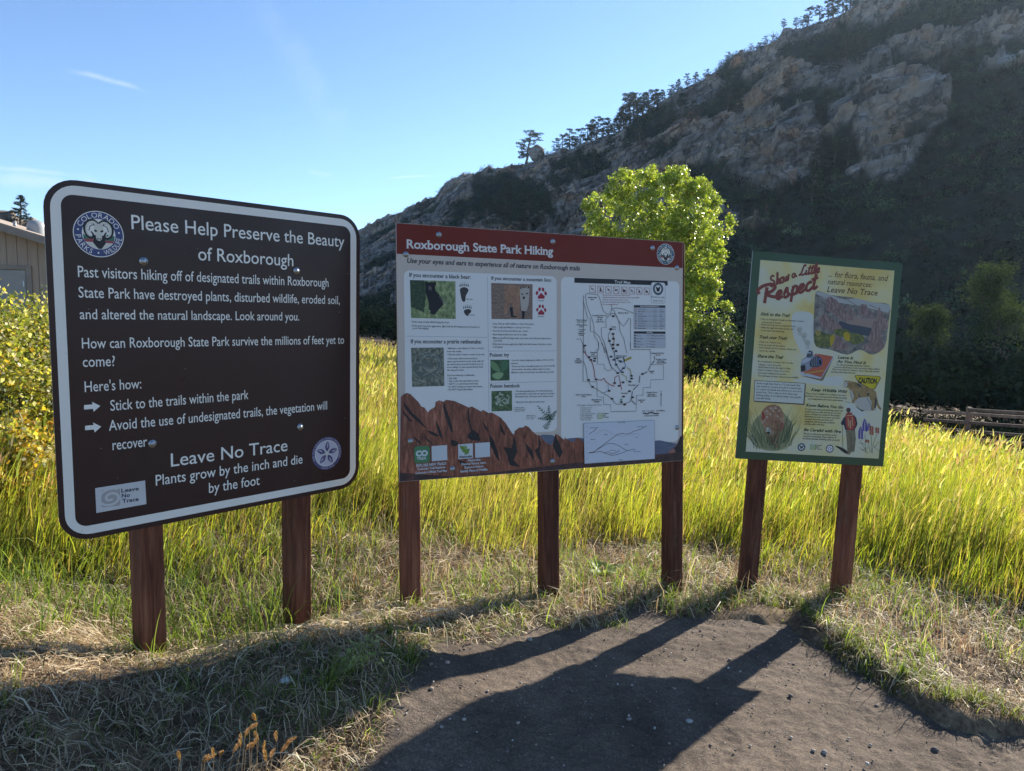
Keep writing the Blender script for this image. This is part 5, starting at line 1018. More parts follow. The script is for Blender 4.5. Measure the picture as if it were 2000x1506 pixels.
# --- meadow
parts = []
YG = [(.33, .38, .035), (.20, .28, .03), (.46, .44, .045), (.54, .43, .09), (.11, .17, .025), (.44, .30, .13)]
def meadow(n, d0, d1, hr, wr, wts, pw=1.0, az=(-46, 46), tip=None):
    x, y = scatter(n, az[0], az[1], d0, d1, pw)
    q = P3(x, y); e = edge_y(x)+.55*fbm(q*1.5, 3, 61); lim = rim(x, y); k = (y > e+RG.exponential(.16, n)-.08) & (np.hypot(x, y) < lim*RG.uniform(.93, 1.03, n)); x, y, e, q = x[k], y[k], e[k], q[k]
    cl = fbm(q*.9, 3, 62); k = (cl > -.2) | (RG.uniform(0, 1, len(x)) < .35); x, y, e, q, cl = x[k], y[k], e[k], q[k], cl[k]
    n = len(x); z = ground_z(x, y, path=False, micro=False); edge = sstep(0, .9, y-e)
    far = sstep(9, 26, y); h = RG.uniform(hr[0], hr[1], n)*(.45+.55*edge)*(1+.6*cl)*(1+.35*fbm(q*3.1, 2, 66))
    C1 = pick(n, YG, wts, .2); dry = np.clip((fbm(q*.35, 3, 63)*.9+far*.55+.02), 0, .75)[:, None]; C1 = C1*(1+.55*fbm(q*.75, 3, 68)[:, None]*np.array([1.0, .8, .6])); C1 = C1*(1-dry)+np.array([.50, .43, .13])*dry*(1+RG.normal(0, .15, (n, 1)))
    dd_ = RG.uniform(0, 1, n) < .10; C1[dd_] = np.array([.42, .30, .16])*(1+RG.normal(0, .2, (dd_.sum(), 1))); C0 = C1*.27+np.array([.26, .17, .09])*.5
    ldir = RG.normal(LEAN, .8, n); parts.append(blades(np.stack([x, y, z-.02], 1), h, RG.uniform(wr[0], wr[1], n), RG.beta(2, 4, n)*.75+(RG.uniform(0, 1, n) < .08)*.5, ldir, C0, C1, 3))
meadow(80000, 2.9, 7.0, (.26, .60), (.004, .010), (5, 4, 3, 1, 3, .6), .8)
meadow(95000, 6.5, 14, (.34, .66), (.009, .018), (5, 3, 4, 2, 2, 1), .85)
meadow(105000, 13.5, 30, (.38, .72), (.02, .036), (4, 3, 4, 3, 1, 1.5), .9)
meadow(60000, 28, 52, (.45, .85), (.04, .075), (3, 3, 4, 4, 1, 2), .9)
# seed stalks with pale heads standing above the leaves
def stalks(n, d0, d1, hr, w, hw):
    x, y = scatter(n, -45, 46, d0, d1); k = (y > edge_y(x)+.25) & (np.hypot(x, y) < rim(x, y)); x, y = x[k], y[k]; n = len(x); z = ground_z(x, y, path=False, micro=False)
    h = RG.uniform(hr[0], hr[1], n); ld = RG.normal(LEAN, .9, n); le = RG.uniform(.05, .4, n); c = pick(n, [(.42, .33, .17), (.36, .22, .15), (.48, .42, .22), (.25, .30, .08)], (3, 2, 3, 2), .15)
    parts.append(blades(np.stack([x, y, z], 1), h, np.full(n, w), le, ld, c*.6, c, 3))
    tx = x+np.cos(ld)*le*h*.9; ty = y+np.sin(ld)*le*h*.9; tz = z+h*(1-.4*le)*.93
    parts.append(blades(np.stack([tx, ty, tz], 1), RG.uniform(.07, .14, n)*(hw/.012)**.4, np.full(n, hw), RG.uniform(.2, .9, n), ld, c, c*1.1, 3, droop=.5))
stalks(4000, 3.6, 9, (.4, .80), .003, .011); stalks(7000, 8, 20, (.6, .88), .006, .02); stalks(6000, 18, 46, (.75, 1.15), .014, .045)
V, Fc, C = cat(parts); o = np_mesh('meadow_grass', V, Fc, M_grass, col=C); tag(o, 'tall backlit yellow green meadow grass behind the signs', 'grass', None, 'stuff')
# --- low dry thatch between meadow and trail
parts = []
def on_bank(x, y, m=.0): return sdf_poly(np.stack([x, y], 1), PATH) < m
def low(n, x0, x1, y0, y1, hr, wr, lr, cols, wts, c0k=.8, dens=None, mg=.02, back=1.2, face=None):
    x = RG.uniform(x0, x1, n); y = RG.uniform(y0, y1, n); q = P3(x, y); k = on_bank(x, y, -mg+.03) & (y < edge_y(x)+back)
    if dens is not None: k &= fbm(q*dens[0], 3, dens[2]) > dens[1]+RG.uniform(-.15, .15, n)
    x, y = x[k], y[k]; n = len(x); z = ground_z(x, y)
    C1 = pick(n, cols, wts); parts.append(blades(np.stack([x, y, z-.004], 1), RG.uniform(hr[0], hr[1], n), RG.uniform(wr[0], wr[1], n), RG.uniform(lr[0], lr[1], n), RG.uniform(0, 6.28, n), C1*c0k, C1, 3, droop=.75))
STR = [(.55, .45, .30), (.40, .30, .19), (.66, .58, .42), (.27, .18, .11)]
def strands(n, x0, x1, y0, y1, Lr, wr, cols, wts, dens=None, mg=.0, lift=.035):
    """loose dead stems lying on the ground at all angles"""
    x = RG.uniform(x0, x1, n); y = RG.uniform(y0, y1, n); q = P3(x, y); k = on_bank(x, y, mg) & (y < edge_y(x)+1.0)
    if dens is not None: k &= fbm(q*dens[0], 3, dens[2]) > dens[1]+RG.uniform(-.2, .2, n)
    x, y = x[k], y[k]; n = len(x); t = RG.uniform(0, 6.28, n); L = RG.uniform(Lr[0], Lr[1], n); w = RG.uniform(wr[0], wr[1], n); bend = RG.normal(0, .5, n)
    z0 = RG.uniform(0, lift*.5, n); z1 = RG.uniform(0, lift, n); V = []; C1 = pick(n, cols, wts, .2)
    for i, s_ in enumerate((-.5, 0, .5)):
        tt_ = t+bend*s_; cx = x+np.cos(tt_)*L*s_; cy = y+np.sin(tt_)*L*s_; cz = ground_z(cx, cy)+(z0, (z0+z1)*.7+.006, z1)[i]+.002
        nx, ny = -np.sin(tt_)*w/2, np.cos(tt_)*w/2; dz = w*RG.uniform(-.5, .5, n)
        V.append(np.stack([cx-nx, cy-ny, cz-dz], 1)); V.append(np.stack([cx+nx, cy+ny, cz+dz], 1))
    V = np.stack(V, 1).reshape(-1, 3); b = (np.arange(n)*6)[:, None]; Q = np.concatenate([b+np.array([0, 1, 3, 2]), b+np.array([2, 3, 5, 4])]); parts.append((V, [Q], np.repeat(C1, 6, 0)))
strands(56000, -3.8, 4.4, .9, 5.2, (.02, .10), (.0012, .0032), STR, (3, 3, 2, 2), (1.7, -.34, 72), lift=.035)
strands(24000, -3.8, .6, .9, 3.4, (.03, .12), (.0014, .0036), STR, (3, 3, 2, 2), lift=.05)
strands(3500, -1.0, 1.6, 1.2, 3.4, (.02, .08), (.001, .0025), STR, (2, 3, 1, 3), mg=.16, lift=.01)
strands(26000, -3.8, 4.4, 2.6, 5.2, (.04, .16), (.0015, .004), STR, (4, 2, 3, 1), (2.2, -.1, 71), lift=.07)
low(46000, -3.8, 4.4, .9, 5.4, (.02, .07), (.0015, .0035), (.3, 1.1), STR, (4, 2, 3, 1), .8, (1.7, -.34, 72))
low(16000, -3.8, .4, .9, 3.3, (.03, .10), (.0018, .004), (.3, 1.1), STR, (3, 3, 2, 2))
low(9000, -3.8, 4.4, 3.3, 5.6, (.08, .28), (.002, .005), (.2, .9), STR+[(.30, .17, .10)], (3, 3, 2, 1, 3))
V, Fc, C = cat(parts); o = np_mesh('dry_thatch', V, Fc, M_dry, col=C); tag(o, 'pale dry thatch of dead grass stems covering the bank', 'dry grass', None, 'stuff')
parts = []
GRC = [(.12, .19, .04), (.20, .27, .06), (.28, .33, .09), (.07, .13, .035)]
low(9000, -3.8, .4, .9, 3.0, (.05, .15), (.002, .005), (.3, 1.0), GRC, (3, 3, 2, 2), .7, (1.6, -.1, 84))
low(52000, -3.8, 4.4, .9, 5.4, (.03, .11), (.002, .0045), (.3, 1.0), GRC, (3, 3, 2, 2), .7, (2.6, -.08, 81))
low(15000, -3.8, 4.4, 2.9, 5.6, (.08, .26), (.003, .007), (.2, .8), GRC, (2, 4, 3, 1), .7, (3.0, -.02, 82))
low(2600, -3.8, -1.0, 2.9, 4.6, (.16, .42), (.004, .008), (.15, .7), GRC, (2, 4, 3, 1), .6, (2.4, .0, 83), back=.8)
# small tufts, denser along the trail's edge and around the posts
def tufts(cs, nb, hr, wr, spread, cols=GRC, wts=(2, 3, 3, 1)):
    for (x, y) in cs:
        n = nb; a_ = RG.uniform(0, 6.28, n); r_ = RG.exponential(spread, n); X_ = x+np.cos(a_)*r_; Y_ = y+np.sin(a_)*r_; Zt = ground_z(X_, Y_); c = pick(n, cols, wts)
        parts.append(blades(np.stack([X_, Y_, Zt-.004], 1), RG.uniform(hr[0], hr[1], n), RG.uniform(wr[0], wr[1], n), RG.uniform(.15, 1.1, n), a_+RG.normal(0, .4, n), c*.7, c, 4, droop=.6))
eg = []
PA = np.array(PATH[3:-4])
for i in range(len(PA)-1):
    L_ = np.linalg.norm(PA[i+1]-PA[i])
    for k in range(int(L_*(13+12*(PA[i][0] > 1.3)))):
        f = RG.uniform(); p_ = PA[i]+(PA[i+1]-PA[i])*f; nn = np.array([-(PA[i+1]-PA[i])[1], (PA[i+1]-PA[i])[0]])/L_; eg.append(tuple(p_+nn*RG.uniform(-.02, .16)))
tufts(eg, 34, (.03, .11), (.0018, .004), .03)
tufts([q for q in eg if q[0] > 1.0], 26, (.04, .10), (.0018, .004), .035, [(.10, .09, .045), (.16, .13, .07), (.07, .08, .03)], (2, 2, 2))
lw_ = [(RG.uniform(-3.4, -1.2), RG.uniform(2.6, 3.5)) for _ in range(60)]; tufts(lw_, 22, (.08, .26), (.003, .006), .035)
rnd = [(RG.uniform(-3.6, 3.8), RG.uniform(1.2, 4.9)) for _ in range(190)]; rnd = [q for q in rnd if on_bank(np.array([q[0]]), np.array([q[1]]), -.05)[0]]
tufts(rnd, 26, (.05, .15), (.002, .0045), .03)
for q in POSTB: tufts([(q[0]+RG.normal(0, .05), q[1]-.05) for _ in range(5)], 18, (.04, .13), (.002, .004), .03)
tufts([gpt(770, 1350), gpt(795, 1400), gpt(640, 1480), gpt(905, 1240), gpt(1130, 1180), gpt(1250, 1150)], 60, (.06, .17), (.003, .005), .025)
V, Fc, C = cat(parts); o = np_mesh('short_grass', V, Fc, M_grass, col=C); tag(o, 'short green grass and small tufts scattered over the dry bank', 'grass', None, 'stuff')

# --- pebbles and stones
def stone_mesh(r, seed, flatk=.6, n=2):
    import bmesh
    bm = bmesh.new(); bmesh.ops.create_icosphere(bm, subdivisions=n, radius=1); P = np.array([v.co for v in bm.verts]); d = 1+.32*fbm(P*1.1+seed*3.7, 3, seed)+.1*fbm(P*3+seed, 2, seed+1)
    P = P*d[:, None]*np.array([1, RG.uniform(.6, .95), flatk])*r; Fs = np.array([[v.index for v in f.verts] for f in bm.faces]); bm.free(); return P, Fs
pb = [stone_mesh(1, i, .65, 1) for i in range(6)]
Vs, Fs_, Cs, nn_ = [], [], [], 0
for k in range(5200):
    x, y = RG.uniform(-1.2, 4.0), RG.uniform(.9, 3.6); onp = not on_bank(np.array([x]), np.array([y]), .03)[0]
    if not onp and RG.uniform() > .25: continue
    r = min(.001+RG.exponential(.0019), .016); P, f = pb[k % 6]; t = RG.uniform(0, 6.28); Rz = np.array([[math.cos(t), -math.sin(t), 0], [math.sin(t), math.cos(t), 0], [0, 0, 1]]); z = float(path_z(np.array([x]), np.array([y]))[0]) if onp else float(ground_z(np.array([x]), np.array([y]))[0])
    Vs.append(P@Rz.T*r+np.array([x, y, z+r*.3+(.004 if onp else .0)])); Fs_.append(f+nn_); nn_ += len(P); Cs.append(np.repeat(pick(1, [(.34, .29, .24), (.42, .38, .34), (.20, .15, .12), (.13, .11, .10)], (2, 2, 3, 4)), len(P), 0))
M_stone = foliage('stone_grains', 0.0, .85); o = np_mesh('gravel', np.concatenate(Vs), np.concatenate(Fs_), M_stone, col=np.concatenate(Cs)); tag(o, 'tiny pebbles strewn over the dark trail dirt', 'gravel', None, 'stuff')
STN = [(560, 1468, .020, (.44, .44, .42), 'palest grey white stone lying in the shade at the bottom edge'), (583, 1452, .013, (.40, .37, .33), 'small pale round stone just above the whitest stone'), (586, 1483, .012, (.30, .24, .20), 'small tan stone below the palest white stone'), (664, 1424, .022, (.27, .20, .14), 'flat tan stone beside the leafy weed sprig'),
       (603, 1462, .018, (.26, .19, .15), 'long flat brown stone right of the whitest stone'), (532, 1436, .012, (.24, .18, .14), 'brown pebble left of the pale stones'), (686, 1497, .024, (.40, .22, .15), 'reddish sunlit stone at the bottom edge by the weeds'), (1346, 1412, .013, (.36, .34, .31), 'light grey pebble in the shadow on the dark trail'), (1228, 1416, .010, (.28, .24, .22), 'small greyish stone in the wide shadow on the trail'),
       (873, 1381, .010, (.42, .32, .25), 'pinkish pebble on the sunny dirt beside the grass edge'), (1612, 1448, .012, (.33, .28, .24), 'pale pebble on the sunlit right part of the trail'), (1830, 1424, .016, (.10, .08, .07), 'dark clod of earth below the turf edge at right'), (842, 1437, .008, (.36, .27, .2), 'tan pebble near the bottom left corner of the dirt trail')]
for i, (px_0, py_0, r, c_, lb) in enumerate(STN):
    x, y = gpt(px_0, py_0, -.03); onp = not on_bank(np.array([x]), np.array([y]))[0]; z = float((path_z if onp else ground_z)(np.array([x]), np.array([y]))[0]); P, f = stone_mesh(r, 20+i, .6, 3)
    o = np_mesh('stone', P, f, speckle(tuple(k*.6 for k in c_), c_, tuple(min(1, k*1.25) for k in c_), 40, 'stone_%d' % i, .9), smooth=True); o.location = (x, y, z+r*.35); tag(o, lb, 'stone', 'loose stones near the trail')

# --- leaf cards
def leaf_cards(Cn, size, cols, wts, n_up=.3, var=.2, aspect=1.0, fold=.25):
    """one folded leaf (two triangles as a kite) per centre"""
    n = len(Cn); t = RG.normal(0, 1, (n, 3)); t /= np.linalg.norm(t, axis=1)[:, None]; b = RG.normal(0, 1, (n, 3)); b[:, 2] += n_up*2; b -= (b*t).sum(1)[:, None]*t; b /= np.linalg.norm(b, axis=1)[:, None]; s = np.cross(t, b)
    L = (size*RG.uniform(.6, 1.25, n))[:, None] if not hasattr(size, '__len__') else (size*RG.uniform(.7, 1.2, n))[:, None]; w = L*aspect
    V = np.stack([Cn-t*L*.5, Cn+s*w*.42+b*L*fold*.3-t*L*.08, Cn+t*L*.5, Cn-s*w*.42+b*L*fold*.3-t*L*.08], 1).reshape(-1, 3); i = (np.arange(n)*4)[:, None]
    return V, [np.concatenate([i+np.array([0, 1, 2]), i+np.array([0, 2, 3])])], np.repeat(pick(n, cols, wts, var), 4, 0)
def clump_points(n, centres, radii, squash=.8, shell=.55):
    k = RG.choice(len(centres), n, p=radii**2/np.sum(radii**2)); d = RG.normal(0, 1, (n, 3)); d /= np.linalg.norm(d, axis=1)[:, None]; r = radii[k]*(shell+(1-shell)*RG.uniform(0, 1, n))*RG.uniform(.75, 1.12, n); return centres[k]+d*r[:, None]*np.array([1, 1, squash])
# --- cottonwood
def limb(mb, a, b, r0, r1, n=6, wob=.06):
    a = np.array(a, float); b = np.array(b, float); L_ = np.linalg.norm(b-a); pts = [a+(b-a)*t+RG.normal(0, wob*L_, 3)*math.sin(math.pi*t)*.5 for t in np.linspace(0, 1, n)]; mb.tube(pts, list(np.linspace(r0, r1, n)), 7)
def at(px, py, d):
    r = ray(px, py); k = d/r[1]; return np.array([r[0]*k, d, r[2]*k+EYE])
D0 = 38.0; base = at(1290, 780, D0); base[2] = float(ground_z(np.array([base[0]]), np.array([base[1]]))[0])-.1
ct = empty('cottonwood_tree', tuple(base)); tag(ct, 'bright yellow green sunlit cottonwood tree standing behind the board with the red header', 'tree')
BL = [(1180, 395, 30), (1165, 440, 28), (1215, 365, 32), (1265, 352, 30), (1320, 350, 26), (1360, 372, 30), (1395, 400, 26), (1300, 400, 52), (1300, 450, 56), (1345, 440, 50), (1270, 455, 50), (1340, 520, 50), (1310, 550, 46), (1380, 480, 40), (1370, 565, 34), (1340, 650, 34), (1385, 690, 28), (1345, 715, 34), (1400, 655, 22), (1240, 420, 50), (1370, 440, 42), (1410, 445, 22), (1190, 470, 36), (1250, 500, 50), (1330, 490, 52), (1395, 490, 30), (1400, 520, 18), (1350, 545, 40), (1280, 570, 50), (1220, 540, 40), (1395, 550, 16), (1340, 600, 38), (1385, 595, 24), (1300, 640, 40), (1370, 640, 30), (1405, 625, 20), (1250, 620, 40), (1355, 670, 32), (1405, 668, 24), (1420, 640, 14), (1375, 712, 26), (1420, 600, 12), (1200, 600, 30), (1385, 575, 20), (1230, 350, 18), (1312, 340, 16), (1150, 400, 14), (1425, 432, 10)]
cs, rs_ = [], []
for (x, y, r) in BL:
    rr = r/F*D0
    for k in range(3 if r > 25 else 1): dd = D0+RG.uniform(-2.6, 2.6)*(1-.3*(r < 25)); c = at(x, y, dd); cs.append(c); rs_.append(rr*RG.uniform(.75, 1.0))
cs = np.array(cs); rs_ = np.array(rs_)
# each clump breaks up into small leafy sprays
sp, sr = [], []
for c, r in zip(cs, rs_):
    m_ = int(12+r*26)
    d = RG.normal(0, 1, (m_, 3)); d /= np.linalg.norm(d, axis=1)[:, None]; sp.append(c+d*r*RG.uniform(.1, 1.0, (m_, 1))**.6); sr.append(np.full(m_, .26)*RG.uniform(.6, 1.3, m_))
sp = np.concatenate(sp); sr = np.concatenate(sr)
LP = clump_points(170000, sp, sr, 1.0, .1)
LP = LP[fbm(LP*1.25, 3, 101)+RG.normal(0, .12, len(LP)) > -.16]
V, Fc, C = leaf_cards(LP, .12, [(.36, .43, .05), (.48, .52, .09), (.20, .28, .035), (.56, .55, .16), (.45, .30, .06)], (4, 3, 5, 1.6, .3), aspect=.9)
b3 = np.array(base); cr = np_mesh('crown', V-b3, Fc, M_cott, ct, col=C)
mb = MB(); top = at(1290, 470, D0)-b3; limb(mb, (0, 0, -.3), top*.45, .34, .24, 7, .03); limb(mb, top*.45, top, .24, .07, 7, .05); mb.build('trunk', M_bark, ct, True)
mb = MB()
for c in cs[::5]:
    q = c-b3; s0 = top*min(.95, max(.25, (q[2]/max(top[2], .1))*.6)); limb(mb, s0, s0+(q-s0)*.8, .06, .015, 6, .08)
mb.build('limbs', M_bark, ct, True)
# darker bush of dense foliage below it
def bush(name, cx, cy, d, w, h, nleaf, size, cols, wts, label, cat_, group=None, lumps=14, matl=None, trans=False, dep=None, sprays=14, tw=True):
    base = at(cx, cy, d); base[2] = float(ground_z(np.array([base[0]]), np.array([base[1]]))[0]); e_ = empty(name, tuple(base)); tag(e_, label, cat_, group); dep = dep or w
    th = RG.uniform(0, 6.28, lumps); u = RG.uniform(.1, 1, lumps); c = np.stack([np.cos(th)*w*.32*RG.uniform(.2, 1, lumps), np.sin(th)*dep*.32*RG.uniform(.2, 1, lumps), h*(.2+.62*u)], 1); c[:, :2] *= (1.15-.5*u)[:, None]
    r = RG.uniform(.16, .28, lumps)*min(w, h); sp = np.concatenate([c[i]+RG.normal(0, 1, (sprays, 3))*r[i]*.5 for i in range(lumps)]); sr = np.full(len(sp), .13*min(w, h))*RG.uniform(.5, 1.2, len(sp))
    LPt = clump_points(nleaf, sp, sr, .9, .1); LPt[:, 2] = np.abs(LPt[:, 2]); V, Fc, C = leaf_cards(LPt, size, cols, wts); np_mesh('foliage', V, Fc, matl or M_leaf, e_, col=C)
    if tw:
        mb = MB()
        for i in range(lumps): limb(mb, (RG.normal(0, .05*w), RG.normal(0, .05*w), -.05), c[i], .018*h**.7, .005*h**.7, 5, .1)
        mb.build('stems', M_bark, e_, True)
    return e_
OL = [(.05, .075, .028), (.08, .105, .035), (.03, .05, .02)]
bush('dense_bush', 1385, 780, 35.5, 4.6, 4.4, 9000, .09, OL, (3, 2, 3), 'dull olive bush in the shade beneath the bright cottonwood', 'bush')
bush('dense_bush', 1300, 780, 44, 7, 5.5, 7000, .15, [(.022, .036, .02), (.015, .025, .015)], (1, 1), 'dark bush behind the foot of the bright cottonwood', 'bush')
# yellow green brush at the far rim of the meadow
for i, (x, y, d, w_, h_, lb) in enumerate(((1825, 800, 16.5, 1.9, .95, 'yellow green low bush just left of the rail fence'), (1400, 775, 30, 5.0, 1.5, 'light green low brush at the meadow rim right of the middle board'), (1940, 850, 15, 1.6, .6, 'small yellow bush in front of the rail fence'))):
    bush('meadow_bush', x, y, d, w_, h_, 3200, .06+.012*i, [(.38, .40, .05), (.45, .33, .05), (.24, .32, .05)], (4, 1.5, 2), lb, 'bush', 'low bushes on the meadow rim')
# --- big shrub at the left edge
for i, (x, d, w_, h_, lb) in enumerate(((30, 4.9, 1.15, 1.5, 'large leafy shrub with green and yellow leaves at the left edge below the shed'), (120, 5.6, 1.4, 1.45, 'tall leafy green shrub half hidden behind the brown sign'), (35, 4.0, .8, .62, 'low shrub of yellow and orange autumn leaves at the left edge'))):
    cols = [(.27, .28, .06), (.44, .38, .08), (.11, .14, .04), (.58, .52, .32), (.52, .31, .04)]
    wts = ((3, 3, 2.5, 1.5, .8), (3, 3, 2.5, 1, .3), (1.5, 2, 1, 1, 3.5))[i]
    bush('leafy_shrub', x, 900, d, w_*1.15, h_, 10500, .033, cols, wts, lb, 'shrub', 'shrubs by the shed', lumps=20, sprays=22, matl=M_leaf)
# --- broad leaved rosettes
def rosette(px_0, py_0, n, L_, w_, cols, label, up=.6):
    x, y = gpt(px_0, py_0, -.02); z = float(ground_z(np.array([x]), np.array([y]))[0]); e_ = empty('broadleaf_weed', (x, y, z)); tag(e_, label, 'plant', 'broad leaved weeds in the dry grass'); 
    for i in range(n):
        an = 2*math.pi*i/n+RG.uniform(-.3, .3); l = L_*RG.uniform(.7, 1.1); u = up*RG.uniform(.6, 1.3); V = []; rows = 7
        for k in range(rows):
            t = k/(rows-1); wd = w_*l/L_*math.sin(math.pi*(.08+.9*t)**.8)*.5+.002; r_ = l*t*(1-.15*u); zz = l*u*(t-.55*t*t)
            for s_ in (-1, -.5, 0, .5, 1): V.append((math.cos(an)*r_-math.sin(an)*wd*s_, math.sin(an)*r_+math.cos(an)*wd*s_, zz+abs(s_)*wd*.35+.004*math.sin(9*t+3*s_)))
        Fs = np.array([(k*5+j, k*5+j+1, k*5+j+6, k*5+j+5) for k in range(rows-1) for j in range(4)]); np_mesh('leaf', np.array(V), Fs, M_leaf, e_, smooth=True, col=np.repeat(pick(1, cols, [1]*len(cols), .15), len(V), 0))
rosette(1180, 1140, 8, .17, .075, [(.30, .36, .14), (.24, .31, .11)], 'pale green broad leaved weed between the middle and right posts of the wide board', 1.0)
rosette(690, 1190, 7, .12, .05, [(.16, .24, .07), (.12, .19, .06)], 'low green broad leaved weed between the brown sign and the wide board', .6)
rosette(925, 1120, 6, .09, .02, [(.20, .26, .09)], 'small narrow leaved weed behind the shadow of the wide board', .8)
# --- leafy sprig at the dirt edge
x, y = gpt(650, 1455, -.02); z = float(ground_z(np.array([x]), np.array([y]))[0]); e_ = empty('weed_sprig', (x, y, z)); tag(e_, 'thin sprig of small pale green leaves at the edge of the dark dirt', 'plant'); mb = MB(); LPt = []
for k in range(9):
    an = RG.uniform(-.6, 1.1); L_ = RG.uniform(.12, .26); pts = [np.array([math.cos(an)*L_*t, math.sin(an)*L_*t*.6, .16*t*(1.2-.5*t)*RG.uniform(.9, 1.1)]) for t in np.linspace(0, 1, 7)]; mb.tube(pts, .0011, 5)
    for p_ in pts[2:]:
        for _ in range(5): LPt.append(p_+RG.normal(0, .008, 3))
mb.build('stems', M_dry if False else flat((.20, .22, .10), .6), e_); V, Fc, C = leaf_cards(np.array(LPt), .019, [(.32, .38, .14), (.24, .30, .10)], (1, 1), aspect=.4); np_mesh('leaves', V, Fc, M_leaf, e_, col=C)
# --- orange seeding foxtails at the bottom
M_fox = foliage('foxtail_heads', .5, .7, (1, 1, 1), 1.0); M_foxs = flat((.30, .20, .10), .7)
FX = [(352, 1500, 1485), (400, 1500, 1488), (418, 1490, 1480), (455, 1500, 1470), (470, 1495, 1458), (478, 1490, 1440), (487, 1470, 1425), (500, 1500, 1408), (492, 1480, 1462), (515, 1500, 1475), (528, 1500, 1480), (540, 1495, 1448), (556, 1495, 1455), (548, 1500, 1470), (430, 1505, 1476), (505, 1500, 1445), (394, 1510, 1492), (480, 1505, 1466), (520, 1505, 1490)]
for i, (hx, _, hy) in enumerate(FX):
    dd = 1.62+RG.uniform(-.05, .08); tip = at(hx, hy, dd); rx = tip[0]+RG.normal(-.02, .03); ry = dd-.02+RG.normal(0, .03); rz = float(ground_z(np.array([rx]), np.array([ry]))[0]); e_ = empty('foxtail_stalk', (rx, ry, rz))
    t3 = tip-np.array([rx, ry, rz]); pts = [t3*np.array([s_**1.5, s_**1.5, s_]) for s_ in np.linspace(0, 1, 8)]; mb = MB(); mb.tube(pts, list(np.linspace(.0011, .0007, 8)), 5); mb.build('stem', M_foxs, e_)
    dr = np.array([RG.normal(.15, .35), RG.normal(0, .2), .8]); dr /= np.linalg.norm(dr); L_ = RG.uniform(.022, .036); n = 220; s_ = RG.uniform(0, 1, n); an = RG.uniform(0, 6.28, n); u1 = np.cross(dr, [0, 1, .1]); u1 /= np.linalg.norm(u1); u2 = np.cross(dr, u1); rad = .0045*np.sin(np.pi*(.12+.8*s_)); ax = t3+dr*(s_*L_)[:, None]+np.array([.004, 0, -.003])*(s_**2)[:, None]; ou = u1*np.cos(an)[:, None]+u2*np.sin(an)[:, None]
    r0 = ax+ou*(rad*.3)[:, None]; r1 = ax+ou*(rad*1.5)[:, None]+dr*.004; sd_ = np.cross(ou, dr)*.0007; V = np.stack([r0-sd_, r0+sd_, r1], 1).reshape(-1, 3); f = (np.arange(n)*3)[:, None]+np.array([0, 1, 2]); np_mesh('seed_head', V, f, M_fox, e_, col=np.repeat(pick(n, [(.42, .24, .11), (.33, .18, .08), (.50, .34, .19)], (3, 2, 2)), 3, 0))
    tag(e_, 'thin stalk of orange brown foxtail grass among the cluster at the bottom edge', 'grass stalk', 'orange foxtail stalks at the bottom edge')
# ============================================================ FAR VEGETATION AND BUILDINGS
def mtn_point(px, py=None, t=None, lift=0.0):
    """a point on the mountain's surface: along the crest (t=1) at this bearing, or where it shows at this place"""
    if py is None:
        a = sph(px, 300)[0]; j = int(np.argmin(np.abs(aa-a))); i = int(np.argmin(np.abs(tt-(t or 1.0)))); return MV[i, j].copy()
    cand = MPX-np.array([px, py]); k = np.argmin((cand**2).sum(1)); return MVf[k].copy()
vis = (tt <= 1.0)
MVf = MV[vis].reshape(-1, 3); MPX = project(MVf); MRf = MROCK[vis].ravel()
# --- pines
def make_pine(seed, h, kind):
    global RG
    keep = RG; RG = np.random.default_rng(seed); e_ = empty('pine_tree'); mb = MB(); cone = kind == 'cone'
    lean = RG.normal(0, .04, 2); tp = np.array([lean[0]*h, lean[1]*h, h*.96]); limb(mb, (0, 0, -.6), tp*.5, .028*h, .018*h, 5, .02); limb(mb, tp*.5, tp, .018*h, .004*h, 5, .03); mb.build('trunk', M_bark, e_)
    C_, R_ = [], []; mb = MB(); nb = 60 if cone else 34
    for k in range(nb):
        t = RG.uniform(.12, .97) if cone else RG.uniform(.22, .98)
        rad = (h*.24*(1-t)**.75+.02*h) if cone else h*.25*math.sin(math.pi*min(1, (t-.08)/.98))**.6*RG.uniform(.5, 1.15)
        an = RG.uniform(0, 6.28); s0 = tp*t; e1 = s0+np.array([math.cos(an)*rad, math.sin(an)*rad, rad*RG.uniform(-.1, .35)]); limb(mb, s0, e1, .007*h, .002*h, 3, .05)
        for q in (.55, .8, 1.0): C_.append(s0+(e1-s0)*q+RG.normal(0, .012*h, 3)); R_.append(h*(.035 if cone else .045)*RG.uniform(.7, 1.3))
    mb.build('limbs', M_bark, e_)
    LPt = clump_points(2400, np.array(C_), np.array(R_)*1.25, .7, .1); V, Fc, C = leaf_cards(LPt, .048*h, [(.03, .05, .025), (.05, .07, .035), (.02, .034, .02)], (3, 2, 3), aspect=.35); np_mesh('crown', V, Fc, M_pine, e_, col=C); RG = keep; return e_
protos = [make_pine(100+i, 10.0, 'cone' if i in (0, 1) else 'flat') for i in range(5)]
used = set()
def pine(px, hpx, kind, label, py=None, group='pines along the ridge', cat_='pine tree'):
    p_ = mtn_point(px, py, 1.0); d = math.hypot(p_[0], p_[1]); h = hpx/F*d*1.12
    if kind in used: e_ = copy_tree(protos[kind])
    else: e_ = protos[kind]; used.add(kind)
    e_.location = (p_[0], p_[1], p_[2]-.04*h); s_ = h/10; e_.scale = (s_*RG.uniform(1.2, 1.6), s_*RG.uniform(1.2, 1.6), s_); e_.rotation_euler = (0, 0, RG.uniform(0, 6.28)); tag(e_, label, cat_, group); return e_
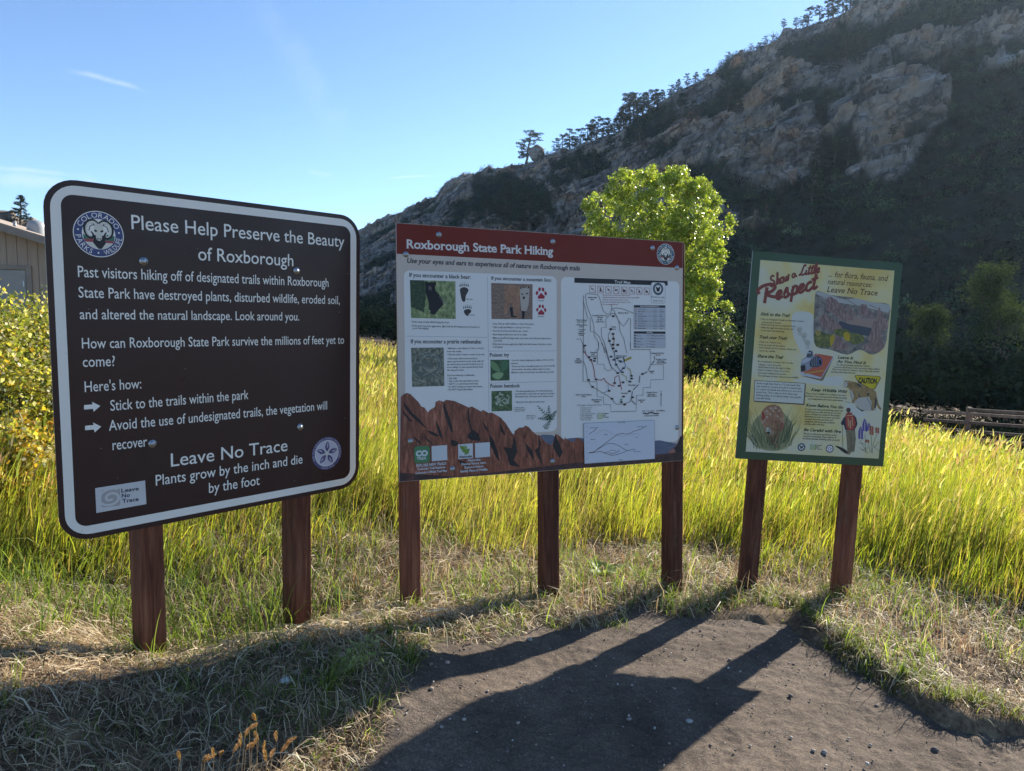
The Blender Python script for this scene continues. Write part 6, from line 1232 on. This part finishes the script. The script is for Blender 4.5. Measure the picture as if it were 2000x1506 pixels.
RP = [(1027, 60, 2, 'tall lone pine beside the rock stump on the lower ridge'), (1098, 34, 3, 'small open pine first right of the rock stump'), (1132, 42, 4, 'bushy pine, second of the ridge row right of the lone pine'), (1163, 42, 2, 'round topped pine, third of the ridge row right of the lone pine'), (1207, 52, 1, 'dark dense pine under the notch of the ridge above the cottonwood'), (1228, 58, 3, 'open crowned pine where the ridge starts to steepen'), (1243, 45, 2, 'pine just right of the open crowned one on the steepening ridge'), (1262, 36, 4, 'dark pine on the steep ridge left of the bare spur'), (1290, 26, 1, 'small dark pine above the steep ridge bend'), (1335, 22, 3, 'small pale pine on the middle ridge'), (1412, 18, 4, 'tiny round pine silhouetted on the ridge left of the dead snag'),
      (1470, 16, 2, 'short scrubby pine left of the dead snag'), (1540, 16, 3, 'low pine below the first of the summit pines'), (1562, 30, 3, 'leftmost wind bent pine near the summit'), (1585, 26, 2, 'second wind bent pine near the summit'), (1610, 40, 3, 'sparse slanting pine near the summit'), (1640, 40, 4, 'fullest pine of the summit row'), (1676, 36, 2, 'pale topmost pine of the summit row, beside the top edge')]
for x, h, k, lb in RP: pine(x, h, k, lb)
for x, h, k in ((1085, 24, 3), (1112, 38, 4), (1120, 26, 0), (1146, 34, 3), (1152, 44, 1), (1176, 30, 4), (1190, 40, 1), (1198, 34, 0), (1217, 44, 4), (1236, 50, 1), (1252, 40, 0), (1272, 34, 1), (1280, 26, 3), (1305, 24, 4), (1318, 22, 0), (1350, 20, 1), (1372, 18, 4), (1455, 15, 4), (1482, 16, 3), (1515, 15, 4), (1552, 20, 4), (1600, 30, 3), (1628, 30, 2), (1652, 34, 3), (1665, 26, 4), (1690, 24, 1)): pine(x, h, k, 'dark pine standing in the ragged row of trees along the ridge top', None, 'pines filling the ridge row')
CP = [(985, 450, 85, 0), (950, 442, 62, 1), (1035, 452, 80, 0), (1060, 440, 60, 1), (1085, 395, 50, 1), (1000, 395, 40, 0), (1130, 340, 45, 1), (1160, 330, 36, 0), (1105, 330, 30, 4), (1190, 300, 34, 1), (1225, 295, 30, 0), (1250, 280, 34, 1), (1330, 235, 48, 1), (1355, 240, 40, 0), (1300, 245, 34, 4), (1420, 215, 34, 1), (1440, 225, 30, 0), (1620, 145, 46, 1), (1650, 130, 50, 0), (1680, 125, 46, 4), (1540, 175, 26, 4), (1600, 235, 34, 1), (1630, 315, 40, 0), (1600, 335, 46, 1), (1655, 320, 34, 4), (1742, 268, 20, 4), (1790, 262, 18, 4), (1725, 145, 30, 1), (1475, 440, 40, 0), (1500, 430, 46, 1), (1450, 440, 34, 4), (1585, 400, 60, 0), (1180, 395, 26, 4), (920, 440, 34, 4)]
for i, (x, y, h, k) in enumerate(CP):
    side = ('tall dark conical pine on the lower cliff right above the red header' if h >= 50 and x < 1100 else 'small dark pine on the lower cliff left of the cottonwood top' if x < 1150 else 'dark pine just under the ridge line left of the cliff with tan streaks' if x < 1280 else
            'dark pine in the gully high above the cottonwood' if x < 1400 else 'dark pine at the foot of the cliff between the cottonwood and the green framed poster' if y > 380 and x < 1560 else 'dark bushy pine under the summit row of trees' if y < 180 else 'dark pine growing in a crevice of the big upper right cliff')
    pine(x, h, k, side, y, side.replace('dark pine', 'dark pines').replace('conical pine', 'conical pines').replace('bushy pine', 'bushy pines')[:60])
# rock stump and dead snag on the ridge
p_ = mtn_point(1047, None, 1.0); d = math.hypot(p_[0], p_[1]); P, f = stone_mesh(1, 77, 1.5, 3); P *= np.array([13/F*d, 13/F*d, 11/F*d]); o = np_mesh('rock_stump', P, f, M_cliff, attrs={'rock': np.ones(len(P)), 'beds': P[:, 0], 'bedq': P[:, 2]}); o.location = (p_[0], p_[1], p_[2]+13/F*d); tag(o, 'squat block of rock standing on the ridge beside the lone pine', 'rock')
p_ = mtn_point(1495, None, 1.0); d = math.hypot(p_[0], p_[1]); h = 26/F*d; e_ = empty('dead_tree', tuple(p_)); tag(e_, 'bare dead tree with spreading branches on the ridge', 'tree'); mb = MB(); limb(mb, (0, 0, -.5), (.1*h, 0, h*.6), .07*h*.5, .03*h*.5, 5, .05)
mb.build('trunk', M_bark, e_); mb = MB()
for k in range(14):
    a_ = RG.uniform(0, 6.28); z_ = RG.uniform(.3, .62)*h; l = RG.uniform(.25, .5)*h; q = np.array([math.cos(a_)*l, math.sin(a_)*l, z_+l*RG.uniform(.3, 1.0)]); limb(mb, (.1*h*z_/h/.6, 0, z_), q, .012*h, .004*h, 4, .1)
mb.build('limbs', M_bark, e_)
# --- hillside woodland and cliff scrub: crown prototypes merged into one sheet of foliage each
def crowns(P, R, n_leaf, cols, wts, size=.16, squash=.9):
    out_ = []; protoP = []
    for k in range(6):
        c = RG.normal(0, .38, (16, 3)); c[:, 2] = np.abs(c[:, 2])*.9+.15; r = RG.uniform(.18, .36, 16); protoP.append(clump_points(n_leaf, c, r, .9, .25))
    for k in range(6):
        i = np.arange(len(P)) % 6 == k
        if not i.any(): continue
        Pi, Ri = P[i], R[i]; n = len(Pi); t = RG.uniform(0, 6.28, n); B = protoP[k]; x = B[None, :, 0]*np.cos(t)[:, None]-B[None, :, 1]*np.sin(t)[:, None]; y = B[None, :, 0]*np.sin(t)[:, None]+B[None, :, 1]*np.cos(t)[:, None]; z = np.broadcast_to(B[None, :, 2], x.shape)*squash
        Q = np.stack([x, y, z], -1)*Ri[:, None, None]+Pi[:, None, :]; base_c = pick(n, cols, wts, .42); V, Fc, C = leaf_cards(Q.reshape(-1, 3), np.repeat(Ri, n_leaf)*size, [(1, 1, 1)], [1], n_up=.8, var=.12, aspect=.8); C = C*np.repeat(base_c, n_leaf*4, 0); out_.append((V, Fc, C))
    return out_
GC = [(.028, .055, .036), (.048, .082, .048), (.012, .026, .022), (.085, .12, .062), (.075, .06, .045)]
# random picks over the mountain, area weighted, where the ground is not rock
i_, j_ = np.meshgrid(np.arange(int(vis.sum())-1), np.arange(len(aa)-1), indexing='ij'); i_ = i_.ravel(); j_ = j_.ravel()
area = np.linalg.norm(np.cross(MV[i_+1, j_]-MV[i_, j_], MV[i_, j_+1]-MV[i_, j_]), axis=1); aj = aa[j_]; sel = (aj > -.34) & (aj < .80)
wgt = area*sel*(MROCK[i_, j_] < .5); wgt /= wgt.sum(); k = RG.choice(len(wgt), 8500, p=wgt); f1, f2 = RG.uniform(0, 1, (2, 8500))[:, :, None]
Pw = MV[i_[k], j_[k]]+(MV[i_[k]+1, j_[k]]-MV[i_[k], j_[k]])*f1+(MV[i_[k], j_[k]+1]-MV[i_[k], j_[k]])*f2; dist = np.hypot(Pw[:, 0], Pw[:, 1]); Rw = RG.uniform(1.3, 3.9, len(Pw))*(.8+.2*dist/250)
parts = crowns(Pw, Rw, 100, GC, (3, 3, 3, 1.2, .7))
# the flat belt of oaks between the meadow and the slope
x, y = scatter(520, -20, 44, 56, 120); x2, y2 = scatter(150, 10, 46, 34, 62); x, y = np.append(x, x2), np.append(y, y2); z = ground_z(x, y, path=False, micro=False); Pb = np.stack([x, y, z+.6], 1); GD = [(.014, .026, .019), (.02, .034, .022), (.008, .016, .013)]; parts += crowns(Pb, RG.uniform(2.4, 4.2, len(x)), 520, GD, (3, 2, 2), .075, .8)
x, y = scatter(260, 16, 48, 19.5, 34); k = np.hypot(x, y) > rim(x, y)+2.5+7*sstep(.52, .6, np.arctan2(x, y)); x, y = x[k], y[k]; z = ground_z(x, y, path=False, micro=False); parts += crowns(np.stack([x, y, z+.1], 1), RG.uniform(.6, 1.2, len(x)), 420, GD+[(.05, .05, .03)], (3, 2, 2, 1), .075)
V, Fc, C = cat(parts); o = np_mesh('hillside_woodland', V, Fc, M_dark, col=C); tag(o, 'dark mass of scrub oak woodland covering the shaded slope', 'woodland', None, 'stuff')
wgt = area*((aj > -.3) & (aj < .8))*(MROCK[i_, j_] >= .5); nz_ = fbm(MV[i_, j_]*.05, 3, 91); wgt = wgt*np.clip(nz_+.15, 0, 1); wgt /= wgt.sum(); k = RG.choice(len(wgt), 1500, p=wgt); Ps = MV[i_[k], j_[k]]; Rs = RG.uniform(.6, 2.4, len(Ps))
jc = np.where((aa > sph(860, 300)[0]) & (aa < sph(1760, 300)[0]))[0]; ic = int(np.argmin(np.abs(tt-.995))); kc = RG.choice(jc, 260); kc = kc[fbm(P3(aa[kc]*40, aa[kc]*0), 3, 97) > -.1]; Ps = np.concatenate([Ps, MV[ic, kc]]); Rs = np.concatenate([Rs, RG.uniform(.7, 2.3, len(kc))])
V, Fc, C = cat(crowns(Ps, Rs, 60, GC, (3, 2, 3, 1, .3))); o = np_mesh('cliff_scrub', V, Fc, M_dark, col=C); tag(o, 'small dark bushes dotted over the rock cliffs', 'scrub', None, 'stuff')
M_oak = foliage('shade_dimmed_oak_leaves', .22, .9, spec=.05)
# three oak crowns above the dark woodland; shade put into their dimmed leaf colours
for x, y, d, w_, h_, lb in ((1935, 560, 62, 5.2, 5.5, 'rounded oak in shade tones, uppermost above the dark trees at right'), (1965, 640, 56, 7.0, 5.2, 'wide oak in shade tones below the rounded one at right'), (1815, 640, 60, 4.5, 5.0, 'dim green oak crown right of the green framed poster')):
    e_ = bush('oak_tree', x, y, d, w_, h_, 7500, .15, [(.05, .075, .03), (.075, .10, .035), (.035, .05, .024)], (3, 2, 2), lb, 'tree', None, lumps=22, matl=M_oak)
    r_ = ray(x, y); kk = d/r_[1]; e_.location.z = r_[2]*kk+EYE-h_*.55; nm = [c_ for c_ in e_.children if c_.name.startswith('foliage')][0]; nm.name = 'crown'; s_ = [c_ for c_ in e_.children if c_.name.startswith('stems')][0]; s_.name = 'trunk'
    mb = MB(); zg = float(ground_z(np.array([e_.location.x]), np.array([e_.location.y]))[0]); mb.tube([(0, 0, zg-e_.location.z-.3), (.1, 0, (zg-e_.location.z)*.5), (0, 0, .3)], [.22, .18, .15], 7); mb.build('lower_trunk', M_bark, e_)
# --- rail fence at the right
M_rail = wood('weathered_rail', (.10, .07, .055), (.22, .16, .12), (.34, .27, .22)); fa_, fb_ = at(1893, 800, 19.0), at(2100, 812, 17.2)
fz = lambda q: float(ground_z(np.array([q[0]]), np.array([q[1]]))[0])
e_ = empty('rail_fence', (fa_[0], fa_[1], fz(fa_))); tag(e_, 'weathered wooden rail fence beyond the meadow at the right edge', 'fence'); o0 = np.array([fa_[0], fa_[1], fz(fa_)]); dv = (fb_-fa_)[:2]; Lf = np.linalg.norm(dv); dv /= Lf; ztop = fa_[2]; zt2 = fb_[2]
for s_ in (0, 2.6, 5.2):
    q = fa_[:2]+dv*s_; zt = ztop+(zt2-ztop)*s_/Lf; zg = float(ground_z(np.array([q[0]]), np.array([q[1]]))[0]); mb = MB(); mb.box((q[0]-o0[0], q[1]-o0[1], (zg-.3+zt+.08)/2-o0[2]), (.11, .11, zt+.06-zg+.3), None, .01); mb.build('post', M_rail, e_)
for k, dz in enumerate((0, -.18, -.42, -.66, -.88)):
    q0 = np.array([fa_[0], fa_[1], ztop+dz])-np.array([dv[0], dv[1], 0])*(.0 if k == 0 else 1.1); q1 = q0+np.array([dv[0], dv[1], (zt2-ztop)/Lf])*(6.8); mb = MB(); c = (q0+q1)/2-o0; an = math.atan2(dv[1], dv[0]); pit = math.atan2(q1[2]-q0[2], np.linalg.norm((q1-q0)[:2]))
    Mx = Matrix.Rotation(an, 4, 'Z') @ Matrix.Rotation(-pit, 4, 'Y'); mb.box(tuple(c+np.array([-dv[1]*-.09, dv[0]*-.09, 0])), (np.linalg.norm(q1-q0), .04, .085), Mx, .006); mb.build('rail', M_rail, e_)
# --- shed at the left
m, nt, out = mat('vertical_board_siding'); p = N(nt, 'ShaderNodeBsdfPrincipled'); n1 = noise(nt, coords(nt, (6, 6, .4)), 3, 5, .6); LK(nt, ramp(nt, n1, [(.3, (.31, .225, .17)), (.7, (.39, .29, .225))]), p.inputs['Base Color']); p.inputs['Roughness'].default_value = .75; LK(nt, p.outputs[0], out.inputs[0]); M_sid = m
M_trim = speckle((.20, .16, .13), (.25, .20, .165), (.29, .235, .20), 5, 'tan_trim', .7); M_door = speckle((.24, .225, .21), (.27, .25, .235), (.30, .28, .26), 3, 'grey_tan_door', .5); M_roof = speckle((.22, .17, .13), (.34, .27, .21), (.42, .34, .27), 22, 'tan_shingle_roof', .85, (1, 4, 4)); M_dome = flat((.30, .31, .31), .35, .05)
DW = 13.0; e0 = at(88, 463, DW); YAW = math.radians(17)     # the gable turns a little towards the trail
wx = np.array([math.cos(YAW), math.sin(YAW), 0]); wn_ = np.array([-math.sin(YAW), math.cos(YAW), 0]); zgr = float(ground_z(np.array([e0[0]]), np.array([DW]))[0])-.3
O = np.array([e0[0], e0[1], zgr]); e_ = empty('shed', tuple(O), YAW); tag(e_, 'tan board sided building with sloping shingle roof at the left edge', 'building')
def wl(px, py, off=0.0):    # where a view line meets the wall plane: metres along the wall, height
    r = ray(px, py); E3 = np.array([0, 0, EYE]); k = ((O+wn_*off-E3)@wn_)/(r@wn_); q = E3+r*k-O; return q@wx, q[2]
ez = e0[2]-zgr; r0_ = wl(0, 436); slope = (ez-r0_[1])/(0-r0_[0]); XE = 1.9; xl = -7.0
def roof_z(x): return ez+x*slope
def WB(x0, x1, y0, y1, z0a, z0b, z1a, z1b):
    return [(x0, y0, z0a), (x1, y0, z0b), (x1, y1, z0b), (x0, y1, z0a), (x0, y0, z1a), (x1, y0, z1b), (x1, y1, z1b), (x0, y1, z1a)], [(3, 2, 1, 0), (4, 5, 6, 7), (0, 1, 5, 4), (1, 2, 6, 5), (2, 3, 7, 6), (3, 0, 4, 7)]
mb = MB(); bw = .165; x = XE-.55; dx1, dz1 = wl(51, 527); dx0 = dx1-.95
while x > xl:   # boards with real grooves between
    x0 = x-bw+.012; zb = 0 if (x < dx0 or x0 > dx1) else dz1
    mb.add(*WB(x0, x, 0, .03, zb, zb, roof_z(x0)-.12, roof_z(x)-.12)); mb.add(*WB(x0-.012, x0, .012, .03, zb, zb, roof_z(x0)-.12, roof_z(x0)-.12)); x -= bw
mb.add(*WB(xl, XE-.55, .03, 5.6, 0, 0, roof_z(xl)-.14, roof_z(XE-.55)-.14)); mb.build('wall', M_sid, e_)
mb = MB(); mb.add(*WB(dx0+.01, dx1-.01, -.012, .028, 0, 0, dz1-.012, dz1-.012)); dr_ = mb.build('door', M_door, e_)
mb = MB(); mb.box((dx1-.045, -.02, dz1-.26), (.03, .016, .11), None, .003); mb.build('hinge', M_zinc, dr_)
mb = MB()
for q0, q1 in (((dx1, 0), (dx1+.09, dz1+.08)), ((dx0-.09, 0), (dx0, dz1+.08)), ((dx0, dz1), (dx1, dz1+.08))): mb.add(*WB(q0[0]+.001, q1[0]-.001, -.03, -.002, q0[1], q0[1], q1[1], q1[1]))
mb.build('door_frame', M_trim, e_)
mb = MB(); mb.add(*WB(xl, XE, -.30, 6.0, roof_z(xl)-.05, roof_z(XE)-.05, roof_z(xl)+.015, roof_z(XE)+.015)); rf = mb.build('roof', M_roof, e_)
mb = MB(); mb.add(*WB(xl, XE+.002, -.34, -.302, roof_z(xl)-.13, roof_z(XE)-.13, roof_z(xl)+.0, roof_z(XE)+.0)); mb.build('fascia', M_trim, e_)
mb = MB(); q = wl(72, 455, 1.4); zr = roof_z(q[0]); pr = [(.17, -.06), (.17, .10), (.16, .17), (.13, .225), (.075, .255), (.0001, .265)]; n = 18; vs = []
for r_, z_ in pr:
    for k in range(n): t = 2*math.pi*k/n; vs.append((q[0]+r_*math.cos(t), 1.4+r_*math.sin(t), zr+z_))
mb.add(vs, [(i*n+k, i*n+(k+1) % n, (i+1)*n+(k+1) % n, (i+1)*n+k) for i in range(5) for k in range(n)]); mb.build('roof_vent', M_dome, e_, True)
mb = MB(); q = wl(29, 440, .6); mb.tube([(q[0], .6, roof_z(q[0])-.05), (q[0], .6, roof_z(q[0])+.11)], .03, 10); mb.build('vent_pipe', M_dome, e_, True)
# --- rock outcrop behind the shed with a pine on it
D1 = 120.0; c0 = at(30, 430, D1); n = 90; uu, vv = np.meshgrid(np.linspace(-1, 1, n), np.linspace(-1, 1, 60)); xx = c0[0]+uu*26; yy = D1+vv*16
TOP = [(-400, 470), (-100, 430), (-20, 415), (5, 412), (18, 407), (28, 415), (32, 428), (58, 428), (62, 424), (70, 427), (74, 436), (86, 434), (130, 440), (260, 470), (400, 520)]
pxx = 1000+F*(xx-0)/(yy)*1.0
tp_ = np.interp(project(np.stack([xx.ravel(), yy.ravel(), np.full(xx.size, c0[2])], 1))[:, 0], [p_[0] for p_ in TOP], [p_[1] for p_ in TOP]).reshape(xx.shape)
zt = np.array([at(a_, b_, D1)[2] for a_, b_ in zip(project(np.stack([xx.ravel(), yy.ravel(), np.full(xx.size, c0[2])], 1))[:, 0], tp_.ravel())]).reshape(xx.shape); zb = -6.0
prf = np.exp(-(vv/.55)**2*1.2); Zr = zb+(zt-zb)*prf; q = P3(xx.ravel(), yy.ravel(), Zr.ravel()); Zr = Zr+(1.3*fbm(q*.35, 4, 95, True)-.3).reshape(xx.shape)*(1-np.exp(-((1-np.abs(uu))/.1)))*prf
o = grid_mesh('rock_outcrop', xx, yy, Zr, M_cliff, attrs={'rock': np.full(xx.size, .92), 'beds': xx.ravel(), 'bedq': Zr.ravel()}, smooth=False); tag(o, 'brown rock outcrop showing over the shed roof', 'rock')
pb_ = at(40, 438, D1-1.5); h = 62/F*D1; e_ = copy_tree(protos[0]); e_.location = (pb_[0], pb_[1], pb_[2]-.5); s_ = h/10; e_.scale = (s_*1.35, s_*1.35, s_); tag(e_, 'lone green pine on the outcrop above the shed roof', 'pine tree'); 
if 'group' in e_: del e_['group']
for pt in protos:
    if protos.index(pt) not in used:
        for ch in list(pt.children): bpy.data.objects.remove(ch)
        bpy.data.objects.remove(pt)

for o in COL.objects:
    if o.parent is None and o.type in ('MESH', 'EMPTY') and 'kind' not in o: o['kind'] = 'thing'

# ------------------------------------------------------------ air
def haze(dens, aniso):
    mb = MB(); lo, hi = (-1400, -60, -14), (1400, 1500, 330); mb.box([(a_+b_)/2 for a_, b_ in zip(lo, hi)], [b_-a_ for a_, b_ in zip(lo, hi)])
    m, nt, out = mat('pale_air'); v_ = N(nt, 'ShaderNodeVolumePrincipled'); v_.inputs['Color'].default_value = (.62, .80, 1, 1); v_.inputs['Density'].default_value = dens; v_.inputs['Anisotropy'].default_value = aniso
    LK(nt, v_.outputs[0], out.inputs['Volume']); o = mb.build('haze', m); o['kind'] = 'stuff'; o['label'] = 'thin bluish air over the valley'
if HAZE > 0: haze(HAZE, .4)
